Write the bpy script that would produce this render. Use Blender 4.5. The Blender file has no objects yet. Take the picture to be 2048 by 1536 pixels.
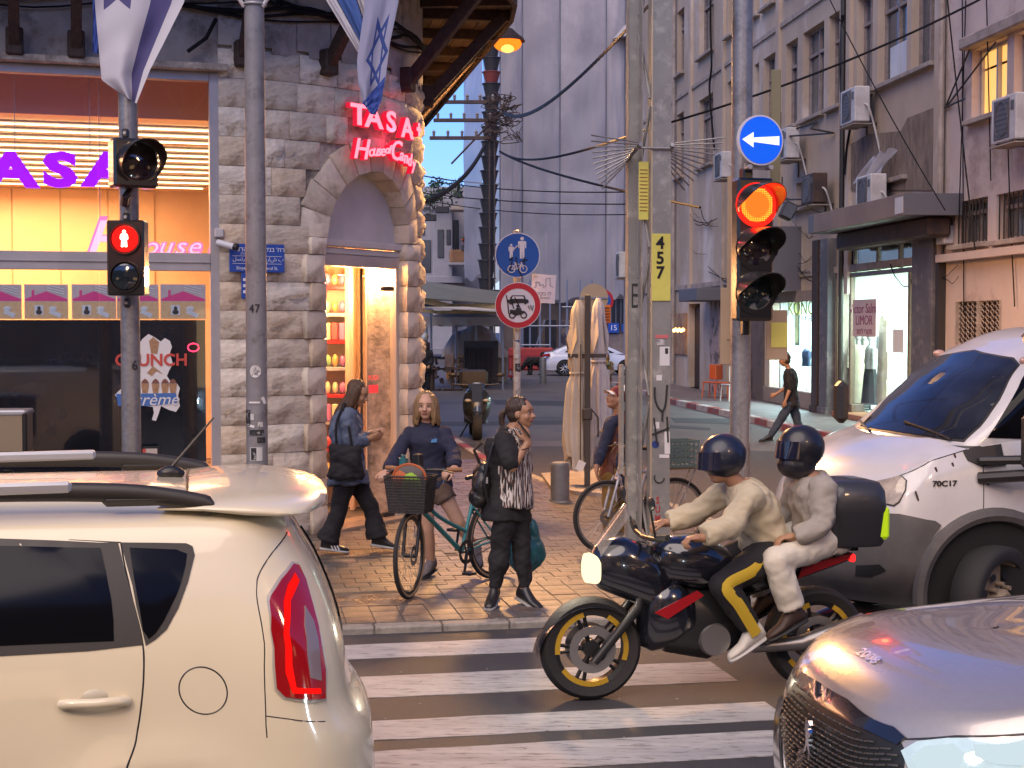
import bpy,bmesh,math,random
import numpy as np
from mathutils import Vector,Matrix,noise
from mathutils.geometry import delaunay_2d_cdt
random.seed(7)
R=math.radians
V=Vector
SC=bpy.context.scene
COL=SC.collection
FPX=3000.0
PITCH=math.atan(118.0/FPX)
CAMZ=2.2
cam_d=bpy.data.cameras.new('camera');cam=bpy.data.objects.new('camera',cam_d);COL.objects.link(cam)
cam_d.sensor_width=36;cam_d.lens=FPX/2048*36;cam_d.clip_end=1500
cam.location=(0,0,CAMZ);cam.rotation_euler=(R(90)-PITCH,0,0)
SC.camera=cam
world=bpy.data.worlds.new('World');SC.world=world;world.use_nodes=True
_n=world.node_tree.nodes;_l=world.node_tree.links
_sky=_n.new('ShaderNodeTexSky');_sky.sky_type='NISHITA';_sky.sun_disc=False
_sky.sun_elevation=R(9.0);_sky.sun_rotation=R(180);_sky.air_density=1.0;_sky.dust_density=0.2;_sky.ozone_density=5.0
_mx=_n.new('ShaderNodeMixRGB');_mx.blend_type='MULTIPLY';_mx.inputs['Fac'].default_value=1.0;_mx.inputs['Color2'].default_value=(0.92,0.80,1.16,1)
_l.new(_sky.outputs['Color'],_mx.inputs['Color1']);_l.new(_mx.outputs['Color'],_n['Background'].inputs['Color'])
_n['Background'].inputs['Strength'].default_value=0.105
ambient_fill_d=bpy.data.lights.new('ambient_fill','SUN');ambient_fill=bpy.data.objects.new('ambient_fill',ambient_fill_d);COL.objects.link(ambient_fill)  # broad soft fill added for the dusk ambience; the real sun is down
ambient_fill_d.energy=1.3;ambient_fill_d.angle=R(60);ambient_fill_d.color=(1.0,0.83,0.70)
ambient_fill.rotation_euler=(R(38),0,R(-25))
SC.view_settings.view_transform='Standard';SC.view_settings.look='None'
SC.view_settings.exposure=1.32;SC.view_settings.gamma=1.0
SC.view_settings.use_curve_mapping=False
SC.cycles.use_denoising=True
SC.cycles.max_bounces=6;SC.cycles.diffuse_bounces=3;SC.cycles.glossy_bounces=3
SC.cycles.transparent_max_bounces=12;SC.cycles.transmission_bounces=4
SC.cycles.sample_clamp_indirect=4.0
SC.cycles.use_light_tree=True
def ray(px,py):
 cp,sp=math.cos(PITCH),math.sin(PITCH)
 a,b=(px-1024)/FPX,(768-py)/FPX
 return V((a,cp+b*sp,-sp+b*cp))
def W(px,py,Y):
 d=ray(px,py);t=Y/d.y
 return V((d.x*t,Y,CAMZ+d.z*t))
def G(px,py,z=0.0):
 d=ray(px,py);t=(z-CAMZ)/d.z
 return V((d.x*t,d.y*t,z))
class Fr:
 """local frame: X along a facade (towards picture right), Y into it, Z up"""
 def __init__(s,o,ang):
  s.o=V(o);s.a=ang;s.X=V((math.cos(ang),math.sin(ang),0));s.Y=V((-math.sin(ang),math.cos(ang),0))
 def xz(s,px,py,y=0.0):
  d=ray(px,py);q=s.o+s.Y*y
  t=(q-V((0,0,CAMZ))).dot(s.Y)/d.dot(s.Y)
  p=V((0,0,CAMZ))+d*t-s.o
  return(p.dot(s.X),p.z)
 def p(s,px,py,y=0.0):
  x,z=s.xz(px,py,y);return V((x,y,z))
 def poly(s,pts,y=0.0):return[s.xz(a,b,y)for a,b in pts]
 def loc(s,w):
  d=V(w)-s.o;return V((d.dot(s.X),d.dot(s.Y),d.z))
 def w(s,l):return s.o+s.X*l[0]+s.Y*l[1]+V((0,0,l[2]))
MATS={}
def sock(nd,names,val):
 for n in names:
  if n in nd.inputs:
   nd.inputs[n].default_value=val;return
def col4(c):return(c[0],c[1],c[2],1)
def mat(name,c,rough=0.6,metal=0.0,c2=None,scale=6.0,detail=5,bump=0.0,bscale=None,coat=0.0,emit=None,es=0.0,alpha=1.0,aniso=(1,1,1),spec=None,thr=(0.35,0.65),c3=None,s3=1.0,sheen=0.0,rvar=0.0,trans=0.0,sss=0.0):
 if name in MATS:return MATS[name]
 m=bpy.data.materials.new(name);m.use_nodes=True;nt=m.node_tree;N,L=nt.nodes,nt.links
 b=N['Principled BSDF']
 b.inputs['Base Color'].default_value=col4(c);b.inputs['Roughness'].default_value=rough;b.inputs['Metallic'].default_value=metal
 sock(b,['Coat Weight','Clearcoat'],coat);sock(b,['Coat Roughness'],0.04)
 if spec is not None:sock(b,['Specular IOR Level','Specular'],spec)
 if trans:sock(b,['Transmission Weight','Transmission'],trans)
 if sss:sock(b,['Subsurface Weight'],sss);sock(b,['Subsurface Scale'],0.02)
 if alpha<1:b.inputs['Alpha'].default_value=alpha
 tc=mp=None
 def coords():
  nonlocal tc,mp
  if tc is None:
   tc=N.new('ShaderNodeTexCoord');mp=N.new('ShaderNodeMapping');mp.inputs['Scale'].default_value=aniso
   L.new(tc.outputs['Object'],mp.inputs['Vector'])
  return mp.outputs['Vector']
 last=None
 if c2 is not None:
  t=N.new('ShaderNodeTexNoise');t.inputs['Scale'].default_value=scale;t.inputs['Detail'].default_value=detail;t.inputs['Roughness'].default_value=0.65
  L.new(coords(),t.inputs['Vector'])
  r=N.new('ShaderNodeValToRGB');r.color_ramp.elements[0].position=thr[0];r.color_ramp.elements[1].position=thr[1]
  r.color_ramp.elements[0].color=col4(c);r.color_ramp.elements[1].color=col4(c2)
  L.new(t.outputs['Fac'],r.inputs['Fac']);last=r.outputs['Color']
  if rvar:
   mr=N.new('ShaderNodeMapRange');mr.inputs['To Min'].default_value=max(0,rough-rvar);mr.inputs['To Max'].default_value=min(1,rough+rvar)
   L.new(t.outputs['Fac'],mr.inputs['Value']);L.new(mr.outputs['Result'],b.inputs['Roughness'])
  if c3 is not None:
   t3=N.new('ShaderNodeTexNoise');t3.inputs['Scale'].default_value=s3;t3.inputs['Detail'].default_value=6;t3.inputs['Roughness'].default_value=0.7
   L.new(coords(),t3.inputs['Vector'])
   r3=N.new('ShaderNodeValToRGB');r3.color_ramp.elements[0].position=0.52;r3.color_ramp.elements[1].position=0.66
   r3.color_ramp.elements[0].color=(0,0,0,1);r3.color_ramp.elements[1].color=(1,1,1,1)
   L.new(t3.outputs['Fac'],r3.inputs['Fac'])
   mx=N.new('ShaderNodeMixRGB');L.new(r3.outputs['Color'],mx.inputs['Fac']);L.new(last,mx.inputs['Color1']);mx.inputs['Color2'].default_value=col4(c3)
   last=mx.outputs['Color']
  L.new(last,b.inputs['Base Color'])
 if bump:
  t=N.new('ShaderNodeTexNoise');t.inputs['Scale'].default_value=bscale or scale*4;t.inputs['Detail'].default_value=6
  L.new(coords(),t.inputs['Vector'])
  bp=N.new('ShaderNodeBump');bp.inputs['Strength'].default_value=bump;bp.inputs['Distance'].default_value=0.02
  L.new(t.outputs['Fac'],bp.inputs['Height']);L.new(bp.outputs['Normal'],b.inputs['Normal'])
 if emit is not None:
  sock(b,['Emission Color','Emission'],col4(emit));b.inputs['Emission Strength'].default_value=es
 MATS[name]=m;return m
def glass(name,tint=(0.9,0.95,1.0),refl=1.0,rough=0.02,dark=0.0):
 """thin pane: mostly see-through, mirror-like at grazing angles; dark = share of opaque film"""
 if name in MATS:return MATS[name]
 m=bpy.data.materials.new(name);m.use_nodes=True;N,L=m.node_tree.nodes,m.node_tree.links
 out=N['Material Output'];N.remove(N['Principled BSDF'])
 tr=N.new('ShaderNodeBsdfTransparent');tr.inputs['Color'].default_value=col4(tint)
 gl=N.new('ShaderNodeBsdfGlossy');gl.inputs['Roughness'].default_value=rough
 lw=N.new('ShaderNodeLayerWeight');lw.inputs['Blend'].default_value=0.5
 pw=N.new('ShaderNodeMath');pw.operation='POWER';L.new(lw.outputs['Facing'],pw.inputs[0]);pw.inputs[1].default_value=5.0
 fr=N.new('ShaderNodeMath');fr.operation='MULTIPLY_ADD';L.new(pw.outputs[0],fr.inputs[0]);fr.inputs[1].default_value=0.85;fr.inputs[2].default_value=0.045*refl
 mx=N.new('ShaderNodeMixShader');base=tr.outputs[0]
 if dark:
  df=N.new('ShaderNodeBsdfDiffuse');df.inputs['Color'].default_value=(0.008,0.009,0.012,1)
  m2=N.new('ShaderNodeMixShader');m2.inputs['Fac'].default_value=dark
  L.new(tr.outputs[0],m2.inputs[1]);L.new(df.outputs[0],m2.inputs[2]);base=m2.outputs[0]
 L.new(fr.outputs[0],mx.inputs['Fac']);L.new(base,mx.inputs[1]);L.new(gl.outputs[0],mx.inputs[2]);L.new(mx.outputs[0],out.inputs['Surface'])
 MATS[name]=m;return m
def glow(name,c,s):return mat(name,(0,0,0),1.0,spec=0.0,emit=c,es=s*.42)
def basis(d,up=None):
 d=V(d).normalized();up=V(up)if up else(V((0,0,1))if abs(d.z)<0.95 else V((1,0,0)))
 x=up.cross(d).normalized();y=d.cross(x)
 return x,y,d
class MB:
 def __init__(s):s.v=[];s.f=[];s.m=[]
 def add(s,vs,fs,m=0):
  o=len(s.v);s.v+=[tuple(p)for p in vs];s.f+=[tuple(i+o for i in f)for f in fs];s.m+=[m]*len(fs);return s
 def box(s,c,d,rot=None,b=0.0,m=0):
  hx,hy,hz=d[0]/2,d[1]/2,d[2]/2;c=V(c);M=rot if rot is not None else None
  b=min(b,hx*.9,hy*.9,hz*.9)
  if b<=0:
   vs=[V((sx*hx,sy*hy,sz*hz))for sx in(-1,1)for sy in(-1,1)for sz in(-1,1)]
   fs=[(0,1,3,2),(4,6,7,5),(0,4,5,1),(2,3,7,6),(0,2,6,4),(1,5,7,3)]
  else:
   vs=[];idx={}
   for sx in(-1,1):
    for sy in(-1,1):
     for sz in(-1,1):
      for k in range(3):
       p=[sx*(hx-b),sy*(hy-b),sz*(hz-b)];p[k]=(sx,sy,sz)[k]*(hx,hy,hz)[k]
       idx[(sx,sy,sz,k)]=len(vs);vs.append(V(p))
   fs=[]
   for k in range(3):
    a1,a2=(k+1)%3,(k+2)%3
    for sg in(-1,1):
     q=[]
     for u,w in((-1,-1),(1,-1),(1,1),(-1,1)):
      t=[0,0,0];t[k]=sg;t[a1]=u;t[a2]=w;q.append(idx[(t[0],t[1],t[2],k)])
     fs.append(tuple(q if sg>0 else q[::-1]))
   for k in range(3):
    a1,a2=(k+1)%3,(k+2)%3
    for u in(-1,1):
     for w in(-1,1):
      q=[]
      for e,kk in((-1,a1),(1,a1),(1,a2),(-1,a2)):
       t=[0,0,0];t[k]=e;t[a1]=u;t[a2]=w;q.append(idx[(t[0],t[1],t[2],kk)])
      fs.append(tuple(q))
   for sx in(-1,1):
    for sy in(-1,1):
     for sz in(-1,1):fs.append(tuple(idx[(sx,sy,sz,k)]for k in range(3)))
  if M is not None:vs=[M@p for p in vs]
  return s.add([p+c for p in vs],fs,m)
 def tube(s,pts,r,n=8,cap=True,m=0,up=None,closed=False):
  pts=[V(p)for p in pts];k=len(pts);rs=r if isinstance(r,(list,tuple))else[r]*k
  vs=[];x=None
  for i,p in enumerate(pts):
   if closed:d=pts[(i+1)%k]-pts[i-1]
   else:d=pts[min(i+1,k-1)]-pts[max(i-1,0)]
   if d.length<1e-9:d=V((0,0,1))
   d.normalize()
   if x is None:x,y,_=basis(d,up)
   else:
    x=(x-d*x.dot(d))
    if x.length<1e-6:x=basis(d)[0]
    x.normalize();y=d.cross(x)
   for j in range(n):
    a=2*math.pi*j/n;vs.append(p+(x*math.cos(a)+y*math.sin(a))*rs[i])
  fs=[]
  for i in range(k if closed else k-1):
   i2=(i+1)%k
   for j in range(n):fs.append((i*n+j,i*n+(j+1)%n,i2*n+(j+1)%n,i2*n+j))
  if cap and not closed:fs+=[tuple(range(n))[::-1],tuple((k-1)*n+j for j in range(n))]
  return s.add(vs,fs,m)
 def cyl(s,a,b,r0,r1=None,n=16,m=0):return s.tube([a,b],[r0,r0 if r1 is None else r1],n,m=m)
 def lathe(s,prof,n=24,c=(0,0,0),axis=(0,0,1),m=0,closed=False):
  x,y,d=basis(axis);c=V(c);vs=[]
  for r,h in prof:
   for j in range(n):
    a=2*math.pi*j/n;vs.append(c+d*h+(x*math.cos(a)+y*math.sin(a))*max(r,1e-5))
  k=len(prof);fs=[]
  for i in range(k if closed else k-1):
   i2=(i+1)%k
   for j in range(n):fs.append((i*n+j,i*n+(j+1)%n,i2*n+(j+1)%n,i2*n+j))
  return s.add(vs,fs,m)
 def ell(s,c,r,rot=None,nu=12,nv=8,m=0):
  if not isinstance(r,(list,tuple)):r=(r,r,r)
  vs=[];fs=[]
  for i in range(nv+1):
   t=math.pi*i/nv
   for j in range(nu):
    a=2*math.pi*j/nu;p=V((r[0]*math.sin(t)*math.cos(a),r[1]*math.sin(t)*math.sin(a),r[2]*math.cos(t)))
    if rot is not None:p=rot@p
    vs.append(p+V(c))
  for i in range(nv):
   for j in range(nu):fs.append((i*nu+j,i*nu+(j+1)%nu,(i+1)*nu+(j+1)%nu,(i+1)*nu+j))
  return s.add(vs,fs,m)
 def cap(s,a,b,ra,rb,n=12,m=0):
  a,b=V(a),V(b);d=b-a;L=max(d.length,1e-6);d=d/L
  pts=[];rs=[]
  for k in range(4):
   t=math.pi/2*k/4;pts.append(a-d*ra*math.cos(t));rs.append(max(ra*math.sin(t),ra*.05))
  pts.append(a);rs.append(ra);pts.append(b);rs.append(rb)
  for k in range(1,5):
   t=math.pi/2*k/4;pts.append(b+d*rb*math.sin(t));rs.append(max(rb*math.cos(t),rb*.05))
  return s.tube(pts,rs,n,m=m)
 def prism(s,poly,y0,y1,m=0,M=None):
  """2-D outline (x, z) given depth along y"""
  n=len(poly);vs=[V((p[0],y0,p[1]))for p in poly]+[V((p[0],y1,p[1]))for p in poly]
  if M is not None:vs=[M@p for p in vs]
  fs=[tuple(range(n)),tuple(range(2*n-1,n-1,-1))]+[(i,(i+1)%n,n+(i+1)%n,n+i)for i in range(n)]
  return s.add(vs,fs,m)
 def slab(s,poly,z0,z1,m=0):
  n=len(poly);vs=[V((p[0],p[1],z0))for p in poly]+[V((p[0],p[1],z1))for p in poly]
  fs=[tuple(range(n))[::-1],tuple(range(n,2*n))]+[(i,(i+1)%n,n+(i+1)%n,n+i)for i in range(n)]
  return s.add(vs,fs,m)
 def grid(s,fn,nu,nv,cu=False,m=0):
  vs=[V(fn(i/(nu if cu else nu-1),j/(nv-1)))for j in range(nv)for i in range(nu)]
  fs=[(j*nu+i,j*nu+(i+1)%nu,(j+1)*nu+(i+1)%nu,(j+1)*nu+i)for j in range(nv-1)for i in range(nu if cu else nu-1)]
  return s.add(vs,fs,m)
 def loft(s,rings,cap=True,m=0):
  n=len(rings[0]);vs=[V(p)for r in rings for p in r];k=len(rings)
  fs=[(i*n+j,i*n+(j+1)%n,(i+1)*n+(j+1)%n,(i+1)*n+j)for i in range(k-1)for j in range(n)]
  if cap:fs+=[tuple(range(n))[::-1],tuple((k-1)*n+j for j in range(n))]
  return s.add(vs,fs,m)
 def shift(s,d):
  d=V(d);s.v=[tuple(V(p)+d)for p in s.v];return s
 def xf(s,M):s.v=[tuple(M@V(p))for p in s.v];return s
 def mesh(s,name,mats,smooth=35):
  me=bpy.data.meshes.new(name);me.from_pydata(s.v,[],s.f)
  ms=mats if isinstance(mats,(list,tuple))else[mats]
  for q in ms:me.materials.append(q)
  if len(ms)>1:me.polygons.foreach_set('material_index',s.m)
  if smooth:
   me.polygons.foreach_set('use_smooth',[True]*len(me.polygons))
   if smooth<180:
    me.update()
    try:me.set_sharp_from_angle(angle=R(smooth))
    except Exception:pass
  me.update();return me
 def build(s,name,mats,parent=None,smooth=35,loc=None,rz=0):
  o=bpy.data.objects.new(name,s.mesh(name,mats,smooth));COL.objects.link(o)
  if parent is not None:o.parent=parent
  if loc is not None:o.location=loc
  if rz:o.rotation_euler.z=rz
  return o
def put(name,me,parent=None,loc=(0,0,0),rot=(0,0,0)):
 o=bpy.data.objects.new(name,me);COL.objects.link(o)
 if parent is not None:o.parent=parent
 o.location=loc;o.rotation_euler=rot;return o
def tag(o,label,cat,group=None):
 o['label']=label;o['category']=cat
 if group:o['group']=group
 return o
def thing(name,label,cat,loc=(0,0,0),rz=0.0,group=None):
 o=bpy.data.objects.new(name,None);COL.objects.link(o);o.empty_display_size=.2
 o.location=loc;o.rotation_euler=(0,0,rz);return tag(o,label,cat,group)
def struct(name,mb,m,smooth=35):
 o=mb.build(name,m,None,smooth);o['kind']='structure';return o
KIDS={}
def copy_tree(o,parent=None,kids=None):
 if kids is None:
  kids={}
  for q in COL.objects:
   if q.parent:kids.setdefault(q.parent.name,[]).append(q)
 c=o.copy();COL.objects.link(c)
 if parent is not None:c.parent=parent
 for ch in kids.get(o.name,[]):copy_tree(ch,c,kids)
 return c
def text_mb(txt,size,depth=0.004,shear=0.0,sx=1.0,off=0.0,space=1.0,align='CENTER'):
 cu=bpy.data.curves.new('txt','FONT');cu.body=txt;cu.size=size;cu.extrude=depth/2;cu.shear=shear
 cu.align_x=align;cu.align_y='CENTER';cu.offset=off;cu.space_character=space;cu.resolution_u=3
 ob=bpy.data.objects.new('txt',cu);COL.objects.link(ob)
 dg=bpy.context.evaluated_depsgraph_get();me=bpy.data.meshes.new_from_object(ob.evaluated_get(dg))
 mb=MB();vs=[V((v.co.x*sx,-v.co.z,v.co.y))for v in me.vertices]
 mb.add(vs,[tuple(p.vertices)for p in me.polygons])
 bpy.data.objects.remove(ob);bpy.data.curves.remove(cu);bpy.data.meshes.remove(me)
 return mb
def text(name,txt,size,loc,m,parent=None,rz=0.0,**k):
 mb=text_mb(txt,size,**k);o=mb.build(name,m,parent,smooth=0);o.location=loc;o.rotation_euler.z=rz;return o
def lerp(a,b,t):return a+(b-a)*t
def disc(r,n=32,a0=0.0):return[(r*math.cos(a0+2*math.pi*i/n),r*math.sin(a0+2*math.pi*i/n))for i in range(n)]
def patch(poly,fn,step=0.05,lift=0.004,thick=0.004):
 """outline in surface coordinates -> thin curved plate on surface fn(u, v) -> (point, normal)"""
 n=len(poly);P=[V((p[0],p[1]))for p in poly];pts=[]
 for i in range(n):
  a,b=P[i],P[(i+1)%n];k=max(1,int((b-a).length/step));pts+=[a.lerp(b,j/k)for j in range(k)]
 nb=len(pts);xs=[p.x for p in P];ys=[p.y for p in P]
 def inside(x,y):
  c=False
  for i in range(n):
   a,b=P[i],P[i-1]
   if(a.y>y)!=(b.y>y)and x<(b.x-a.x)*(y-a.y)/(b.y-a.y)+a.x:c=not c
  return c
 x=min(xs)+step/2
 while x<max(xs):
  y=min(ys)+step/2
  while y<max(ys):
   if inside(x,y)and min((V((x,y))-q).length for q in pts[:nb])>step*.35:pts.append(V((x,y)))
   y+=step
  x+=step
 r=delaunay_2d_cdt(pts,[(i,(i+1)%nb)for i in range(nb)],[],1,1e-6)
 top=[];bot=[]
 for p in r[0]:
  q,nn=fn(p.x,p.y);top.append(q+nn*lift);bot.append(q-nn*thick)
 k=len(top);fs=[tuple(f)for f in r[2]]
 om=r[3];ring={}
 for i,src in enumerate(om):
  for sidx in src:
   if sidx<nb:ring[sidx]=i
 rg=[ring[i]for i in range(nb)if i in ring]
 fs+=[(rg[i],rg[(i+1)%len(rg)],k+rg[(i+1)%len(rg)],k+rg[i])for i in range(len(rg))]
 return MB().add(top+bot,fs)
def ribbon(pts2,fn,w=0.006,lift=0.002):
 """dark seam following a surface"""
 ps=[fn(a,b)for a,b in pts2];return MB().tube([p+n*lift for p,n in ps],w/2,6)
def dense(pts,k=6,closed=False):
 """Catmull-Rom through 2-D or 3-D points"""
 P=[V(p)for p in pts];n=len(P);out=[]
 for i in range(n if closed else n-1):
  p0=P[(i-1)%n]if closed or i else P[i];p1=P[i];p2=P[(i+1)%n];p3=P[(i+2)%n]if closed or i+2<n else p2
  for j in range(k):
   t=j/k;out.append(0.5*((2*p1)+(p2-p0)*t+(2*p0-5*p1+4*p2-p3)*t*t+(3*p1-p0-3*p2+p3)*t**3))
 if not closed:out.append(P[-1])
 return out
M_asph=mat('asphalt',(0.036,0.034,0.037),0.62,c2=(0.060,0.056,0.058),scale=1.3,detail=12,bump=0.55,bscale=140,c3=(0.035,0.033,0.036),s3=0.35,rvar=0.14)
M_asph_old=mat('asphalt_side_street',(0.088,0.078,0.076),0.6,c2=(0.13,0.115,0.11),scale=0.55,detail=12,bump=0.3,bscale=60,c3=(0.06,0.054,0.056),s3=0.22,rvar=0.15)
M_asph_dark=mat('asphalt_patch',(0.040,0.038,0.041),0.7,c2=(0.06,0.056,0.058),scale=8,detail=8,bump=0.3,bscale=90)
M_paint=mat('road_paint',(0.52,0.50,0.48),0.6,c2=(0.30,0.285,0.28),scale=2.2,detail=14,bump=0.4,bscale=120,aniso=(0.6,3.0,1),c3=(0.13,0.12,0.12),s3=9,thr=(0.3,0.7))
M_kerb=mat('kerb_stone',(0.30,0.27,0.23),0.7,c2=(0.20,0.18,0.16),scale=9,detail=8,bump=0.4)
M_kred=mat('kerb_red_paint',(0.33,0.05,0.035),0.6,c2=(0.17,0.045,0.035),scale=7,detail=9,bump=0.4,c3=(0.2,0.16,0.14),s3=5)
M_kwhite=mat('kerb_white_paint',(0.52,0.46,0.42),0.6,c2=(0.30,0.24,0.22),scale=6,detail=9,bump=0.4)
TILE=[mat('paving_tile_%d'%i,c,0.42,c2=tuple(k*0.72 for k in c),scale=5,detail=9,bump=0.25,bscale=45,rvar=0.18,c3=tuple(k*0.5 for k in c),s3=2.4)for i,c in enumerate([(0.138,0.112,0.094),(0.168,0.140,0.118),(0.116,0.095,0.085),(0.142,0.105,0.088),(0.128,0.112,0.10)])]
M_grout=mat('paving_bed',(0.05,0.042,0.038),0.85,c2=(0.09,0.075,0.065),scale=14)
RD=Fr(G(890,1262),R(10.8))
SW=0.05
g=MB().slab([(-220,-60),(260,-60),(260,420),(-220,420)],-0.5,-0.02);struct('ground',g,M_asph,0)
g=MB().slab([tuple(RD.w(p))[:2]for p in((-70,-16,0),(70,-16,0),(70,0.12,0),(-70,0.12,0))],-0.02,0.0);struct('main_road',g,M_asph,0)
side=[tuple(RD.w((-3.5,0.12,0)))[:2],tuple(RD.w((40,0.12,0)))[:2],(60,120),(-60,120),(-16,40)]
struct('side_street',MB().slab(side,-0.02,0.0),M_asph_old,0)
def gsheet(name,pts,z,m,**k):
 s_=struct(name,MB().slab([tuple(G(a,b))[:2]for a,b in pts],z-0.003,z),m,0);return s_
gsheet('road_patch',[(900,885),(1030,893),(1260,893),(1600,905),(1720,1010),(1600,1100),(1330,1010),(1080,965),(965,925),(930,905)],0.004,M_asph_dark)
gsheet('road_patch',[(1340,836),(1500,838),(1500,850),(1350,845)],0.004,M_asph_dark)
gsheet('road_patch',[(985,800),(1150,803),(1150,812),(990,809)],0.004,M_asph_dark)
gsheet('road_patch',[(880,844),(1200,840),(1420,856),(1420,861),(1200,848),(880,852)],0.004,M_asph_dark)
cornr=[G(1480,1222),G(1540,1190),G(1512,1120),G(1448,1060),G(1340,1016),G(1200,992),G(1090,968),G(976,926),G(908,884)]
walk=[RD.w((-14,0,0)),RD.w((1.35,0,0))]+cornr+[V((-1.85,33,0)),V((-3.5,48,0)),V((-6,48,0)),V((-14,24,0))]
wk2=[(p[0],p[1])for p in walk]
sidewalk=struct('sidewalk',MB().slab(wk2,-0.01,SW-0.006),M_grout,0)
def inpoly(x,y,P=wk2):
 c=False
 for i in range(len(P)):
  a,b=P[i],P[i-1]
  if(a[1]>y)!=(b[1]>y)and x<(b[0]-a[0])*(y-a[1])/(b[1]-a[1])+a[0]:c=not c
 return c
FA=Fr((-2.90,14.9,0),R(17));TR=2.6
TC=FA.o+FA.Y*TR
def inb(p,grow=0.0):
 if(V((p[0],p[1]))-V((TC.x,TC.y))).length<TR+grow:return True
 l=FA.loc((p[0],p[1],0));return l.x<0.3 and l.y>-grow
rnd=random.Random(3)
tl=0.212;gap=0.005
cand=[];far=MB();drain=(RD.loc(G(700,1215)),RD.loc(G(735,1118)))
def blocked(x,y):
 for(cx,cy,hx,hy)in COVERS:
  if abs(x-cx)<hx+0.06 and abs(y-cy)<hy+0.06:return True
 return False
c1=RD.loc(G(735,1213));c2_=RD.loc(G(700,1118));c3_=RD.loc(G(855,1120))
COVERS=[(c1.x,c1.y,0.42,0.24),(c2_.x,c2_.y,0.62,0.22),(c3_.x,c3_.y,0.16,0.16)]
for j in range(0,70):
 y=0.15+tl*0.5+j*tl
 band=(j>=7)
 w=tl
 off=(j%2)*tl/2 if band else 0
 for i in range(-34,26):
  x=i*w+off+0.05
  wp=RD.w((x,y,0))
  if not inpoly(wp.x,wp.y)or inb(wp,0.06)or blocked(x,y):continue
  px=1024+wp.x/wp.y*FPX;py=650+(CAMZ-SW)*FPX/wp.y
  cand.append((wp.y,x,y,630<px<1560))
cand.sort(key=lambda t:(not t[3],t[0]))
tmesh=[]
for k in range(3):
 mb=MB().box((0,0,-0.02),(tl-gap,tl-gap,0.04),b=0.004)
 if k:mb=MB().box((0,-tl/4,-0.02),(tl-gap,tl/2-gap,0.04),b=0.004).box((0,tl/4,-0.02),(tl-gap,tl/2-gap,0.04),b=0.004)
 tmesh.append([mb.mesh('paving_tile',m,0)for m in TILE])
for n_,(d,x,y,vis)in enumerate(cand):
 wp=RD.w((x,y,0));ti=rnd.choice([0,0,1,2,3,4,4]);ki=0 if y<0.9 else rnd.choice([0,1,1])if y>1.7 else 0
 z=SW+rnd.uniform(-0.0025,0.0025)
 if n_<290:
  put('paving_tile',tmesh[ki][ti],sidewalk,(wp.x,wp.y,z),(rnd.uniform(-.008,.008),rnd.uniform(-.008,.008),RD.a))
 elif d<24:
  far.box((wp.x,wp.y,z-0.02),(tl-gap,tl-gap,0.04),rot=Matrix.Rotation(RD.a,3,'Z'),m=ti)
fo=far.build('paving_field',TILE,sidewalk,0);fo['kind']='stuff'
M_iron=mat('cast_iron_cover',(0.11,0.085,0.07),0.35,metal=0.4,c2=(0.17,0.13,0.10),scale=8,bump=0.4,rvar=0.12)
for(cx,cy,hx,hy),st in zip(COVERS,('ring','grate','plain')):
 mb=MB().box((0,0,-0.012),(2*hx,2*hy,0.03),b=0.004)
 if st=='ring':
  for c in(-0.14,0.16):
   for k in range(1,6):
    mb.tube([(c+(0.042*k)*math.cos(a),0.042*k*math.sin(a),0.003)for a in np.linspace(0,2*math.pi,33)[:-1]],0.004,4,closed=True)
 elif st=='grate':
  for k in range(40):mb.box((-hx+0.02+k*(2*hx-0.04)/39,0,0.004),(0.012,2*hy-0.04,0.006))
 else:mb.box((0,0,0.004),(2*hx-0.05,2*hy-0.05,0.004),b=0.002)
 o=mb.build('drain_cover',M_iron if st!='plain' else TILE[1],sidewalk,0);o.location=RD.w((cx,cy,SW+0.001));o.rotation_euler.z=RD.a
kst=[MB().box((0,0,0),(0.485,0.14,0.14),b=0.012).mesh('kerb_stone',m,0)for m in(M_kerb,M_kwhite)]
for i in range(-16,3):
 p=RD.w((i*0.49+0.23,0.055,SW-0.068));put('kerb_stone',kst[0],sidewalk,p,(0,0,RD.a+rnd.uniform(-.01,.01)))
p=RD.w((0.93,0.055,SW-0.0665));
def kerbline(pts,parent,h=0.13,top=SW,cols=(0,1),L=1.0,w=0.16,first=0):
 ms=[MB().box((0,0,0),(L-0.012,w,h),b=0.015).mesh('kerb_stone',m,0)for m in(M_kred,M_kwhite,M_kerb)]
 pts=[V((p[0],p[1],0))for p in pts];carry=0.0;k=first
 for a,b in zip(pts,pts[1:]):
  n=max(1,round((b-a).length/L));seg=(b-a)/n
  for q in range(n):
   c=a+seg*(q+.5);o=put('kerb_stone',ms[cols[k%len(cols)]],parent,(c.x,c.y,top-h/2),(0,0,math.atan2(seg.y,seg.x)));o.scale.x=seg.length/L;k+=1
kerbline([RD.w((1.35,0,0))]+cornr,sidewalk,cols=(2,),L=0.5,top=SW+0.005)
kerbline([cornr[-2]+V((-.02,0,0)),cornr[-1],V((-1.85,33,0)),V((-3.5,48,0))],sidewalk,cols=(0,1),L=1.0,top=SW+0.02)
M_conc=mat('concrete',(0.30,0.26,0.235),0.75,c2=(0.2,0.17,0.155),scale=4,bump=0.35,c3=(0.36,0.33,0.31),s3=2)
sl=[tuple(G(a,b))[:2]for a,b in((1100,986),(1082,960),(1200,950),(1240,975),(1232,1004),(1150,998))]
struct('ramp_slab',MB().slab(sl,0.0,0.1),M_conc,0)
ang_z=math.atan2(9.88-10.08,-1.11-0.21)+math.pi
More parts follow.
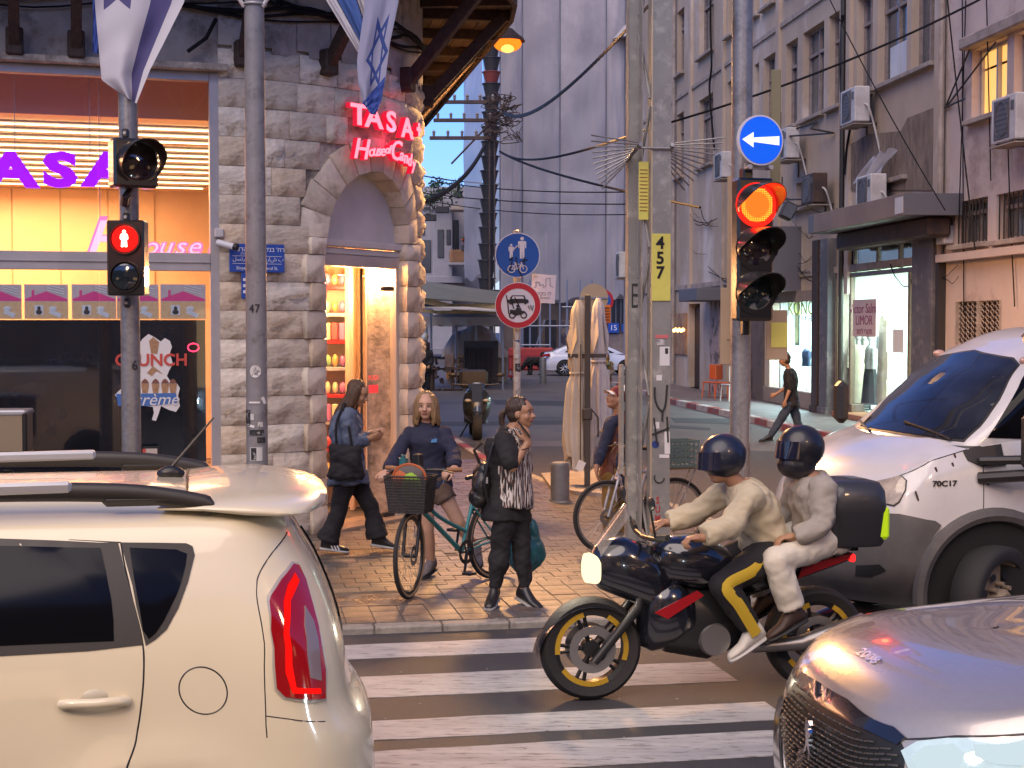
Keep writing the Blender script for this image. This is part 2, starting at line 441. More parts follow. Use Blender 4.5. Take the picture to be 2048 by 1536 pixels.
for k,(d0,d1,xr)in enumerate([(-0.36,-0.80,1.6),(-1.31,-1.85,1.56),(-2.37,-2.76,1.54),(-2.96,-3.42,1.56),(-3.9,-4.35,1.6)]):
 mb=MB();n=40;x0=-2.9
 lo=[];hi=[]
 for i in range(n+1):
  x=lerp(x0,xr,i/n);lo.append((x,d1+0.012*noise.noise((x*3,k*9,0))));hi.append((x,d0+0.012*noise.noise((x*3,k*9+5,0))))
 pts=[tuple(RD.w((a,b,0)))[:2]for a,b in lo+hi[::-1]]
 struct('crossing_stripe',MB().slab(pts,0.001,0.004),M_paint,0)
RB=Fr((7.07,39.2,0),math.atan2(-0.995,0.105))
kR=[G(1262,787),G(1341,806),G(1470,835),G(1600,867),G(1660,885)]
kr=[V((3.2,60,0)),V((4.1,50,0))]+[kR[1],kR[2],kR[3],V((6.6,26,0)),V((8.6,22.5,0)),V((14,19.5,0))]
rwalk=[(p.x,p.y)for p in kr]+[(30,18),(30,60),(4.2,62)]
M_walk2=mat('far_paving',(0.16,0.13,0.125),0.6,c2=(0.11,0.09,0.088),scale=2.5,bump=0.2,c3=(0.19,0.16,0.15),s3=1.1)
right_walk=struct('sidewalk_across_the_side_street',MB().slab(rwalk,0.0,0.12),M_walk2,0)
kerbline(kr,right_walk,cols=(0,1),L=1.15,top=0.14,h=0.16,w=0.2)
mb=MB()
for i in range(160):
 a=RD.w((rnd.uniform(-2,5),rnd.uniform(-4,6),0));z=0.006 if RD.loc(a).y<0 else SW+0.006
 if inb(a,.1):continue
 mb.box((a.x,a.y,z),(rnd.uniform(.006,.022),rnd.uniform(.004,.014),0.004),rot=Matrix.Rotation(rnd.uniform(0,3),3,'Z'))
o=mb.build('litter',mat('litter',(0.35,0.31,0.27),0.8),None,0);o['kind']='stuff';tag(o,'tiny bits of litter scattered on the road and paving','litter')
M_stone=[mat('limestone_%d'%i,c,0.8,c2=tuple(k*.72 for k in c),scale=5,detail=9,bump=0.6,bscale=9,c3=(0.33,0.255,0.18),s3=1.8,thr=(.4,.7))for i,c in enumerate([(0.70,0.60,0.47),(0.57,0.49,0.39),(0.74,0.66,0.54),(0.64,0.52,0.38)])]
M_mort=mat('mortar',(0.56,0.48,0.39),0.9,c2=(0.13,0.11,0.09),scale=5,bump=0.5,c3=(0.34,0.3,0.26),s3=2)
M_plast=mat('old_plaster',(0.40,0.36,0.33),0.85,c2=(0.27,0.23,0.2),scale=3,detail=9,bump=0.4,c3=(0.10,0.08,0.07),s3=1.4)
M_wood=mat('dark_brown_wood',(0.060,0.032,0.020),0.7,c2=(0.025,0.014,0.01),scale=4,detail=8,bump=0.4,aniso=(6,1,6))
M_plank=[mat('soffit_wood_%d'%i,c,0.75,c2=tuple(k*.5 for k in c),scale=5,bump=0.3)for i,c in enumerate([(0.055,0.03,0.02),(0.042,0.024,0.017),(0.068,0.036,0.022)])]
M_alu=mat('aluminium_frame',(0.42,0.40,0.41),0.45,metal=0.3,c2=(0.34,0.33,0.34),scale=3)
M_cream=mat('cream_interior',(0.80,0.62,0.42),0.7,c2=(0.74,0.56,0.38),scale=1.2)
M_wpanel=mat('white_panel',(0.55,0.53,0.52),0.5,c2=(0.47,0.45,0.44),scale=2)
M_black=mat('black_plastic',(0.012,0.012,0.013),0.4)
M_cable=mat('black_cable',(0.012,0.011,0.012),0.8,spec=.15)
M_glass=glass('window_glass')
corner=thing('corner_building','stone corner building with rounded tower, arched shop door and dark wooden eaves','building',(0,0,0))
SH=0.287
def tdir(th):return V((math.cos(th),math.sin(th),0))
def tw(th,r,z):p=TC+tdir(th)*(TR+r);return V((p.x,p.y,z))
TH0,TH1=R(-73),R(9.5);THC=R(-31);HW=0.735;ZS=3.10
def th_of(s):return s/TR
def rough_block(w,h,d,seed,amp=0.022,bulge=0.03,nx=4,nz=4):
 mb=MB();rr=random.Random(seed)
 def f(u,v):
  x=(u-.5)*w;z=(v-.5)*h;e=min(u,1-u,v,1-v)*7;e=min(1,e)
  y=-(bulge*e+amp*e*(noise.noise((x*4+seed*3.1,z*4,seed*1.7))*1.4+noise.noise((x*7,z*7+seed,3))*.7))
  return(x+(0 if u in(0,1)else rr.uniform(-.008,.008)),y,z)
 mb.grid(f,nx,nz)
 ed=[(0,0),(1,0),(1,1),(0,1)];o=len(mb.v)
 q=[((a-.5)*w,0.0,(b-.5)*h)for a,b in ed]+[((a-.5)*w,d,(b-.5)*h)for a,b in ed]
 mb.add(q,[(0,1,5,4),(1,2,6,5),(2,3,7,6),(3,0,4,7)])
 return mb
BLK=[]
for i in range(12):
 BLK.append(rough_block(1,1,.06,i,0.045,0.032,7,6).mesh('stone_block',M_stone[i%4],40))
DEEP=[MB().box((0,.24,0),(1,.48,1),b=.02)for i in range(3)]
def rough_deep(w,h,d,seed,mt):
 bm=MB();
 for k in range(1):
  n=5
  def pt(x,y,z):return(x+.012*noise.noise((x*8+seed,y*8,z*8)),y+.02*noise.noise((x*9,y*9+seed,z*9)),z)
  bm.grid(lambda u,v:pt((u-.5)*w,0-.025*min(1,4*min(u,1-u,v,1-v)),(v-.5)*h),n,n)
  bm.grid(lambda u,v:pt(-w/2-.02*min(1,4*min(u,1-u,v,1-v)),u*d,(v-.5)*h),n,n)
  bm.grid(lambda u,v:pt(w/2+.02*min(1,4*min(u,1-u,v,1-v)),u*d,(v-.5)*h),n,n)
  bm.grid(lambda u,v:pt((u-.5)*w,u*0+v*d,h/2),2,2);bm.grid(lambda u,v:pt((u-.5)*w,v*d,-h/2),2,2)
 return bm.mesh('stone_block',mt,40)
s0,s1=TR*TH0,TR*TH1;sc=TR*THC;RINGW=0.34
rb=random.Random(11)
ncourse=17
for j in range(ncourse):
 z0=SW+j*SH;zc=z0+SH/2
 if zc<ZS:holes=[(sc-HW-.30*(1 if j%2 else .78),sc+HW+.30*(.78 if j%2 else 1))]
 else:
  dz=z0-ZS;rr_=HW+RINGW
  holes=[(sc-math.sqrt(rr_**2-dz**2),sc+math.sqrt(rr_**2-dz**2))]if 0<=dz<rr_-.02 else[]
 iv=[];a=s0
 for h0,h1 in holes:iv.append((a,h0));a=h1
 iv.append((a,s1))
 for a,b in iv:
  L=b-a
  if L<0.06:continue
  n=max(1,round(L/0.40));cuts=[0]+sorted((k+rb.uniform(-.22,.22))/n for k in range(1,n))+[1]
  for k in range(n):
   c0,c1=a+L*cuts[k],a+L*cuts[k+1];w=c1-c0-.004;th=th_of((c0+c1)/2)
   p=tw(th,rb.uniform(-.006,.008),zc)
   o=put('stone_block',rb.choice(BLK),corner,p,(0,0,th+R(90)));o.scale=(w,1,SH-.004)
for j in range(11):
 z0=SW+j*SH;zc=z0+SH/2;h=min(SH,ZS-z0)
 if h<.1:continue
 for sgn in(-1,1):
  wj=.30*(1 if(j%2)==(sgn<0)else .78)
  th=th_of(sc+sgn*(HW+wj/2));p=tw(th,.012,z0+h/2)
  put('stone_block',rough_deep(wj-.008,h-.008,.32,j*2+sgn,M_stone[rb.randrange(4)]),corner,p,(0,0,lerp(th,THC,.85)+R(90)))
nv=11
for k in range(nv):
 a0,a1=math.pi*k/nv,math.pi*(k+1)/nv
 mb=MB();g_=.006
 def q(a,rr,y,sd=k):
  s_=sc+math.cos(a)*rr;z=ZS+math.sin(a)*rr;n_=.014*noise.noise((a*3+sd,rr*7,y*9))
  return tw(th_of(s_),-y+n_,z+n_)
 rings=[]
 for y in(-.014,0.0,.25,.42):
  e=.03 if y<0 else 0
  rings.append([q(a,rr,y)for a,rr in((a0+g_+e,HW+e),((a0+a1)/2,HW+e*.6-.012),(a1-g_-e,HW+e),(a1-g_-e,HW+RINGW*(1+.07*(k%2))-e),(a0+g_+e,HW+RINGW*(1+.07*(k%2))-e))])
 mb.loft(rings);mb.build('arch_stone',M_stone[k%4],corner,40)
core=MB();nseg=56
for i in range(nseg):
 a,b=lerp(TH0,TH1,i/nseg),lerp(TH0,TH1,(i+1)/nseg);s_=TR*(a+b)/2;dx=abs(s_-sc)
 zs=-0.05
 if dx<HW+.06:zs=ZS+math.sqrt(max(0,(HW+.10)**2-min(dx,HW+.1)**2))
 vs=[tw(a,-.02,zs),tw(b,-.02,zs),tw(b,-.5,zs),tw(a,-.5,zs),tw(a,-.02,6.0),tw(b,-.02,6.0),tw(b,-.5,6.0),tw(a,-.5,6.0)]
 core.add(vs,[(0,3,2,1),(4,5,6,7),(0,1,5,4),(1,2,6,5),(2,3,7,6),(3,0,4,7)])
core.build('tower_wall',M_mort,corner,40)
mb=MB()
for i in range(28):
 a,b=lerp(TH0,TH1,i/28),lerp(TH0,TH1,(i+1)/28);r0=.028+.01*noise.noise((i*.7,1,2));zb=4.96-.06*(i%3)
 mb.add([tw(a,-.1,zb),tw(b,-.1,zb),tw(b,r0,zb),tw(a,r0,zb),tw(a,-.1,5.98),tw(b,-.1,5.98),tw(b,r0,5.98),tw(a,r0,5.98)],[(0,1,2,3),(3,2,6,7)])
mb.build('plaster_band',M_plast,corner,60)
sd=V((-0.165,0.986,0));e1=tw(TH1,0,0)
mb=MB();pa=e1;pb=side_end=e1+sd*24;nn=V((-.986,-.165,0))*.5
mb.add([pa,pb,pb+nn,pa+nn]+[p+V((0,0,6))for p in(pa,pb,pb+nn,pa+nn)],[(0,3,2,1),(4,5,6,7),(0,1,5,4),(1,2,6,5),(2,3,7,6),(3,0,4,7)]).build('side_wall',M_mort,corner,0)
def fbox(name,x0,x1,y0,y1,z0,z1,m,b=0.0,parent=corner,fr=FA):
 mb=MB().box(((x0+x1)/2,(y0+y1)/2,(z0+z1)/2),(abs(x1-x0),abs(y1-y0),abs(z1-z0)),b=b)
 o=mb.build(name,m,parent,0)
 if parent is corner or parent is None:o.location=fr.o;o.rotation_euler.z=fr.a
 return o
xr=FA.xz(446,400)[0];xl=-6.5;ztop=FA.xz(300,138)[1];zm0=FA.xz(300,541)[1];zm1=FA.xz(300,505)[1]
xf=FA.xz(420,400)[0]
zt2=ztop-0.09
fbox('facade_wall',xl-4,0.0,0.02,.45,ztop+.07,6.0,M_plast)
fbox('facade_wall',xl-4,xl,0.02,.45,-.05,ztop+.07,M_mort)
fbox('facade_wall',xr+.01,0.06,0.02,.45,-.05,ztop+.07,M_mort)
for j in range(17):
 o=put('stone_block',BLK[j%12],corner,FA.w((xr*.5+.01,.02,SW+(j+.5)*SH)),(0,0,FA.a));o.scale=(-xr-.02,.6,SH-.014)
fbox('lintel_ledge',xl-1,xr+.05,-.12,.04,ztop,ztop+.07,M_mort,.01)
wf=thing('shop_window','wide aluminium framed shop window glowing orange beside the stone tower','shop window',FA.o,FA.a)
def wbox(name,x0,x1,y0,y1,z0,z1,m,b=0.004):return fbox(name,x0,x1,y0,y1,z0,z1,m,b,parent=wf)
xi=xf
wbox('frame',xi,xr,0,.12,.06,ztop-.002,M_alu);wbox('frame',xl,xi-.002,0,.12,zt2,ztop-.002,M_alu)
wbox('frame',xl,xi-.002,.0,.12,zm0,zm1,M_alu);wbox('frame',xl,xi-.002,.0,.12,.06,.2,M_alu)
wbox('frame',xl,xi-.002,-.015,0.0,(zm0+zm1)/2-.01,(zm0+zm1)/2+.01,M_alu)
xj=FA.xz(197,400)[0]
zpost=FA.xz(300,640)[1]
for k,(xa,xb)in enumerate([(xl,xj-1.72),(xj-1.715,xj-.004),(xj+.004,xi-.003)]):
 wbox('glass_pane',xa,xb,.05,.058,zm1+.002,zt2-.002,M_glass,0)
 wbox('glass_pane',xa,xb,.05,.058,.202,zm0-.002,M_glass,0)
M_film=mat('dark_glossy_film',(0.012,0.012,0.014),0.07,coat=0.4,c2=(0.02,0.02,0.024),scale=2)
wbox('dark_film',xl,xi-.05,.064,.075,.5,zpost,M_film,0);wbox('dark_film',xl,xi-.003,.064,.074,.202,.498,mat('grey_film',(0.10,0.095,0.1),.3),0)
M_bulk=mat('brown_bulkhead',(0.62,0.38,0.24),0.6)
ROOM_D=9.5
roomm=M_cream
zc_=4.34
rx=-.15
for nm,a in(('back_wall',(xl,rx+1.2,ROOM_D,ROOM_D+.1,0,zc_)),('ceiling',(xl,rx+1.2,.9,ROOM_D,zc_,zc_+.08)),('inner_wall',(xl-.1,xl,.3,ROOM_D,0,zc_))):
 fbox(nm,*a,roomm)
fbox('shop_floor',xl,.8,.12,ROOM_D,0.0,SW,mat('shop_floor',(0.3,0.22,0.16),.3))
fbox('bulkhead',xl,xr,.86,.9,FA.xz(300,238,.9)[1],4.95,M_bulk);fbox('bulkhead',xl,xr,.2,.9,4.85,4.9,M_bulk)
for k in range(9):fbox('wall_panel',xl+.02+k*.72,xl+.72+k*.72-.006,ROOM_D-.03,ROOM_D-.002,.1,zc_-.02,roomm)
M_led=glow('led_strip',(1.0,0.72,0.36),9.0)
for k,py in enumerate([248,262,276,292,304,315,327,338,350,361,372,384,395]):
 d=(zc_-.03-CAMZ)*3000/(650-py)
 l=th=thing('ceiling_light','','ceiling light',FA.w((-2.4,d-14.25,zc_-.02)),FA.a,'strip lights across the candy shop ceiling')
 l['label']='thin warm strip light on the candy shop ceiling behind the window'
 MB().box((0,0,0),(6.2,.05,.03),b=.005).build('housing',M_alu,l,0).location=(0,0,.012);MB().box((0,0,-.02),(6.1,.03,.012)).build('diffuser',M_led,l,0)
def area(name,loc,rot,size,power,col,parent=None,spread=180):
 ld=bpy.data.lights.new(name,'AREA');ld.shape='RECTANGLE';ld.size,ld.size_y=size;ld.energy=power;ld.color=col;ld.spread=R(spread)
 o=bpy.data.objects.new(name,ld);COL.objects.link(o);o.location=loc;o.rotation_euler=rot
 if parent is not None:o.parent=parent
 return o
def point(name,loc,power,col,rad=.1):
 ld=bpy.data.lights.new(name,'POINT');ld.energy=power;ld.color=col;ld.shadow_soft_size=rad
 o=bpy.data.objects.new(name,ld);COL.objects.link(o);o.location=loc;return o
WARM=(1.0,0.38,0.15)
area('shop_ceiling_lamp',FA.w((-2.6,3.0,4.2)),(0,0,FA.a),(5,3.5),210,WARM)
area('shop_ceiling_lamp',FA.w((-3.0,7.4,4.2)),(0,0,FA.a),(5,3.0),330,WARM)
M_purple=mat('purple_sign',(0.20,0.0,0.62),.4,emit=(0.30,0.0,1.0),es=.62);M_pink=mat('pink_sign',(0.8,0.1,0.3),.4,emit=(1.0,0.16,0.34),es=.6);M_pinklite=mat('pale_pink_sign',(0.8,0.4,0.5),.4,emit=(1.0,0.42,0.5),es=.6)
sg=thing('hanging_sign','purple backlit letters hanging behind the upper shop window above the pink script','sign',FA.o,FA.a)
zt_=FA.xz(100,343,.35)[1]
for ch,px in(('T',-84),('A',14),('S',112),('A',209)):
 x,z=FA.xz(px+8,343,.35);mb=text_mb(ch,.44,.05,sx=1.5,off=.022)
 o=mb.build('letter',M_purple,sg,0);o.location=(x,.35,z)
sg2=thing('hanging_sign','pink script letters hanging behind the upper shop window below the purple letters','sign',FA.o,FA.a)
x,z=FA.xz(212,482,.35)
mb=text_mb('H',.62,.03,shear=.35,sx=1.0,off=.008);o=mb.build('letter',M_pink,sg2,0);o.location=(x-.02,.35,z)
mb.xf(Matrix.Scale(.82,4));o=mb.build('letter',M_pinklite,sg2,0);o.location=(x-.02,.33,z)
for ch,px in zip('ouse',(298,328,358,386)):
 x,z=FA.xz(px,494,.35);o=text_mb(ch,.27,.03,shear=.35,sx=1.1,off=.010).build('letter',M_pink,sg2,0);o.location=(x,.35,z)
 o=text_mb(ch,.25,.02,shear=.35,sx=1.1,off=-.002).build('letter',M_pinklite,sg2,0);o.location=(x,.33,z+.004)
x,z=FA.xz(425,494,.35);o=text_mb('o',.27,.03,shear=.35).build('letter',M_pink,sg2,0);o.location=(x,.35,z)
for px in(30,180):x,z=FA.xz(px,310,.35);MB().cyl((x,.35,z),(x,.35,4.84),.004,n=6).build('wire',M_alu,sg,0)
x,z=FA.xz(200,440,.35);MB().cyl((x,.35,z),(x,.35,4.84),.004,n=6).build('wire',M_alu,sg2,0)
M_psky=mat('poster_sky',(0.42,0.37,0.36),.6,c2=(0.33,0.30,0.34),scale=9,emit=(.6,.35,.25),es=.08);M_proof=mat('poster_roof',(0.45,0.04,0.16),.6,emit=(.8,.05,.2),es=.1);M_pwall=mat('poster_wall',(0.50,0.36,0.20),.6,c2=(.42,.27,.16),scale=40,emit=(.8,.4,.15),es=.08)
M_pwhite=mat('print_white',(.7,.68,.65),.6);M_pdark=mat('print_dark',(.05,.04,.04),.6)
for k,(pa,pb)in enumerate([(-40,43),(49,136),(144,232),(234,317),(321,411)]):
 xa,za=FA.xz(pa,638,.07);xb,zb=FA.xz(pb,569,.07);xm=(xa+xb)/2;w=xb-xa;h=zb-za
 nm=('leftmost, half outside the picture','second from the left edge','just left of the red pedestrian light','behind the red pedestrian light','rightmost, beside the window frame')[k]
 t=thing('poster','pink-roofed house poster in the shop window, '+nm,'poster',FA.w((xm,.07,za)),FA.a,'house posters in a row above the dark film')
 MB().box((0,0,h/2),(w,.006,h),b=.002).build('sheet',M_psky,t,0)
 MB().prism([(-w*.48,h*.52),(-w*.48,h*.58),(0,h*.80),(w*.48,h*.58),(w*.48,h*.52)],-.006,-.0035).build('roof_print',M_proof,t,0)
 MB().box((-w*.3,-.0055,h*.73),(w*.06,.002,h*.2)).build('chimney_print',M_proof,t,0)
 MB().box((0,-.0045,h*.25),(w*.98,.002,h*.5)).build('wall_print',M_pwall,t,0)
 MB().box((-w*.17,-.0065,h*.26),(w*.2,.002,h*.28)).build('photo_print',M_pwhite,t,0)
 mb=MB();mb.ell((-w*.17,-.009,h*.3),(w*.04,.002,h*.07));mb.ell((-w*.17,-.009,h*.2),(w*.07,.002,h*.07));mb.build('portrait_print',M_pdark,t)
 mb=MB();mb.ell((w*.15,-.008,h*.3),(w*.09,.002,h*.07));mb.box((w*.2,-.008,h*.16),(w*.28,.002,h*.13),rot=Matrix.Rotation(R(25),3,'Y'),b=.002);mb.build('speech_bubble',M_pwhite,t)
 for q in range(3):mb=MB().box((w*.22,-.0065,h*(.92-q*.07)),(w*.4,.0015,h*.025),rot=Matrix.Rotation(R(14),3,'Y'));mb.build('print_line',M_pwhite,t,0)
ic=thing('ice_cream_sticker','white ice cream sticker with red and blue lettering on the dark shop window','sticker',FA.o,FA.a)
out=[(285,678),(297,668),(310,675),(322,683),(330,676),(340,682),(344,694),(340,706),(346,728),(338,742),(334,752),(342,764),(355,768),(360,776),(356,792),(360,812),(352,824),(338,820),(322,812),(318,826),(312,842),(304,840),(308,826),(306,814),(290,812),(240,805),(230,790),(244,776),(262,764),(272,744),(264,720),(270,700)]
pl_=FA.poly(out,0.03);MB().prism(pl_,.040,.048).build('backing',M_pwhite,ic,0)
M_icr=mat('sticker_red',(.55,.07,.05),.5);M_icb=mat('sticker_blue',(.06,.16,.42),.5);M_cone=mat('sticker_wafer',(.45,.26,.13),.6,c2=(.3,.16,.08),scale=30);M_choc=mat('sticker_chocolate',(.2,.08,.05),.6)
def stk(name,pts,m,y=.0365):MB().prism(FA.poly(pts,y),y-.001,y+.002).build(name,m,ic,0)
stk('banner',[(232,788),(352,786),(355,806),(300,812),(236,812)],M_icb)
text('lettering','crème',.17,FA.p(312,800,.03),M_pwhite,ic,shear=.3,depth=.004).location.y=.034
text('lettering','CRUNCH',.165,FA.p(303,721,.03),M_icr,ic,depth=.004,off=.004).location.y=.034
for a in(262,286,302,312,326,346):pass
for a in(290,311,330,346):stk('cone_print',[(a-8,768),(a+8,768),(a+5,786),(a-5,786)],M_cone);stk('scoop_print',[(a-8,767),(a-5,761),(a,757),(a+5,761),(a+8,767)],M_choc)
stk('cone_print',[(298,682),(306,674),(318,684),(314,708),(302,706)],M_cone);stk('cone_print',[(294,746),(306,732),(326,748),(312,742),(304,752)],M_cone)
cm=thing('security_camera','small white bullet camera on the window frame beside the blue street sign','camera',FA.p(440,492,-.02)and FA.w(FA.p(437,488,0)),FA.a)
mb=MB().cyl((0,0,0),(.0,-.06,0),.02,.02).cyl((0,-.06,0),(.04,-.12,-.01),.012);mb.build('bracket',M_wpanel,cm)
MB().cyl((-.02,-.10,.01),(.13,-.20,-.035),.032,.032,20).build('body',mat('white_camera',(.6,.6,.62),.4),cm);MB().cyl((.128,-.199,-.0345),(.16,-.22,-.044),.034,.036,20).build('lens_hood',M_black,cm)
bx=MB().box((0,0,0),(.09,.06,.09),b=.01).build('junction_box',M_wpanel,corner,0);bx.location=FA.w(FA.p(438,466,-.03));bx.rotation_euler.z=FA.a
od=TC+tdir(THC)*(TR-.26);FD=Fr(od,THC+R(90))
dr=thing('shop_door','glass shop door glowing orange under a white arched panel in the tower','door',FD.o,FD.a)
M_dframe=mat('cream_door_frame',(.50,.43,.34),.45)
arc=[(math.cos(math.pi*i/24)*(HW+.02),ZS+math.sin(math.pi*i/24)*(HW+.02))for i in range(25)]
MB().prism(arc,.0,.03).build('lunette_panel',M_wpanel,dr,0)
MB().box((0,-.02,ZS-.04),(2*HW+.04,.1,.075),b=.01).build('lintel',M_wpanel,dr,0)
MB().box((0,.0,ZS-.12),(2*HW+.04,.08,.07),b=.01).build('lintel',M_wpanel,dr,0)
for sx in(-1,1):MB().box((sx*(HW-.035),.01,(ZS-.16)/2+.03),(.09,.09,ZS-.2),b=.008).build('door_post',M_dframe,dr,0)
MB().box((0,.01,ZS-.22),(2*HW-.16,.12,.12),b=.01).build('air_curtain',M_alu,dr,0)
dl=MB().box((-.0,.02,1.40),(2*HW-.17,.012,2.66)).build('glass_leaf',M_glass,dr,0)
MB().box((.52,-.01,2.60),(.2,.05,.05),b=.006).build('pivot_clamp',M_black,dr,0);MB().box((.52,-.01,.1),(.2,.05,.05),b=.006).build('pivot_clamp',M_black,dr,0)
MB().box((0,.02,SW+.01),(2*HW,.5,.03)).build('threshold',mat('stone_threshold',(.32,.25,.18),.25),dr,0)
M_redp=mat('red_print',(.6,.03,.04),.5,emit=(1,.05,.05),es=.3)
x,z=FD.xz(738,790);text('lettering','PUSH',.08,(.28,.008,1.62),M_redp,dr,depth=.002);MB().box((.28,.008,1.50),(.17,.002,.09)).build('printed_label',M_redp,dr,0)
MB().box((0,0,0),(.5,.06,3.2)).build('inner_wall',M_cream,corner,0).location=(-1.72,17.75,1.6)
mb=MB()
for i in range(12):
 a,b=lerp(R(-14.5),TH1,i/12),lerp(R(-14.5),TH1,(i+1)/12);mb.add([tw(a,-.52,0),tw(b,-.52,0),tw(b,-.52,3.2),tw(a,-.52,3.2),tw(a,-.505,0),tw(b,-.505,0),tw(b,-.505,3.2),tw(a,-.505,3.2)],[(0,1,2,3),(4,5,6,7),(0,4,7,3)])
mb.build('inner_wall',M_cream,corner,60)
MB().box((0,0,0),(1.2,.06,3.2)).build('inner_wall',M_cream,corner,0).location=V((W(660,500,18.7).x,18.7,1.6))
p=W(706,500,17.5);MB().box((0,0,0),(.05,.6,3.1),b=.01).build('inner_wall',M_cream,corner,0).location=(p.x,17.6,1.6)
MB().box((0,0,0),(1.3,2.6,.06)).build('ceiling',M_cream,corner,0).location=(-2.25,17.9,3.2)
sh=thing('candy_shelf','candy shelves with red ledges and bright bags inside the shop door','shelf',(W(672,600,17.9).x,17.9,SW))
M_cred=mat('red_shelf',(.55,.02,.02),.4);CAN=[mat('candy_%d'%i,c,.35,emit=c,es=.1)for i,c in enumerate([(.75,.1,.08),(.8,.45,.1),(.8,.7,.3),(.7,.2,.3),(.75,.65,.5),(.3,.5,.15)])]
for k in range(8):MB().box((0,0,.35+k*.32),(.62,.34,.045),b=.005).build('ledge',M_cred if k%2 else M_wpanel,sh,0)
for sx in(-1,1):MB().box((sx*.32,0,1.5),(.03,.36,3.0)).build('side_panel',M_cream,sh,0)
MB().box((0,.19,1.5),(.62,.02,3.0)).build('back_panel',M_cream,sh,0)
rc=random.Random(5)
for k in range(8):
 for q in range(7):
  mb=MB()
  if k in(2,5):mb.box((0,0,.1),(.07,.12,.2),b=.01)
  else:mb.ell((0,0,.075),(rc.uniform(.035,.05),.05,rc.uniform(.06,.08)),nu=7,nv=5)
  o=mb.build('candy_bag',rc.choice(CAN),None,40);tag(o,'bright candy bag on the shelves inside the shop door','candy','candy on the shelves inside the door');o.location=(W(672,600,17.9).x-.27+q*.09,17.78,SW+.375+k*.32)
for k in range(4):MB().box((-.28+.06*k,-.19,2.3),(.008,.008,.9)).build('light_tube',M_led,sh,0)
point('vestibule_lamp',(-1.55,16.75,2.75),75,(1,.42,.14),.12);point('vestibule_lamp',(-1.95,17.2,2.6),40,(1,.5,.2),.1)
M_neon=mat('neon_face',(.8,.2,.25),.4,emit=(1.0,0.17,0.22),es=.95);M_neonred=mat('neon_side',(.5,.01,.03),.4,emit=(1,.01,.05),es=.25)
ns=thing('lit_letter_sign','glowing pink shop letters curving round the stone tower above the arch','sign')
def neon(ch,px,py,size,**k):
 th=None;best=9
 for i in range(200):
  t=lerp(R(-60),R(5),i/199);w_=tw(t,.1,4);e=abs(1024+w_.x/w_.y*FPX-px)
  if e<best:best,th=e,t
 w_=tw(th,.1,4);d=w_.y;z=W(px,py,d).z
 mb=text_mb(ch,size,.06,**k);o=mb.build('letter_side',M_neonred,ns,0);o.location=tw(th,.10,z);o.rotation_euler.z=th+R(90)
 k['off']=k.get('off',0)-.006
 mb=text_mb(ch,size,.01,**k);f_=mb.build('letter',M_neon,ns,0);f_.location=tw(th,.136,z);f_.rotation_euler.z=th+R(90)
for ch,px,py in(('T',716,232),('A',745,238),('S',779,246),('A',811,259)):neon(ch,px,py,.30,sx=1.35,off=.012)
neon('+',833,262,.26,off=.014)
for ch,px,py,s_ in(('H',719,300,.30),('o',738,303,.17),('u',746,302,.17),('s',754,302,.17),('e',761,302,.17),('o',770,300,.13),('f',776,300,.13),('C',787,303,.30),('a',799,311,.19),('n',806,316,.19),('d',814,321,.19),('y',822,328,.19)):
 neon(ch,px,py,s_,off=.008,shear=.25)
point('sign_glow',tw(R(-28),.22,4.25),1.6,(1,.05,.12),.06).parent=None
for k in range(6):
 z=5.32+.03*k;pts=[]
 for i in range(40):
  u=i/39
  if u<.45:q=FA.w((lerp(-4,0,u/.45),-.04-.01*k,0))
  else:q=tw(lerp(TH0,R(-5),(u-.45)/.55),.06+.01*k,0)
  q.z=z+.05*noise.noise((u*6,k*3,0))-.1*u+(.06*math.sin(u*20+k));pts.append(q)
 MB().tube(pts,.010+.006*(k%3),6).build('wall_cable',M_cable,corner)
MB().tube([FA.w((-.02,-.05,5.2)),FA.w((-.12,-.1,5.0)),FA.w((-.3,-.1,4.86))],.02,6).build('wall_cable',M_cable,corner)
def epos(k,r,z):
 if k<0:q=FA.w((k,-r,0))
 elif k<=1:q=tw(lerp(TH0,TH1,k),r,0)
 else:q=e1+sd*(k-1)+V((.986,.165,0))*r
 return V((q.x,q.y,z))
ZE=5.92;OV=1.08
ks=[-6,-5,-4,-3,-2,-1]+[i/6 for i in range(7)]+[2.2,3.4,4.6,5.8,7.0,8.2,9.4,10.6]
for i,(a,b)in enumerate(zip(ks,ks[1:])):
 a_=0 if a==0 else a;sub=1 if not(0<=a<1)else 1
 for q in range(8):
  r0,r1=-.05+(OV+.05)*q/8+.006,-.05+(OV+.05)*(q+1)/8-.004
  z=ZE+.004*((q+i)%2)
  vs=[epos(a,r0,z),epos(b,r0,z),epos(b,r1,z),epos(a,r1,z)];vs+=[p+V((0,0,.03))for p in vs]
  MB().add(vs,[(0,3,2,1),(4,5,6,7),(0,1,5,4),(1,2,6,5),(2,3,7,6),(3,0,4,7)]).build('soffit_plank',M_plank[(i*3+q)%3],corner,0)
 vs=[epos(a,OV,ZE-.12),epos(b,OV,ZE-.12),epos(b,OV+.05,ZE-.12),epos(a,OV+.05,ZE-.12)];vs+=[p+V((0,0,.3))for p in vs]
 MB().add(vs,[(0,3,2,1),(4,5,6,7),(0,1,5,4),(1,2,6,5),(2,3,7,6),(3,0,4,7)]).build('fascia',M_wood,corner,0)
def beam(a,b,w,h,m,name,par=corner):
 a,b=V(a),V(b);x,y,d=basis(b-a);L=(b-a).length
 Mx=Matrix((x,y,d)).transposed();mb=MB().box((0,0,0),(w,h,L),b=.008);mb.xf(Mx.to_4x4());mb.shift((a+b)/2);return mb.build(name,m,par,0)
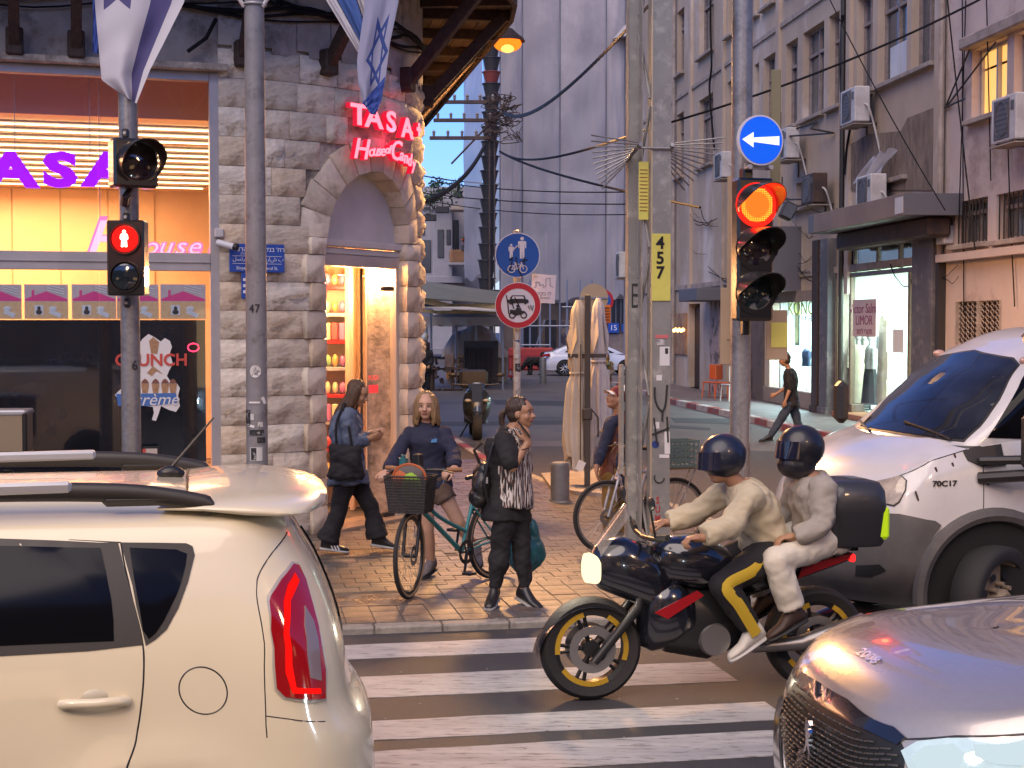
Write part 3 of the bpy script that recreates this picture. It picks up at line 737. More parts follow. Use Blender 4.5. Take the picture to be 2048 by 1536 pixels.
for a in ks[1:]:
 beam(epos(a,.0,ZE-.06),epos(a,OV,ZE-.06),.1,.12,M_wood,'rafter')
for a in(-5.1,-3.9,-2.9,-1.9,FA.xz(152,90)[0]-0,FA.xz(448,95)[0]+.0,(R(-48)-TH0)/(TH1-TH0),(R(-20)-TH0)/(TH1-TH0),.96,2.4,3.6,4.9,6.2,7.5,8.8):
 beam(epos(a,.10,4.86),epos(a,OV-.1,ZE-.1),.1,.13,M_wood,'brace')
 p=epos(a,.06,4.87);q=epos(a,1.06,4.87);dd=q-p
 o=MB().box((0,0,0),(.16,.19,.26),b=.015).build('brace_seat',M_wood,corner,0);o.location=p;o.rotation_euler.z=math.atan2(dd.y,dd.x)+R(90)
mb=MB();top=[FA.w((-8,0,0))]+[tw(lerp(TH0,TH1,i/12),0,0)for i in range(13)]+[side_end,FA.w((-8,26,0))]
mb.slab([(p.x,p.y)for p in top],6.0,9.2).build('upper_storey',M_plast,corner,0)
mb=MB().slab([(p.x,p.y)for p in[epos(-6,OV,0),epos(-3,OV,0)]+[epos(i/12,OV,0)for i in range(13)]+[epos(10.6,OV,0),epos(10.6,-.3,0),epos(1,-.3,0),epos(.5,-.3,0),epos(0,-.3,0),epos(-6,-.3,0)]],ZE+.05,ZE+.1).build('roof_deck',M_wood,corner,0)
M_sblue=mat('sign_blue',(.015,.07,.36),.35);M_swhite=mat('sign_white',(.75,.76,.8),.4)
ths=R(-65.2);zs_=W(514,517,15.0).z
st=thing('street_name_sign','blue street name sign in three languages on the stone wall behind the grey pole','sign',tw(ths,.085,zs_),ths+R(90))
MB().box((0,0,0),(.56,.012,.28),b=.02).build('plate',M_sblue,st);fy=-.009
def T3(t,s,x,z,par=st,m=M_swhite,y=fy,**k):return text('lettering',t,s,(x,y,z),m,par,depth=.002,**k)
T3("קנב 'חר",.062,.18,.085);T3('לצרה',.062,-.17,.085);T3('קנב ןימי',.03,-.12,.045,);T3('عﺭاش ﺏ',.055,.17,-.01);T3('ﻞﺴﺗﺮﻫ',.055,-.17,-.01);T3('Binyamin Ze\'ev Herzl St.',.046,0,-.10,sx=.93)
for z in(.02,-.055):MB().box((0,fy,z),(.5,.002,.004)).build('rule',M_swhite,st,0)
th2=R(-66.8);s2=thing('house_number_sign','small blue house number plate below the street name sign','sign',tw(th2,.085,W(492,572,15).z),th2+R(90))
MB().box((0,0,0),(.17,.012,.26),b=.02).build('plate',M_sblue,s2);
for z in(.06,0,-.06):MB().box((-.02,-.009,z),(.1,.003,.03),b=.004).build('numeral_bar',M_swhite,s2,0)
MB().box((.025,-.0095,0),(.03,.003,.15)).build('numeral_bar',M_swhite,s2,0)
mb_=thing('menu_board','small framed board standing against the shop window beside the grey pole','board',FA.w(FA.p(303,925,-.12)),FA.a)
MB().box((0,0,.0),(.17,.03,.30),b=.006).build('frame',M_black,mb_,0);MB().box((-.01,-.017,0),(.13,.004,.26)).build('sheet',mat('menu_paper',(.5,.42,.36),.7),mb_,0);MB().box((-.07,-.02,0),(.03,.004,.26)).build('red_stripe',M_icr,mb_,0)
mb_.location.z=W(303,927,14.4).z
MB().box((0,0,0),(.4,.3,mb_.location.z-.15-SW)).build('plinth_box',M_conc,mb_,0).location=(0,.02,-(mb_.location.z-.15-SW)/2-.15)
nl=tag(MB().tube([FA.w((FA.xz(388+11*math.cos(t),700,-.01)[0],.055,FA.xz(390,695+8*math.sin(t),0)[1]))for t in np.linspace(0,6.0,20)],.006,6).build('neon_cup',glow('neon_red',(1,.03,.08),5),None),'tiny red neon outline showing in the dark shop window','neon sign')
LC=(1.0,0.50,0.17)
def lamp_head(t,energy,col=LC,sc=1.0):
 mb=MB();mb.lathe([(.02,.16),(.07,.15),(.12,.10),(.22,.02),(.24,-.02),(.22,-.02)],24);mb.build('lamp_shade',M_wood,t)
 mb=MB().ell((0,0,-.05),(.19,.19,.11),nu=20,nv=12);mb.build('bulb',glow('sodium_glow',(1.0,.15,.01),2.4),t);MB().ell((0,-.05,-.11),(.10,.13,.07),nu=16,nv=10).build('glow_core',glow('sodium_core',(1.0,.55,.12),2.0),t)  # wide orange globe shaped as the lamp's halo, inner ellipsoid as its bright core
 ld=bpy.data.lights.new('lamp','SPOT');ld.energy=energy;ld.color=col;ld.shadow_soft_size=.6;ld.spot_size=R(168);ld.spot_blend=.25
 o=bpy.data.objects.new('lamp',ld);COL.objects.link(o);o.parent=t;o.location=(0,0,-.22)
lp=W(1015,80,20.5)
t=thing('street_lamp','glowing orange sodium lamp under the dark eaves corner above the side street','street lamp',lp)
lamp_head(t,1500)
MB().tube([(0,0,.15),(-.1,.0,.3),(-.4,0,.38),(-1.1,0,.38)],.025,8).build('arm',M_wood,t)
for k,(x,y,e)in enumerate([(-5.5,-3.5,620),(7.5,-2.5,620)]):
 t=thing('street_lamp',('sodium lamp on a pole behind the viewer to the '+('west' if k==0 else 'east')),'street lamp',(x,y,8.0),group='main road lamps outside the picture')
 lamp_head(t,e,(1,.62,.32));MB().cyl((0,-1.2,-8),(0,-1.2,.2),.07,.05).cyl((0,-1.2,.2),(0,0,.14),.035).build('pole',mat('galvanised_pole',(.30,.29,.27),.5,metal=.5,c2=(.24,.23,.22),scale=20),t)
M_pane_=mat('unlit_pane',(.02,.025,.03),.2)
M_dk=mat('opposite_facade',(.22,.18,.15),.85,c2=(.16,.13,.11),scale=.4)
t=thing('building_across_the_road','plain building across the main road behind the viewer','building',RD.w((0,-19,0)),RD.a)
MB().box((4,-3,4.5),(70,6,9)).build('wall',M_dk,t,0)
for k in range(14):MB().box((-24+k*4.0,.03,1.6 if k%3 else 5.6),(2.2,.06,2.0)).build('added_lit_window' if k%2 else 'window',glow('added_window_glow',(1,.6,.3),1.6)if k%2 else M_pane_,t,0)  # glowing windows are unseen, added to reflect in the car bodies
M_tarp=mat('scaffold_mesh',(0.38,0.345,0.35),0.7,c2=(0.30,0.275,0.29),scale=.16,detail=6,bump=0.2,bscale=2,c3=(0.44,0.40,0.40),s3=.2,aniso=(1,1,.7),alpha=.82)
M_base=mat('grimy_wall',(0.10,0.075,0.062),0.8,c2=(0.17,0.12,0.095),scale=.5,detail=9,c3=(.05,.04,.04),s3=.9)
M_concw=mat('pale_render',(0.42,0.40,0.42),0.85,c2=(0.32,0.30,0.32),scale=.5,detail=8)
M_pane=mat('dark_window',(0.02,0.025,0.032),0.15,c2=(.035,.04,.05),scale=1)
M_tubey=mat('scaffold_tube',(.26,.27,.32),.5,metal=.5)
YB=76.0
wbx=W(1000,600,YB).x;FWB=Fr((wbx,YB,0),R(-3))
wb=thing('wrapped_building','tall building under repair wrapped in grey scaffold mesh','building',FWB.o,FWB.a)
def wz(px,py,y=0):return FWB.xz(px,py,y)
xR=wz(1300,300)[0]+4;zh=wz(1150,600)[1]
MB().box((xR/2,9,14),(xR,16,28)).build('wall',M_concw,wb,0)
for fl in range(6):
 z=zh+1.2+fl*3.1
 MB().box((xR/2,.9,z+2.6),(xR,.3,.35)).build('floor_edge',M_base,wb,0)
 for q in range(4):MB().box((1.0+q*1.9,.95,z+1.2),(1.1,.1,1.6)).build('window',M_pane,wb,0)
def tarp(name,pts,z0,z1,seed,m=M_tarp,hem=.3,par=wb):
 (x0,y0),(x1,y1)=pts
 def f(u,v):
  x,y=lerp(x0,x1,u),lerp(y0,y1,u);z=lerp(z0+hem*.5*math.sin(u*9+seed),z1,v)
  n=.09*noise.noise((u*3+seed,z*.5,seed))+.025*noise.noise((u*14,z*.8,seed))+.05*math.sin(z*2.1)*(u*(1-u)*4)-.16*(1-abs(2*u-1))**.5
  nx,ny=(y1-y0),-(x1-x0);L=math.hypot(nx,ny);return(x+nx/L*n*-1,y+n,z)
 MB().grid(f,26,70).build(name,m,par,180)
xs=[wz(p,300)[0]for p in(1000,1045,1120,1212,1250,1300)]+[xR]
for k in range(6):tarp('mesh_sheet',((xs[k]+.03,0),(xs[k+1]-.03,0)),zh+.15*(k%2),27,k*2.3)
for x in xs[:-1]:MB().tube([(x,.12,0),(x,.05,28)],.05,6).build('scaffold_tube',M_tubey,wb)
x9=wz(930,300,8)[0];tarp('mesh_sheet',((wz(928,300,7.5)[0],7.5),(wz(966,300,.5)[0],.5)),wz(940,560,6)[1],wz(930,168,7)[1]+9.0,31)
tarp('mesh_sheet',((wz(966,300,.5)[0],.5),(xs[0],0)),zh+1,27,35)
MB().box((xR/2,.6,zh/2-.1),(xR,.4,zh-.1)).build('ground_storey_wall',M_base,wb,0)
def gw(px0,px1,py0,py1,m,name,y=.36,fr=True):
 x0,z1=wz(px0,py0,y);x1,z0=wz(px1,py1,y)
 MB().box(((x0+x1)/2,y,(z0+z1)/2),(x1-x0,.06,z1-z0)).build(name,m,wb,0)
gw(1048,1075,640,730,M_pane,'doorway');gw(1090,1112,640,712,M_pane,'doorway');gw(1220,1256,598,648,M_pane,'window')
for k in range(4):x,z=wz(1222+k*10,600,.3);MB().cyl((x,.3,z),(x,.3,z-1.3),.02,n=6).build('window_bar',M_tubey,wb)
gw(1122,1150,640,725,mat('graffiti_shutter',(.20,.15,.13),.7,c2=(.05,.04,.05),scale=2.5,detail=4,thr=(.5,.53)),'shutter');gw(1210,1262,668,740,mat('pale_notice_wall',(.26,.2,.18),.8,c2=(.16,.12,.11),scale=1.2),'wall_panel')
for px in(1042,1060,1080,1100,1134,1160,1183):x=wz(px,700,-.9)[0];MB().tube([(x,-.9,0),(x,-.9,zh+1)],.05,6).build('scaffold_tube',M_tubey,wb)
for a,b,py in((1042,1183,652),(1124,1183,614),(1042,1100,690)):
 xa,z=wz(a,py,-.95);xb,_=wz(b,py,-.95);MB().tube([(xa,-.95,z),(xb,-.95,z)],.045,6).build('scaffold_tube',M_tubey,wb)
xa,za=wz(1070,700,-.8);xb,zb=wz(1090,640,-.8);MB().tube([(xa,-.8,za),(xb,-.8,zb)],.05,6).build('scaffold_tube',M_tubey,wb)
x,z=wz(1239,656,.2);n15=thing('house_number_sign','two small blue signs reading 15 under the mesh beside the white car','sign',FWB.w((x,.2,z)),FWB.a)
MB().box((-.3,0,0),(.55,.04,.5),b=.01).build('plate',M_sblue,n15,0);MB().box((.35,0,0),(.5,.04,.4),b=.01).build('plate',M_sblue,n15,0);text('lettering','15',.38,(-.3,-.03,0),M_swhite,n15,depth=.01)
x,z=wz(1277,75,-.6);o=MB().lathe([(.0,1.0),(.7,.7),(1.3,0),(1.2,-.05)],14).build('canopy_disc',M_concw,wb);o.location=(x,0,z);
M_chute=mat('black_chute',(.022,.02,.02),.5,c2=(.04,.035,.034),scale=2);M_chred=mat('red_chute',(.22,.04,.03),.5)
ch=thing('debris_chute','black debris chute of stacked tapering tubes down the corner of the wrapped building','chute',W(983,590,72.5)*1.0+V((0,0,-W(983,590,72.5).z)))
def czz(py):return CAMZ+(650-py)/FPX*72.5
pys=[588,556,520,488,455,427,399,371,343,314,285,256,227,198,171,148,120,92,64,30,0,-30,-60]
for k in range(len(pys)-1):
 zb_,zt=czz(pys[k]),czz(pys[k+1]);off=(W(lerp(985,985,0),0,72.5).x-W(983,0,72.5).x)+.03*(k%3-1)
 xo=-.05*k*.0+(.0 if k>12 else-.02*(12-k))
 mb=MB().lathe([(.28,0),(.42,(zt-zb_)*.92),(.46,(zt-zb_)*.93),(.46,(zt-zb_)*1.0),(.40,(zt-zb_)*1.0),(.26,0)],16)
 o=mb.build('chute_section',M_chred if pys[k]==171 else M_chute,ch);o.location=(xo,0,zb_)
MB().box((0,0,czz(588)-.6),(1.2,1.0,1.6),b=.05).build('hopper',M_chute,ch,0).location=(-.2,0,0)
MB().box((0,0,1.4),(.12,.12,2.8)).build('chute_frame',M_chute,ch,0)
pw=thing('power_pole','rusty power pole with three crossarms, insulators and a tangle of wires','power pole',(W(984,300,70.5).x,70.5,0))
M_rust=mat('rusty_steel',(.10,.06,.045),.7,metal=.3,c2=(.05,.035,.03),scale=3)
def zz(py,d):return CAMZ+(650-py)/FPX*d
mb=MB();ptop=zz(200,70.5)
for sx in(-.12,.12):mb.box((sx,0,ptop/2),(.07,.12,ptop))
mb.build('pole',M_rust,pw,0)
for k,(py,x0,x1)in enumerate(((208,876,990),(244,868,985),(279,860,985))):
 z=zz(py,70.5);xa,xb=(x0-984)/FPX*70.5,(x1-984)/FPX*70.5
 MB().box(((xa+xb)/2,-.1,z),(xb-xa,.14,.17),b=.02).build('crossarm',M_rust,pw,0)
 for q in range(5):
  x=lerp(xa+.2,xb-.1,q/4);MB().lathe([(.02,0),(.05,.02),(.08,.12),(.05,.14),(.09,.2),(.03,.28)],10,c=(x,-.1,z+.08)).build('insulator',mat('insulator',(.25,.2,.17),.3),pw)
MB().tube([((-1.9,-.1,zz(330,70.5))),(-.0,-.1,zz(246,70.5))],.05,6).build('strut',M_rust,pw)
rr=random.Random(9);mb=MB()
for k in range(34):
 c=V((rr.uniform(-.1,1.0),-.3,zz(rr.uniform(205,275),70.5)));pts=[c]
 for q in range(5):pts.append(c+V((rr.uniform(-.5,.5),rr.uniform(-.3,.1),rr.uniform(-.45,.45))))
 mb.tube(dense(pts,4),.022,4)
o=mb.build('wire_tangle',M_rust,pw);o['kind']='stuff'
YH=96.0;hx=W(835,400,YH).x;FH=Fr((hx,YH,0),R(4))
ho=thing('white_house','distant white stepped apartment house with roof planters seen past the stone tower','house',FH.o,FH.a)
def hb(px0,px1,py0,py1,y,dpt,m,name,b=.03,par=None):
 x0,z1=FH.xz(px0,py0,y);x1,z0=FH.xz(px1,py1,y)
 return MB().box(((x0+x1)/2,y+dpt/2,(z0+z1)/2),(abs(x1-x0),dpt,abs(z1-z0)),b=b).build(name,m,par or ho,0)
hb(820,985,398,700,1.5,8,M_concw,'wall');hb(866,905,400,700,0,2,M_concw,'bay');hb(700,985,372,398,2.5,7,M_concw,'roof_storey')
hb(875,888,459,516,-.06,.06,M_pane,'window');hb(893,902,459,490,-.06,.06,M_pane,'window');hb(843,862,480,545,1.42,.06,M_pane,'window');hb(838,850,455,470,1.42,.06,M_pane,'window');hb(907,918,440,500,1.42,.06,M_pane,'window')
hb(815,925,552,566,-.3,1,M_concw,'ledge');hb(815,930,566,600,-.1,1,M_base,'wall_band');hb(862,908,412,420,-.2,1.5,M_concw,'parapet');hb(836,864,402,415,1.2,1,M_concw,'parapet')
M_bal=mat('rust_balcony',(.42,.22,.10),.6,c2=(.3,.15,.08),scale=3);
hb(900,955,500,524,-2.2,2.0,M_bal,'balcony');hb(898,958,524,530,-2.3,2.2,M_concw,'balcony_floor');hb(902,940,412,420,-1.8,2,mat('balcony_roof',(.42,.34,.28),.7),'balcony_roof')
for k in range(14):x,z=FH.xz(902+k*3.8,498,-2.3);MB().cyl((x,-2.3,z),(x,-2.3,z-.9),.02,n=5).build('baluster',M_bal,ho)
M_leaf=mat('leaf_green',(.045,.085,.025),.6,c2=(.07,.12,.04),scale=2);M_leafd=mat('leaf_dark',(.02,.045,.018),.6)
def foliage(n,c,r,size,seed):
 q=random.Random(seed);mb=MB()
 for i in range(n):
  d=V((q.gauss(0,1),q.gauss(0,1),q.gauss(0,1))).normalized()*(q.random()**.5);p=V(c)+V((d.x*r[0],d.y*r[1],d.z*r[2]))
  a=V((q.uniform(-1,1),q.uniform(-1,1),q.uniform(-1,1))).normalized();b=a.cross(V((q.uniform(-1,1),.3,q.uniform(-1,1)))).normalized();s_=size*q.uniform(.6,1.3)
  mb.add([p-a*s_,p+b*s_*.45,p+a*s_,p-b*s_*.45],[(0,1,2,3)],m=q.random()<.35)
 return mb
for k,(px,py,d,r,nm,lb)in enumerate([(885,385,92,(1.5,.8,.9),'roof_shrub','leafy green shrub hanging over the white house roof terrace'),(868,372,95,(.35,.3,.6),'potted_plant','slim potted plant at the left of the white roof edge'),(877,370,95,(.35,.3,.6),'potted_plant','second slim potted plant on the white roof edge'),(916,368,95,(.35,.3,.5),'potted_plant','small potted plant at the right of the white roof edge'),(860,405,94,(.6,.4,.8),'roof_shrub','dark shrub on the lower left parapet of the white house'),(931,480,92,(.3,.3,.35),'potted_plant','red flowers in a pot on the orange balcony')]):
 p=W(px,py,d);t=thing(nm,lb,'plant',p)
 foliage(int(160*r[0]),(0,0,0),r,.14,k).build('foliage',[mat('red_petals',(.4,.04,.02),.6),M_leaf]if k==5 else[M_leafd,M_leaf],t,0)
 MB().box((0,0,-r[2]-.15),(min(.8,r[0]*1.6),.4,.4),b=.03).build('planter',M_chute,t,0)
 MB().cyl((0,0,-r[2]),(0,0,r[2]*.3),.04,.02,n=6).build('stem',M_rust,t)
for(x,y,w,h,lb)in((-16,120,22,7,'low grey building closing the far end of the side street'),):
 t=thing('far_building',lb,'building',(x,y,0));MB().box((0,0,h/2),(w,10,h)).build('wall',M_concw,t,0)
 for k in range(6):MB().box((-8+k*3.2,-5.03,4.5),(1.2,.06,1.5)).build('window',M_pane,t,0)
M_awg=mat('awning_olive',(.16,.155,.12),.8,c2=(.12,.12,.095),scale=1,bump=.2);M_awy=mat('awning_valance',(.46,.36,.18),.8,c2=(.36,.28,.15),scale=2);M_aww=mat('awning_white',(.52,.47,.44),.8,c2=(.42,.36,.33),scale=1.4,bump=.2);M_awd=mat('stall_cloth',(.40,.33,.29),.85,c2=(.28,.23,.2),scale=1.5,bump=.6,bscale=4);M_teal=mat('awning_teal',(.12,.19,.17),.8)
def wquad(name,pts,m,par,thick=.04,sub=1):
 P=[V(W(a,b,d))-par.location for a,b,d in pts];n=(P[1]-P[0]).cross(P[3]-P[0]).normalized()*thick
 vs=P+[p+n for p in P]
 MB().add(vs,[(0,3,2,1),(4,5,6,7),(0,1,5,4),(1,2,6,5),(2,3,7,6),(3,0,4,7)]).build(name,m,par,0)
aw=thing('market_awning','large olive awning with a yellow valance on two levels behind the tower','awning',(W(900,600,54).x,54,0))
wquad('awning_top',[(820,558,58),(1010,585,60),(1010,608,52),(820,594,49)],M_awg,aw);wquad('valance',[(820,588,49),(900,607,50.5),(900,617,50.5),(820,602,49)],M_awy,aw);wquad('valance',[(900,607,50.6),(1015,609,52),(1015,619,52),(900,617,50.6)],M_awy,aw)
wquad('awning_under',[(820,600,52),(1010,618,54),(1010,622,50),(820,612,49.5)],M_aww,aw);wquad('valance',[(820,615,49),(880,622,50),(880,628,50),(820,622,49)],M_awy,aw);wquad('valance',[(880,621,50),(1000,620,51),(1000,627,51),(880,628,50)],M_awy,aw)
for px in(862,1006):p=W(px,620,51)-aw.location;MB().cyl((p.x,p.y,0),(p.x,p.y,p.z),.04,n=8).build('post',M_tubey,aw)
a2=thing('market_umbrella','square white market umbrella with a deep valance over the stall','umbrella',(W(935,700,56).x,56,0))
z0=zz(652,54);z1=zz(634,54);zt=zz(626,56)
xa,xb=W(848,640,54).x-a2.location.x,W(1003,640,54).x-a2.location.x
pr=[(xa,-2,z1),(xb,-2,z1),(xb,1.4,z1),(xa,1.4,z1)];top=V(((xa+xb)/2,-.3,zt+.15))
MB().add([V(p)for p in pr]+[top],[(0,1,4),(1,2,4),(2,3,4),(3,0,4)]).build('canopy',M_aww,a2,0)
for k in range(4):
 a,b=V(pr[k]),V(pr[(k+1)%4]);dn=V((0,0,-(z1-z0)))
 def vf(u,v,a=a,b=b):return a.lerp(b,u)+dn*v*(1+.08*math.sin(u*25))+V((0,.03*math.sin(u*31)*v,0))
 MB().grid(vf,30,4).build('valance',[M_aww,M_aww,M_teal,M_aww][k],a2,180)
for px in(853,912,953,985):x=W(px,700,55).x-a2.location.x;MB().cyl((x,-1.0,0),(x,-1.0,z1),.045,n=8).build('post',M_tubey,a2)
MB().box((0,0,0),(.1,.1,.1)).build('hub',M_tubey,a2,0).location=(0,-.3,zt)
hs=thing('covered_stall','market stall heaped with goods under a beige cloth','stall',(W(950,760,58).x,58,0))
def heap(x0,x1,z0,peaks,y0,y1):
 def f(u,v):
  x=lerp(x0,x1,u);h=sum(a*math.exp(-((u-c)/s_)**2)for c,s_,a in peaks);k=math.sin(math.pi*min(1,v*1.0))**.45
  return(x,lerp(y0,y1,v),z0+h*k+.06*noise.noise((u*14,v*8,0))+.03*math.sin(u*60)*(1-k))
 return f
MB().grid(heap(W(884,0,58).x-hs.location.x,W(1016,0,58).x-hs.location.x,.95,[(.45,.28,1.15),(.15,.14,.55),(.75,.22,.6)],-.9,1.0),50,16).build('cloth',M_awd,hs,180)
MB().box((.1,0,.5),(2.2,1.5,.95),b=.03).build('stall_table',mat('sacking',(.30,.22,.12),.9,c2=(.2,.15,.08),scale=4),hs,0)
MB().box((-.85,-.85,.55),(.45,.2,.9),b=.02).build('crate',mat('orange_box',(.4,.17,.05),.7),hs,0)
for k in range(5):MB().box((-.3,-.95,.35+k*.17),(.7,.3,.14),b=.02).build('goods_box',mat('cardboard',(.33,.22,.13),.8),hs,0)
st2=thing('folded_chair_stack','stack of dark folded chairs leaning beside the stall post','chair stack',(W(962,770,52).x,52,0))
for k in range(7):mb=MB().box((-.55+k*.16,0,.75),(.03,.5,1.35),b=.01).box((-.55+k*.16,-.1,.4),(.035,.4,.05));mb.build('folded_chair',M_chute,st2,0)
MB().box((0,.1,.9),(1.2,.06,1.5)).build('back_board',M_chute,st2,0)
for k,(px,d,lb)in enumerate(((862,50,'round pedestal table at the left of the market stall'),(905,50,'rectangular dark table in front of the draped goods'))):
 t=thing('market_table',lb,'table',(W(px,700,d).x,d,0));MB().box((0,0,.74),(1.0,.7,.04),b=.01).build('table_top',M_wood,t,0);MB().cyl((0,0,0),(0,0,.74),.12 if k==0 else .05).build('pedestal',M_rust,t)
 for q in range(4):a=q*1.57+.7;MB().box((.2*math.cos(a),.2*math.sin(a),.04),(.4,.06,.05),rot=Matrix.Rotation(a,3,'Z')).build('foot',M_rust,t,0)
 MB().box((-.1,0,1.0),(.3,.3,.45),b=.02).build('box_on_top',mat('dark_goods',(.07,.05,.045),.7,c2=(.2,.12,.1),scale=12),t,0)
mbk=MB();rr=random.Random(2)
for k in range(50):a=V((rr.uniform(-1.3,1.1),rr.uniform(-.3,.5),rr.uniform(.05,1.0)));mbk.box(a,(rr.uniform(.05,.3),.1,rr.uniform(.04,.25)),rot=Matrix.Rotation(rr.uniform(0,3),3,'Y'))
o=mbk.build('stall_clutter',[mat('clutter',(.04,.032,.03),.8,c2=(.25,.16,.12),scale=5)],None,0);o.location=(W(875,700,53).x,53,0);o['kind']='stuff';tag(o,'jumble of chairs, stock and hanging goods under the market awning','clutter')
rb_=thing('plastic_barrier','red plastic crowd barrier beside the stall','barrier',(W(1005,740,60).x,60,0));M_red=mat('barrier_red',(.40,.03,.025),.5,c2=(.3,.03,.02),scale=2)
for z in(.15,.95):MB().box((0,0,z),(.85,.06,.1),b=.01).build('rail',M_red,rb_,0)
for k in range(7):MB().box((-.38+k*.127,0,.55),(.05,.04,.8)).build('slat',M_red,rb_,0)
for sx in(-.35,.35):MB().box((sx,0,.06),(.08,.5,.06)).build('foot',M_chute,rb_,0)
rb2=thing('plastic_barrier','red water-filled road barrier behind the black dog','barrier',(W(1062,735,73).x,73,0));MB().box((0,0,.55),(2.2,.35,1.1),b=.08).build('body',M_red,rb2,0);MB().box((0,-.18,.6),(1.4,.02,.3),b=.01).build('recess',mat('barrier_dark_red',(.25,.02,.02),.5),rb2,0)
bl=thing('bollard','slim dark bollard with a yellow band beside the red barrier','bollard',(W(1011,740,57.5).x,57.5,0));MB().cyl((0,0,0),(0,0,1.1),.09).build('post',M_tubey,bl);MB().cyl((0,0,.95),(0,0,1.03),.095).build('band',mat('yellow_band',(.6,.4,.05),.5),bl)
bl=thing('bollard','plain grey bollard standing before the white car','bollard',(W(1086,760,56).x,56,0));MB().lathe([(.001,1.0),(.1,.98),(.13,.93),(.13,0)],16).build('post',mat('bollard_grey',(.19,.19,.19),.5,metal=.3,c2=(.14,.14,.14),scale=8,bump=.2),bl)
bl=thing('bollard','grey steel bollard on the paving corner between the woman in black and the closed parasol','bollard',G(1120,1003,SW));MB().lathe([(.001,.485),(.08,.485),(.1,.478),(.112,.46),(.115,.44),(.115,0)],32).build('post',MATS['bollard_grey'],bl);MB().lathe([(.13,.02),(.13,0)],24).build('collar',M_conc,bl)
M_fac=mat('stained_facade',(0.50,0.39,0.30),0.85,c2=(0.33,0.25,0.19),scale=.45,detail=12,bump=.4,bscale=6,c3=(0.60,0.53,0.49),s3=.32,aniso=(1,1,.55),thr=(.3,.75))
M_fac2=mat('pink_facade',(0.60,0.49,0.44),0.85,c2=(0.45,0.35,0.31),scale=.4,detail=12,bump=.3,bscale=6,c3=(0.28,0.2,0.17),s3=.5)
M_rough=mat('stripped_render',(0.13,0.095,0.07),0.95,c2=(0.26,0.19,0.14),scale=7,detail=9,bump=1.0,bscale=12,aniso=(1,1,.3))
M_sill=mat('sill_concrete',(0.40,0.33,0.28),.8,c2=(.24,.19,.16),scale=2)
M_wfr=mat('weathered_window_frame',(0.20,0.15,0.13),.7,c2=(.3,.24,.22),scale=5)
M_pane2=mat('dusty_pane',(0.05,0.06,0.075),0.12,c2=(.09,.10,.12),scale=.9,coat=.3)
M_lit=mat('lit_curtain_pane',(.5,.3,.1),.4,c2=(.4,.2,.06),scale=3,emit=(1,.48,.12),es=.5)
M_acw=mat('ac_casing',(0.55,0.52,0.50),.5,c2=(.42,.38,.36),scale=3);M_acg=mat('ac_grille',(.10,.09,.09),.6);M_iron2=mat('black_iron',(.03,.026,.024),.6)
M_dgrey=mat('painted_grey_column',(.11,.105,.12),.7,c2=(.07,.066,.075),scale=1.3,c3=(.2,.18,.18),s3=2.0)
rbd=thing('street_building','weathered brown and pink apartment house with tall windows above the dress shops','building',RB.o,RB.a)
def rx(px,py=600,y=0):return RB.xz(px,py,y)[0]
def rzz(px,py,y=0):return RB.xz(px,py,y)[1]
def rbox(name,x0,x1,y0,y1,z0,z1,m,b=0.0,par=None):
 return MB().box(((x0+x1)/2,(y0+y1)/2,(z0+z1)/2),(abs(x1-x0),abs(y1-y0),abs(z1-z0)),b=b).build(name,m,rbd if par is None else par,0)
xL=rx(1352)-9;xS=rx(1888);xE=xS+24
wins=[(1352,1366,215,352),(1396,1424,184,314),(1452,1464,150,290),(1506,1515,118,262),(1524,1548,106,240),(1568,1592,76,252),(1602,1644,44,226),(1653,1680,18,212),(1709,1740,None,181),(1750,1808,None,149),(1817,1864,None,124)]
zs_all=sorted(rzz(w[1],w[3])for w in wins[4:]);zsill=zs_all[len(zs_all)//2]
zt_all=[rzz(w[1],w[2])for w in wins[4:8]];ztop2=sum(zt_all)/4
holes=[]
for w in wins:holes.append((rx(w[0]),rx(w[1]),zsill,ztop2))
H3=ztop2+1.35;
for w in wins:holes.append((rx(w[0]),rx(w[1]),H3,H3+(ztop2-zsill)))
zc1=3.95
lowwin=[(1745,1812,292,350)]
for a,b,t_,bo in lowwin:holes.append((rx(a),rx(b),rzz(b,bo),rzz(b,t_)))
holes.append((rx(1590),rx(1640),rzz(1640,405),rzz(1640,352)))
shop_top=rzz(1650,470)
def wall_with_holes(x0,x1,z0,z1,hs,m,par,y0=0.0,y1=.35,name='wall'):
 xs_=sorted({x0,x1}|{h[0]for h in hs if x0<h[0]<x1}|{h[1]for h in hs if x0<h[1]<x1});mb=MB()
 for a,b in zip(xs_,xs_[1:]):
  if b-a<1e-4:continue
  c=(a+b)/2;cut=sorted((h[2],h[3])for h in hs if h[0]<c<h[1]);z=z0
  for u,v in cut:
   if u>z:mb.box((c,(y0+y1)/2,(z+u)/2),(b-a,y1-y0,u-z))
   z=max(z,v)
  if z<z1:mb.box((c,(y0+y1)/2,(z+z1)/2),(b-a,y1-y0,z1-z))
 return mb.build(name,m,par,0)
xsh0=rx(1540);xsh1=rx(1856)
allh=holes+[(xsh0,rx(1640),.12,rzz(1600,600)),(rx(1672),rx(1842),.12,rzz(1800,478)),(rx(1378),rx(1400),.12,2.9),(rx(1452),rx(1470),.12,2.7)]
wall_with_holes(xL,xS,.1,16,allh,M_fac,rbd)
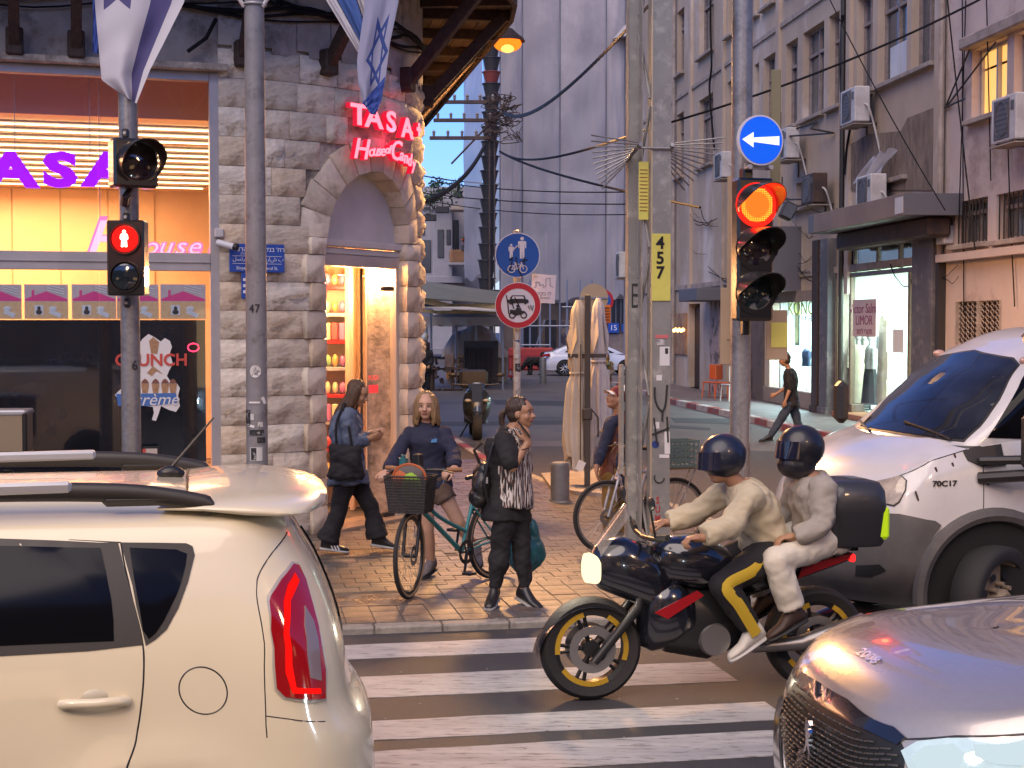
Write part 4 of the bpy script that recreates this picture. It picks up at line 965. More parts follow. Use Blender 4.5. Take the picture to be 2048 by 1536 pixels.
def window(x0,x1,z0,z1,par,lit=False,cross=True,k=0,fm=None):
 fm=fm or M_wfr;w=x1-x0;h=z1-z0;mb=MB();y=.2
 f=MB();t_=.06
 f.box((x0+t_/2,y,(z0+z1)/2),(t_,.08,h)).box((x1-t_/2,y,(z0+z1)/2),(t_,.08,h)).box(((x0+x1)/2,y,z1-t_/2),(w,.08,t_)).box(((x0+x1)/2,y,z0+t_/2),(w,.08,t_))
 if cross:f.box(((x0+x1)/2,y-.01,z0+h*.72),(w,.08,.07))
 nm=2 if w>.9 else 1
 for q in range(1,nm+0):f.box((x0+w*q/nm,y-.01,(z0+z1)/2),(.06,.08,h))
 o=f.build('window',fm,par,0)
 for q in range(nm):
  for(a,b)in((z0+.06,z0+h*.7),(z0+h*.74,z1-.06)):
   MB().box((x0+w*(q+.5)/nm,y+.03,(a+b)/2),(w/nm-.1,.02,b-a)).build('pane',M_lit if lit else M_pane2,o,0)
 MB().box(((x0+x1)/2,-.04,z0-.05),(w+.2,.22,.09),b=.01).build('sill',M_sill,o,0)
 return o
for k,(a,b,c,d)in enumerate(holes[:22]):window(a,b,c,d,rbd,k=k)
for(a,b,c,d)in holes[22:]:window(a,b,c,d,rbd,cross=False)
rbox('dark_backing',xL,xS,.5,.56,4.45,16,M_pane);rbox('dark_backing',xL,rx(1526),.5,.56,.1,4.44,M_pane)
x0,x1=rx(1765),rx(1806);rbox('white_panel',x0,(x0+x1)/2-.02,.12,.16,zsill+.06,zsill+.75,M_wpanel);rbox('white_panel',(x0+x1)/2+.02,x1,.12,.16,zsill+.06,zsill+.75,M_wpanel)
pts=[(1705,380),(1705,288),(1740,268),(1805,262),(1818,236),(1884,210),(1884,380)]
MB().prism([RB.xz(a,b)for a,b in pts],-.035,.002).build('stripped_patch',M_rough,rbd,0)
for a,b in((1380,1384),(1446,1449),(1494,1497),(1554,1560),(1682,1690),(1695,1702),(1872,1884)):rbox('pilaster',rx(a),rx(b),-.09,0.002,2.9,16,M_fac)
rbox('floor_band',xL,xS,-.06,.002,3.4,3.55,M_sill);rbox('floor_band',xL,xS,-.05,.002,ztop2+.5,ztop2+.62,M_sill)
M_gpatch=mat('grey_cement_patch',(.17,.155,.16),.9)
for pts in([(1712,200),(1748,185),(1750,240),(1712,258)],[(1568,285),(1590,275),(1590,320),(1568,328)]):MB().prism([RB.xz(a,b)for a,b in pts],-.012,.002).build('cement_patch',M_gpatch,rbd,0)
for px in(1690,1888,1352):x=rx(px);MB().tube([(x,-.1,.2),(x,-.1,15.5)],.06,8).build('drain_pipe',M_sill if px!=1690 else M_iron2,rbd)
rb2_=thing('pink_building','pale pink building at the right edge with lit yellow windows and barred openings','building',RB.w((xS+.05,0,0)),RB.a)
F2=Fr(RB.w((xS+.05,0,0)),RB.a)
def f2(px,py):return F2.xz(px,py)
h2=[]
def hole2(px0,px1,pyt,pyb):a=f2(px0,300)[0];b=f2(px1,300)[0];h2.append((a,b,f2(px1,pyb)[1],f2(px1,pyt)[1]))
hole2(1942,2012,72,218);hole2(2026,2120,30,175);hole2(1914,1977,392,482);hole2(1994,2080,372,470);hole2(1918,2006,600,690)
zq=f2(1977,390)[1]
wall_with_holes(0,14,.1,15,h2,M_fac2,rb2_)
MB().box((7,.53,7),(14,.06,14)).build('dark_backing',M_pane,rb2_,0)
for k,(a,b,c,d)in enumerate(h2):
 if k<2:window(a,b,c,d,rb2_,lit=True,cross=False,fm=M_alu)
 elif k<4:
  o=window(a,b,c,d,rb2_,fm=M_wfr);
  for q in range(9):MB().cyl((lerp(a,b,(q+.5)/9),.02,c),(lerp(a,b,(q+.5)/9),.02,d),.014,n=5).build('bar',M_iron2,o)
 else:
  g_=MB().box(((a+b)/2,.1,(c+d)/2),(b-a,.02,d-c)).build('gate',M_wood,rb2_,0);mb=MB();n=9
  for q in range(n):
   for r_ in range(8):
    cx,cz=lerp(a,b,(q+.5)/n),lerp(c,d,(r_+.5)/8);w_=(b-a)/n/2;hh=(d-c)/16
    mb.tube([(cx-w_,.03,cz),(cx-w_*.3,.03,cz+hh),(cx+w_*.3,.03,cz+hh),(cx+w_,.03,cz),(cx+w_*.3,.03,cz-hh),(cx-w_*.3,.03,cz-hh)],.012,4,closed=True)
  mb.build('lattice',M_sill,g_,40);
  for x in(a,(a+b)/2,b):MB().box((x,.02,(c+d)/2),(.06,.08,d-c)).build('gate_post',M_sill,g_,0)
MB().box((h2[0][0]*.5+h2[1][1]*.5,-.1,h2[0][3]+.12),(h2[1][1]-h2[0][0]+.2,.25,.22),b=.03).build('blind_box',M_sill,rb2_,0)
MB().box((7,-.1,3.45),(14,.2,.14)).build('ledge',M_fac2,rb2_,0)
for(a,b)in(((1895,212),(1955,100)),((1895,215),(2008,85)),((1892,216),(1945,198))):
 xa,za=f2(*a);xb,zb=f2(*b);MB().tube([(xa,-.03,za),(xb,-.15,zb)],.018,6).build('awning_arm',M_iron2,rb2_)
x,z=f2(1900,470);MB().box((x,-.1,z),(.4,.2,.35),b=.02).build('meter_box',M_acw,rb2_,0)
x,z=f2(1890,600);MB().box((-.02,-.08,1.9),(.12,.16,3.2)).build('pipe_cover',M_iron2,rb2_,0)
for k in range(22):
 x=random.Random(k).uniform(.02,6)
 q=random.Random(k*7+1);a=V((q.uniform(0,5),-.05-.02*(k%3),q.uniform(3,12)));b=V((a.x+q.uniform(-.5,.6),-.05-.02*(k%3),q.uniform(1.5,5)))
 if k<6:MB().tube([a,a.lerp(b,.5)+V((0,0,-.3)),b],.012,4).build('loose_wire',M_cable,rb2_)
def ac(px0,px1,py0,py1,lb,fr=RB,yout=.55,old=False,side=.38,bracket=True):
 x0,zt=fr.xz(px0,py0,-yout);x1,zb=fr.xz(px1,py1,-yout)
 w=max(.55,min(.95,(x1-x0)-side*.3));h=min(.75,max(.42,zt-zb-.02));cx,cz=(x0+x1)/2,(zt+zb)/2
 t=thing('air_conditioner',lb,'air conditioner',fr.w((cx,-yout+.17,cz)),fr.a+(R(0)))
 m=M_rust if old else M_acw
 MB().box((0,0,0),(w,.34,h),b=.02).build('casing',m,t,0);MB().box((-.06*w,-.175,0),(w*.62,.012,h*.86),b=.004).build('grille',M_acg,t,0)
 mb=MB();mb.tube([(-.06*w+.27*w*math.cos(a),-.185,.38*h*math.sin(a))for a in np.linspace(0,6.28,25)[:-1]],.008,4,closed=True)
 for q in range(7):mb.box((-.06*w,-.183,(q-3)*h*.11),(w*.56,.008,.008))
 mb.build('fan_guard',M_acg,t);MB().box((w*.36,-.176,h*.25),(w*.12,.008,h*.2)).build('badge_plate',M_acg,t,0)
 if bracket:
  for sx in(-.3,.3):MB().box((sx*w,.12,-h/2-.02),(.04,.55,.04)).box((sx*w,.36,-h/2-.2),(.03,.03,.4)).build('bracket',M_iron2,t,0)
  MB().box((0,.0,-h/2-.045),(w*1.05,.4,.02)).build('shelf',M_sill,t,0)
 MB().tube(dense([(w/2,.05,0),(w/2+.12,.1,-.1),(w/2+.05,.25,-.5),(w/2+.1,.38,-1.1)],5),.022,6).build('pipe',M_acw,t)
 return t
ac(1669,1722,182,246,'white air conditioner on a bracket under the tall windows, beside the cable')
ac(1693,1762,360,415,'white air conditioner resting on the shop canopy below the plastic sheeting')
ac(1957,2060,196,284,'large pale air conditioner below the lit yellow window at the right edge',F2)
ac(1590,1640,356,402,'old dark air conditioner in the wall opening above the red signal',old=True)
ac(1420,1452,312,352,'small air conditioner behind the anti-climb spikes',side=.3)
ac(1545,1580,262,318,'white air conditioner half hidden by the blue arrow sign')
x,z=RB.xz(1247,530,-.6);
t=ac(1394,1404,500,552,'tiny air conditioner low on the far end of the wall');t.location=W(1247,530,44);t.rotation_euler.z=RB.a
ps=thing('plastic_sheet','torn clear plastic sheeting hanging from the small window over the shop canopy','sheeting',RB.o,RB.a)
M_poly=mat('clear_plastic',(.6,.57,.6),.2,alpha=.45,coat=.5)
def psf(u,v):
 a=V((rx(1752)+(rx(1800)-rx(1752))*u,0,rzz(1800,300)));b=V((rx(1740)+(rx(1782)-rx(1740))*u,0,rzz(1760,368)))
 p=a.lerp(b,v);return(p.x+.1*math.sin(v*5+u*9)*v,-.12-.22*v+.07*math.sin(u*22+v*4),p.z+.06*math.sin(u*17))
MB().grid(psf,30,14).build('sheet',M_poly,ps,180)
for k,(pp,lb)in enumerate((([(1593,272),(1637,245),(1672,258),(1672,266),(1600,275)],'empty iron bracket left of the white air conditioner'),([(1596,400),(1660,398),(1665,410),(1600,412)],'rusty empty bracket above the shutter box'))):
 t=thing('iron_bracket',lb,'bracket',RB.o,RB.a)
 P=[V((RB.xz(a,b)[0],-.05 if i%2 else-.6,RB.xz(a,b)[1]))for i,(a,b)in enumerate(pp)]
 for a,b in zip(P,P[1:]+P[:1]):beam(a,b,.04,.04,M_iron2,'bar',t)
 a=V((P[0].x+.3,-.5,P[0].z));beam(a,a+V((0,0,.55)),.03,.03,M_iron2,'bar',t)
cbl=[([(1430,0),(1428,60),(1432,130),(1426,170),(1430,215),(1436,300)],.035,'thick twisted black cable running down beside the left windows'),([(1697,30),(1692,90),(1694,140),(1692,182)],.04,'black cable bundle down to the white air conditioner'),([(1716,240),(1704,290),(1700,350)],.03,'black pipe run below the white air conditioner')]
for pts,r_,lb in cbl:
 P=[RB.w((RB.xz(a,b)[0],-.14+.03*(i%2),RB.xz(a,b)[1]))for i,(a,b)in enumerate(pts)]
 tag(MB().tube(dense(P,5),r_,6).build('wall_cable',M_cable),lb,'cable','cables on the right-hand facade')
mb=MB();q=random.Random(4)
for k in range(30):
 px=q.choice([q.uniform(1375,1430),q.uniform(1560,1620),q.uniform(1780,1880)]);py=q.uniform(400,560);w_,h_=q.uniform(15,70),q.uniform(-12,45)
 pts=[RB.w((RB.xz(px+w_*u,py+h_*u)[0],-.08,RB.xz(px+w_*u,py+h_*u)[1]-.5*u*(1-u)*q.uniform(.4,1.6)))for u in(0,.25,.5,.75,1)]
 mb.tube(dense(pts,4),q.choice([.007,.013]),4)
o=mb.build('facade_wiring',M_cable,None);o['kind']='stuff';tag(o,'messy tangle of thin wires over the shop fronts on the right','wiring')
cn=thing('shop_canopy','long box canopy with a brown fascia over the dress shop','canopy',RB.o,RB.a)
ycan=-1.1;xa,zt=RB.xz(1618,443,ycan);xb,zb=RB.xz(1807,430,ycan);ztt=RB.xz(1807,386,ycan)[1];zb=RB.xz(1807,430,ycan)[1]
M_cfas=mat('brown_fascia',(.26,.19,.15),.7,c2=(.20,.145,.12),scale=1.2);M_cgrey=mat('grey_fascia',(.115,.11,.125),.6)
rbox('fascia',xa+.35,xb,ycan,ycan+.06,zb,ztt,M_cfas,.008,cn);rbox('fascia_end',xa,xa+.345,ycan,ycan+.06,zb,ztt,M_cgrey,.008,cn)
rbox('end_panel',xb+.002,xb+.05,ycan,0,zb,ztt,M_cgrey,.005,cn);rbox('end_panel',xa-.05,xa-.002,ycan,0,zb,ztt,M_cgrey,.005,cn)
rbox('canopy_top',xa,xb,ycan+.062,0,ztt-.05,ztt-.005,M_cgrey,0,cn);rbox('canopy_soffit',xa,xb,ycan+.062,0,zb+.01,zb+.05,M_cgrey,0,cn);rbox('pale_plate',xb-.42,xb-.02,ycan-.012,ycan-.001,zb+.04,ztt-.06,M_wpanel,0,cn)
rbox('shutter_roll',xa+.2,xb-.2,-.55,-.1,zb-.38,zb+.005,M_rust,.05,cn)
def column(px0,px1,m,lb):
 t=thing('shop_column',lb,'column',RB.w((rx((px0+px1)/2),-.1,.12)),RB.a);w=rx(px1)-rx(px0)
 MB().box((0,0,(zb-.12)/2),(w,.22,zb-.12),b=.012).build('shaft',m,t,0);MB().box((0,-.02,.08),(w+.05,.26,.16),b=.01).build('base',m,t,0);return t
column(1640,1652,M_wood,'narrow brown column between the two dress shops');column(1656,1672,M_dgrey,'dark grey column left of the dress shop door');column(1843,1884,M_dgrey,'broad dark grey pillar right of the dress shop with stickers')
s1_=thing('dress_shop_front','brightly lit dress shop front with mannequins behind glass under the canopy','shop front',RB.o,RB.a)
xa,xb=rx(1674),rx(1841);ztr=rzz(1760,545);ztt2=zb-.02
M_fram=mat('brown_shop_frame',(.16,.11,.075),.5,c2=(.11,.075,.05),scale=4)
for x in(xa,rx(1700),rx(1817),xb-.1):rbox('frame_post',x,x+.09,-.02,.1,.3,ztt2 if x in(xa,xb-.1)else ztr,M_fram,.01,s1_)
for x in(rx(1706),rx(1752),rx(1796)):rbox('frame_post',x,x+.07,-.01,.08,ztr+.06,ztt2,M_fram,.01,s1_)
rbox('transom',xa,xb,-.03,.1,ztr-.05,ztr+.05,M_fram,.01,s1_);rbox('sill_beam',xa,rx(1706),-.02,.3,.12,.42,M_fram,.01,s1_)
for a,b in((1674,1706),(1710,1752),(1756,1796),(1800,1840)):rbox('transom_pane',rx(a)+.05,rx(b),.04,.05,ztr+.07,ztt2,M_pane2,0,s1_)
rbox('glass_pane',xa+.1,rx(1700),.03,.036,.42,ztr-.06,M_glass,0,s1_);rbox('glass_door',rx(1700)+.1,rx(1817)-.01,.03,.038,.17,ztr-.06,M_glass,0,s1_);rbox('glass_pane',rx(1817)+.1,xb-.11,.03,.036,.3,ztr-.06,M_glass,0,s1_)
x,z=RB.xz(1776,731,-.05);MB().tube([(x,.0,z+.28),(x,-.07,z+.28),(x,-.07,z-.28),(x,0,z-.28)],.022,8).build('door_handle',M_wpanel,s1_);
rbox('doorstep',rx(1690),rx(1830),-.3,.4,.12,.24,mat('terracotta_step',(.3,.13,.06),.6),.01,s1_)
x,z=RB.xz(1729,636,-.0)
M_sal=mat('pink_sign_board',(.62,.45,.40),.5);M_pur=mat('purple_print',(.25,.02,.10),.5)
MB().box((x,-.0,z),(RB.xz(1752,636)[0]-RB.xz(1706,636)[0],.02,.82),b=.005).build('sign_board',M_sal,s1_,0)
text('lettering','Victor Salma',.30,(x,-.014,z+.2),M_pur,s1_,depth=.004,sx=1.25);text('lettering','LIMOR',.30,(x,-.014,z-.06),M_pur,s1_,depth=.004,sx=1.25);text('lettering','רומיל ירוקמ',.17,(x,-.014,z-.3),M_pur,s1_,depth=.004,sx=1.3)
x,z=RB.xz(1796,680,-.0);rbox('paper_notice',x-.3,x+.3,-.0,.008,z-.26,z+.22,M_pwhite,0,s1_)
M_shopw=mat('white_shop_wall',(.62,.66,.62),.7)
def room(fr,x0,x1,y1,z1,par,m,z0=.12):
 for nm,a in(('inner_wall',(x0,x1,y1,y1+.05,z0,z1)),('inner_wall',(x0-.05,x0,.36,y1,z0,z1)),('inner_wall',(x1,x1+.05,.36,y1,z0,z1)),('ceiling',(x0,x1,.36,y1,z1,z1+.05)),('shop_floor',(x0,x1,.1,y1,z0-.03,z0+.004))):rbox(nm,*a,m,0,par)
room(RB,xa,xb,3.6,ztr+.15,s1_,M_shopw)
area('shop_lamp',RB.w((lerp(xa,xb,.5),1.4,ztr+.1)),(0,0,RB.a),(3,1.6),330,(.78,1.0,.86))
M_man=mat('mannequin',(.42,.38,.34),.4)
def mannequin(loc,lb,m,skirt=None,par=None,h=1.78,rz=0,head=True):
 t=thing('mannequin',lb,'mannequin',loc,rz)
 mb=MB();s_=h/1.78
 if head:mb.ell((0,0,1.66*s_),(.075,.09,.115),nu=14,nv=10).cyl((0,0,1.45*s_),(0,0,1.6*s_),.05,.045,12)
 else:mb.cyl((0,0,1.42*s_),(0,0,1.5*s_),.05,.05,12)
 mb.build('bust',M_man,t)
 rings=[(.05,.05,1.47),(.18,.08,1.42),(.20,.11,1.36),(.17,.12,1.24),(.14,.10,1.08),(.18,.12,.93)]
 R_=[[(a*math.cos(u),b*math.sin(u),z*s_)for u in np.linspace(0,2*math.pi,17)[:-1]]for a,b,z in rings]
 MB().loft(R_).build('top',m,t);
 for sx in(-1,1):MB().cap((sx*.19,0,1.38*s_),(sx*.23,-.02,.95*s_),.045,.032,8).build('sleeve',m,t)
 if skirt:MB().loft([[(a*math.cos(u)*(1+.05*math.cos(9*u)),b*math.sin(u),z*s_)for u in np.linspace(0,2*math.pi,25)[:-1]]for a,b,z in((.15,.11,.98),(.2,.14,.8),(.24,.17,.4),(.27,.2,.12))]).build('skirt',skirt,t)
 MB().cyl((0,0,0),(0,0,.2),.02).cyl((0,0,0),(0,0,.02),.16).build('stand',M_iron2,t);return t
M_lace=mat('grey_lace',(.24,.22,.21),.6,c2=(.38,.36,.34),scale=20);M_bsk=mat('black_skirt',(.02,.017,.02),.8);M_crm=mat('cream_dress',(.50,.42,.31),.7,c2=(.40,.33,.24),scale=6)
for k,(px,m,sk,lb)in enumerate([(1716,M_crm,M_crm,'leftmost mannequin turned sideways in the dress shop window'),(1729,M_lace,M_bsk,'middle mannequin in grey lace behind the pink sign'),(1741,M_lace,M_bsk,'right mannequin of the three heads, grey lace top and black skirt')]):
 mannequin(RB.w((RB.xz(px,700,.45+.2*(k%2))[0],.45+.2*(k%2),.28)),lb,m,sk,rz=RB.a+(1.2 if k==0 else 0))
dd_=thing('hanging_dress','long cream dress on a hanger inside the glass shop door','dress',RB.w((RB.xz(1766,700,.3)[0],.3,.4)),RB.a)
MB().loft([[(a*math.cos(u)*(1+.06*math.cos(8*u)),b*math.sin(u),z)for u in np.linspace(0,2*math.pi,25)[:-1]]for a,b,z in((.06,.04,2.02),(.22,.07,1.9),(.18,.08,1.6),(.2,.1,1.0),(.24,.12,.1))]).build('dress',M_crm,dd_);MB().tube([(0,0,2.0),(0,0,2.12),(.03,0,2.16)],.008,6).build('hanger',M_iron2,dd_);MB().box((-.08,-.1,1.45),(.14,.01,.35)).build('tag_card',M_pwhite,dd_,0)
rk=thing('clothes_rail','rail of grey and patterned dresses at the back of the dress shop','clothes rail',RB.w((RB.xz(1780,640,2.2)[0],2.2,.12)),RB.a)
MB().tube([(-1.6,0,0),(-1.6,0,2.1),(1.8,0,2.1),(1.8,0,0)],.03,8).build('rail',M_iron2,rk)
for k in range(26):q=random.Random(k);c=q.choice([M_lace,M_bsk,M_crm,M_man,M_lace]);MB().box((-1.5+k*.125,0,1.5),(.05,.42,1.1+q.uniform(-.1,.25)),b=.02).build('garment',c,rk,0)
MB().box((.2,.3,.5),(2.6,.4,.9),b=.03).build('dark_counter',M_bsk,rk,0)
s2_=thing('fashion_shop_front','white lit fashion shop window with yellow green lettering left of the dress shop','shop front',RB.o,RB.a)
xa,xb=rx(1528),rx(1638);zt2_=rzz(1600,604)
rbox('shutter_box',rx(1548),rx(1601),-.75,-.1,rzz(1601,578,-.7),rzz(1601,465,-.7),M_cfas,.01,s2_)
for k in range(22):
 z=lerp(rzz(1601,574,-.7),rzz(1601,468,-.7),k/21);rbox('slat',rx(1548)+.03,rx(1601)-.03,-.765,-.75,z,z+.05,M_cfas,.003,s2_)
rbox('box_end',rx(1601)+.002,rx(1601)+.04,-.75,-.0,rzz(1601,578,-.7),rzz(1601,440,-.7),M_cgrey,0,s2_);rbox('lintel',xa,rx(1640),-.12,.05,zt2_,zt2_+.28,M_cfas,.01,s2_)
for x in(xa,rx(1560),xb-.08):rbox('frame_post',x,x+.08,-.01,.1,.3,zt2_,M_alu,.006,s2_)
rbox('plinth',xa,rx(1640),-.04,.2,.12,.55,M_cfas,.02,s2_);rbox('glass_pane',rx(1560)+.1,xb-.09,.03,.036,.56,zt2_-.005,M_glass,0,s2_);rbox('glass_door',xa+.09,rx(1560)-.01,.03,.036,.56,zt2_-.005,M_glass,0,s2_)
room(RB,xa,rx(1640)-.06,3.2,zt2_+.1,s2_,M_shopw)
area('shop_lamp',RB.w((lerp(xa,xb,.5),1.2,zt2_+.03)),(0,0,RB.a),(3,1.6),330,(.74,1.0,.95))
M_kg=mat('yellow_green_print',(.45,.5,.02),.5);x,z=RB.xz(1612,617,.02)
text('lettering','KONG O',.50,(x,.01,z),M_kg,s2_,depth=.004,sx=1.5);x,z=RB.xz(1622,638,.02);text('lettering','FASHION',.22,(x,.01,z),M_pdark,s2_,depth=.004,sx=1.5)
x,z=RB.xz(1593,645,.9);fp=thing('framed_certificate','tall framed yellowish certificate hanging in the fashion shop window','picture',RB.w((x,.9,z)),RB.a);MB().box((0,0,0),(.55,.03,1.25),b=.01).build('frame',M_iron2,fp,0);MB().box((0,-.02,0),(.42,.01,1.1)).build('print',mat('old_print',(.45,.4,.2),.6,c2=(.2,.17,.08),scale=5),fp,0)
mannequin(RB.w((RB.xz(1613,700,.5)[0],.5,.35)),'headless torso in a dark blue shirt in the fashion shop window',mat('navy_shirt',(.03,.05,.10),.7),h=1.5,rz=RB.a,head=False);mannequin(RB.w((RB.xz(1634,700,.5)[0],.5,.35)),'headless torso in a grey shirt beside the blue one',M_lace,h=1.45,rz=RB.a,head=False)
cr=thing('counter','pale shop counter seen low in the fashion shop window','counter',RB.w((RB.xz(1570,780,1.2)[0],1.2,.12)),RB.a);MB().box((0,0,.4),(1.5,.4,.8),b=.02).build('body',M_wpanel,cr,0);MB().box((0,0,.83),(1.6,.5,.05),b=.01).build('counter_top',M_wood,cr,0)
for(a,b,lb)in((1378,1400,'dim doorway'),(1452,1470,'dim doorway')):
 rbox('door',rx(a),rx(b),.2,.25,.12,2.8,M_wood)
rbox('pale_door_panel',rx(1422),rx(1440),-.03,.01,.12,3.2,mat('peeling_pink_paint',(.42,.30,.27),.8,c2=(.12,.09,.08),scale=3,thr=(.5,.6)))
rbox('pale_panel',rx(1505),rx(1530),-.04,.01,.12,3.0,M_base)
rbox('awning_box',rx(1413),rx(1452),-.9,0,rzz(1440,598,-.9),rzz(1440,570,-.9),M_cgrey,.02)
x,z=RB.xz(1357,661,-.4)
fl_=thing('string_lights','small warm string lights at the far cafe front by the steel pole','lights',RB.w((x,-.4,z)),RB.a)
for k in range(6):MB().ell((-.7+k*.28,0,.03*(k%2)),.06,nu=8,nv=6).build('bulb',glow('warm_bulb',(1,.5,.12),9),fl_)
MB().tube([(-.9,0,.06),(.9,0,.06)],.012,5).build('wire',M_cable,fl_)
rbox('cafe_board',rx(1345),rx(1375),-.06,.01,1.2,2.6,mat('cafe_board',(.2,.08,.04),.6,c2=(.4,.25,.12),scale=2.2))
def chair(loc,rz,m,lb):
 t=thing('chair',lb,'chair',loc,rz)
 MB().box((0,0,.45),(.42,.42,.04),b=.015).build('seat',m,t,0);MB().box((0,.2,.74),(.42,.035,.42),b=.015).build('backrest',m,t,0)
 for sx in(-1,1):
  for sy in(-1,1):MB().tube([(sx*.17,sy*.17,.45),(sx*.21,sy*.21,0)],.018,6).build('leg',m if 'orange' in lb else M_wpanel,t)
 return t
M_or=mat('orange_plastic',(.50,.09,.02),.4)
chair(G(1450,797,.12),RB.a+2.4,M_or,'orange plastic chair against the peeling wall');chair(G(1424,796,.12),RB.a+.8,M_or,'orange seated chair with a white back left of the orange chair');chair(G(1462,802,.12),RB.a-1.2,M_wpanel,'white chair just right of the orange chair')
t=thing('floodlight','dark box floodlight hanging by the wall right of the red signal','floodlight',W(1576,422,30));MB().box((0,0,0),(.26,.3,.34),rot=Matrix.Rotation(R(25),3,'Y'),b=.03).build('housing',M_iron2,t,0);MB().tube([(0,.1,.1),(.1,.6,.3),(.1,2.5,.3)],.02,6).build('arm',M_iron2,t);MB().box((.0,-.155,0),(.2,.01,.27),rot=Matrix.Rotation(R(25),3,'Y')).build('lens',M_pane2,t,0)
M_galv=mat('galvanised_steel',(.30,.29,.285),.42,metal=.55,c2=(.22,.215,.22),scale=26,detail=7,bump=.12,bscale=60,c3=(.17,.16,.16),s3=4,rvar=.12)
M_gpaint=mat('grey_painted_steel',(.23,.225,.23),.45,c2=(.19,.185,.19),scale=9,bump=.1,c3=(.13,.12,.12),s3=6)
M_hous=mat('signal_black',(.010,.010,.011),.28,coat=.5)
M_visor=mat('visor_black',(.014,.013,.013),.3,coat=.5,c2=(.02,.019,.019),scale=4)
M_redlens=glow('red_signal_lens',(1.0,.012,.006),2.6);M_redhot=glow('orange_signal_core',(1.0,.10,.01),2.4);M_white_man=glow('lit_figure',(1.0,.72,.55),9.0)
M_offl=mat('unlit_lens',(.02,.012,.014),.08,coat=1.0);M_offg=mat('unlit_green_lens',(.008,.016,.02),.08,coat=1.0)
def pole(name,lb,cat,px,py_top,d,r,m,z0=SW,top=None,r1=None):
 p=W(px,700,d);t=thing(name,lb,cat,(p.x,d,z0));zt=top if top else CAMZ+(650-py_top)/FPX*d
 MB().lathe([(r,0),(r1 or r,zt-z0),(.001,zt-z0+.01)],24).build('pole',m,t);MB().cyl((0,0,0),(0,0,.02),r*2.2,n=20).build('base_plate',m,t)
 for k in range(4):a=k*1.57+.78;MB().cyl((r*1.7*math.cos(a),r*1.7*math.sin(a),.02),(r*1.7*math.cos(a),r*1.7*math.sin(a),.05),.014,n=6).build('bolt',m,t)
 return t
def zof(py,d):return CAMZ+(650-py)/FPX*d
def visor(mb,c,r,ln,tilt=.06,n=28,a0=R(-35),a1=R(215),th=.006,cutlow=.45):
 """open tube hood, long at the top and cut back at the sides; local -Y is forward"""
 vs=[]
 for i in range(n+1):
  a=lerp(a0,a1,i/n);up=max(0,math.sin(a));L=ln*(cutlow+(1-cutlow)*up**.6)if math.sin(a)>0 else ln*cutlow*(1+math.sin(a))
  for(rr,y)in((r,0),(r*1.0,-L),(r-th,-L),(r-th,0)):vs.append((c[0]+rr*math.cos(a),c[1]+y,c[2]+rr*math.sin(a)-tilt*(-y)))
 fs=[]
 for i in range(n):
  for k in range(4):fs.append((i*4+k,i*4+(k+1)%4,(i+1)*4+(k+1)%4,(i+1)*4+k))
 return mb.add(vs,fs)
dL=11.8;t=pole('signal_pole','galvanised pole left of the flag pole carrying the pedestrian signal','signal pole',261,-200,dL,.075,M_galv)
pL=t.location.copy()
text('numeral','6',.11,(-.028+.08,-.073,zof(731,dL)-SW),M_black,t,rz=R(35),depth=.002).rotation_euler.z=R(42)
for py in(272,408,437,606):MB().box((0,-.085,zof(py,dL)-SW),(.05,.05,.07),b=.01).build('clamp',M_hous,t,0);MB().cyl((0,-.10,zof(py,dL)-SW),(0,-.125,zof(py,dL)-SW),.013,n=8).build('bolt',M_alu,t)
ps_=thing('pedestrian_signal','pedestrian signal showing a lit red standing figure on the left pole','traffic light',(W(256,517,dL-.2).x,dL-.2,zof(517,dL-.2)))
hh=(592-443)/FPX*11.6;ww=74/FPX*11.6
MB().box((0,0,0),(ww,.16,hh),b=.012).build('housing',M_hous,ps_,0)
mb=MB().lathe([(.001,.01),(.105,.0),(.112,.02),(.12,.02),(.12,-.01)],32,c=(0,-.085,hh/4),axis=(0,-1,0));mb.build('lens_rim',M_hous,ps_)
MB().lathe([(.001,.012),(.06,.008),(.098,0),(.1,-.01)],32,c=(0,-.095,hh/4-.0),axis=(0,-1,0)).build('red_lens',glow('pedestrian_red',(1,.008,.006),2.4),ps_)
MB().lathe([(.001,.012),(.06,.008),(.098,0),(.1,-.01)],32,c=(0,-.095,-hh/4),axis=(0,-1,0)).build('unlit_lens',M_offg,ps_);MB().lathe([(.105,.0),(.112,.02),(.12,.02),(.12,-.01)],32,c=(0,-.085,-hh/4),axis=(0,-1,0)).build('lens_rim',M_hous,ps_)
fg=[(0,.066),(.010,.063),(.013,.052),(.009,.042),(.020,.038),(.028,.026),(.030,.0),(.024,-.006),(.020,.012),(.019,-.01),(.022,-.062),(.007,-.062),(.002,-.02),(-.002,-.02),(-.007,-.062),(-.022,-.062),(-.019,-.01),(-.020,.012),(-.024,-.006),(-.030,0),(-.028,.026),(-.020,.038),(-.009,.042),(-.013,.052),(-.010,.063)]
MB().prism([(a,b)for a,b in fg],-.116,-.110).build('lit_figure',M_white_man,ps_,0).location=(0,0,hh/4)
point('pedestrian_signal_glow',(ps_.location.x,ps_.location.y-.25,ps_.location.z+hh/4),1.3,(1,.02,.01),.05)
hs_=thing('hooded_signal','black hooded signal turned to the right at the top of the left pole','traffic light',(W(266,330,dL-.2).x,dL-.2,zof(330,dL-.2)),R(28))
hq=100/FPX*11.6;MB().box((0,0,0),(.34,.2,hq*.97),b=.02).build('housing',M_hous,hs_,0)
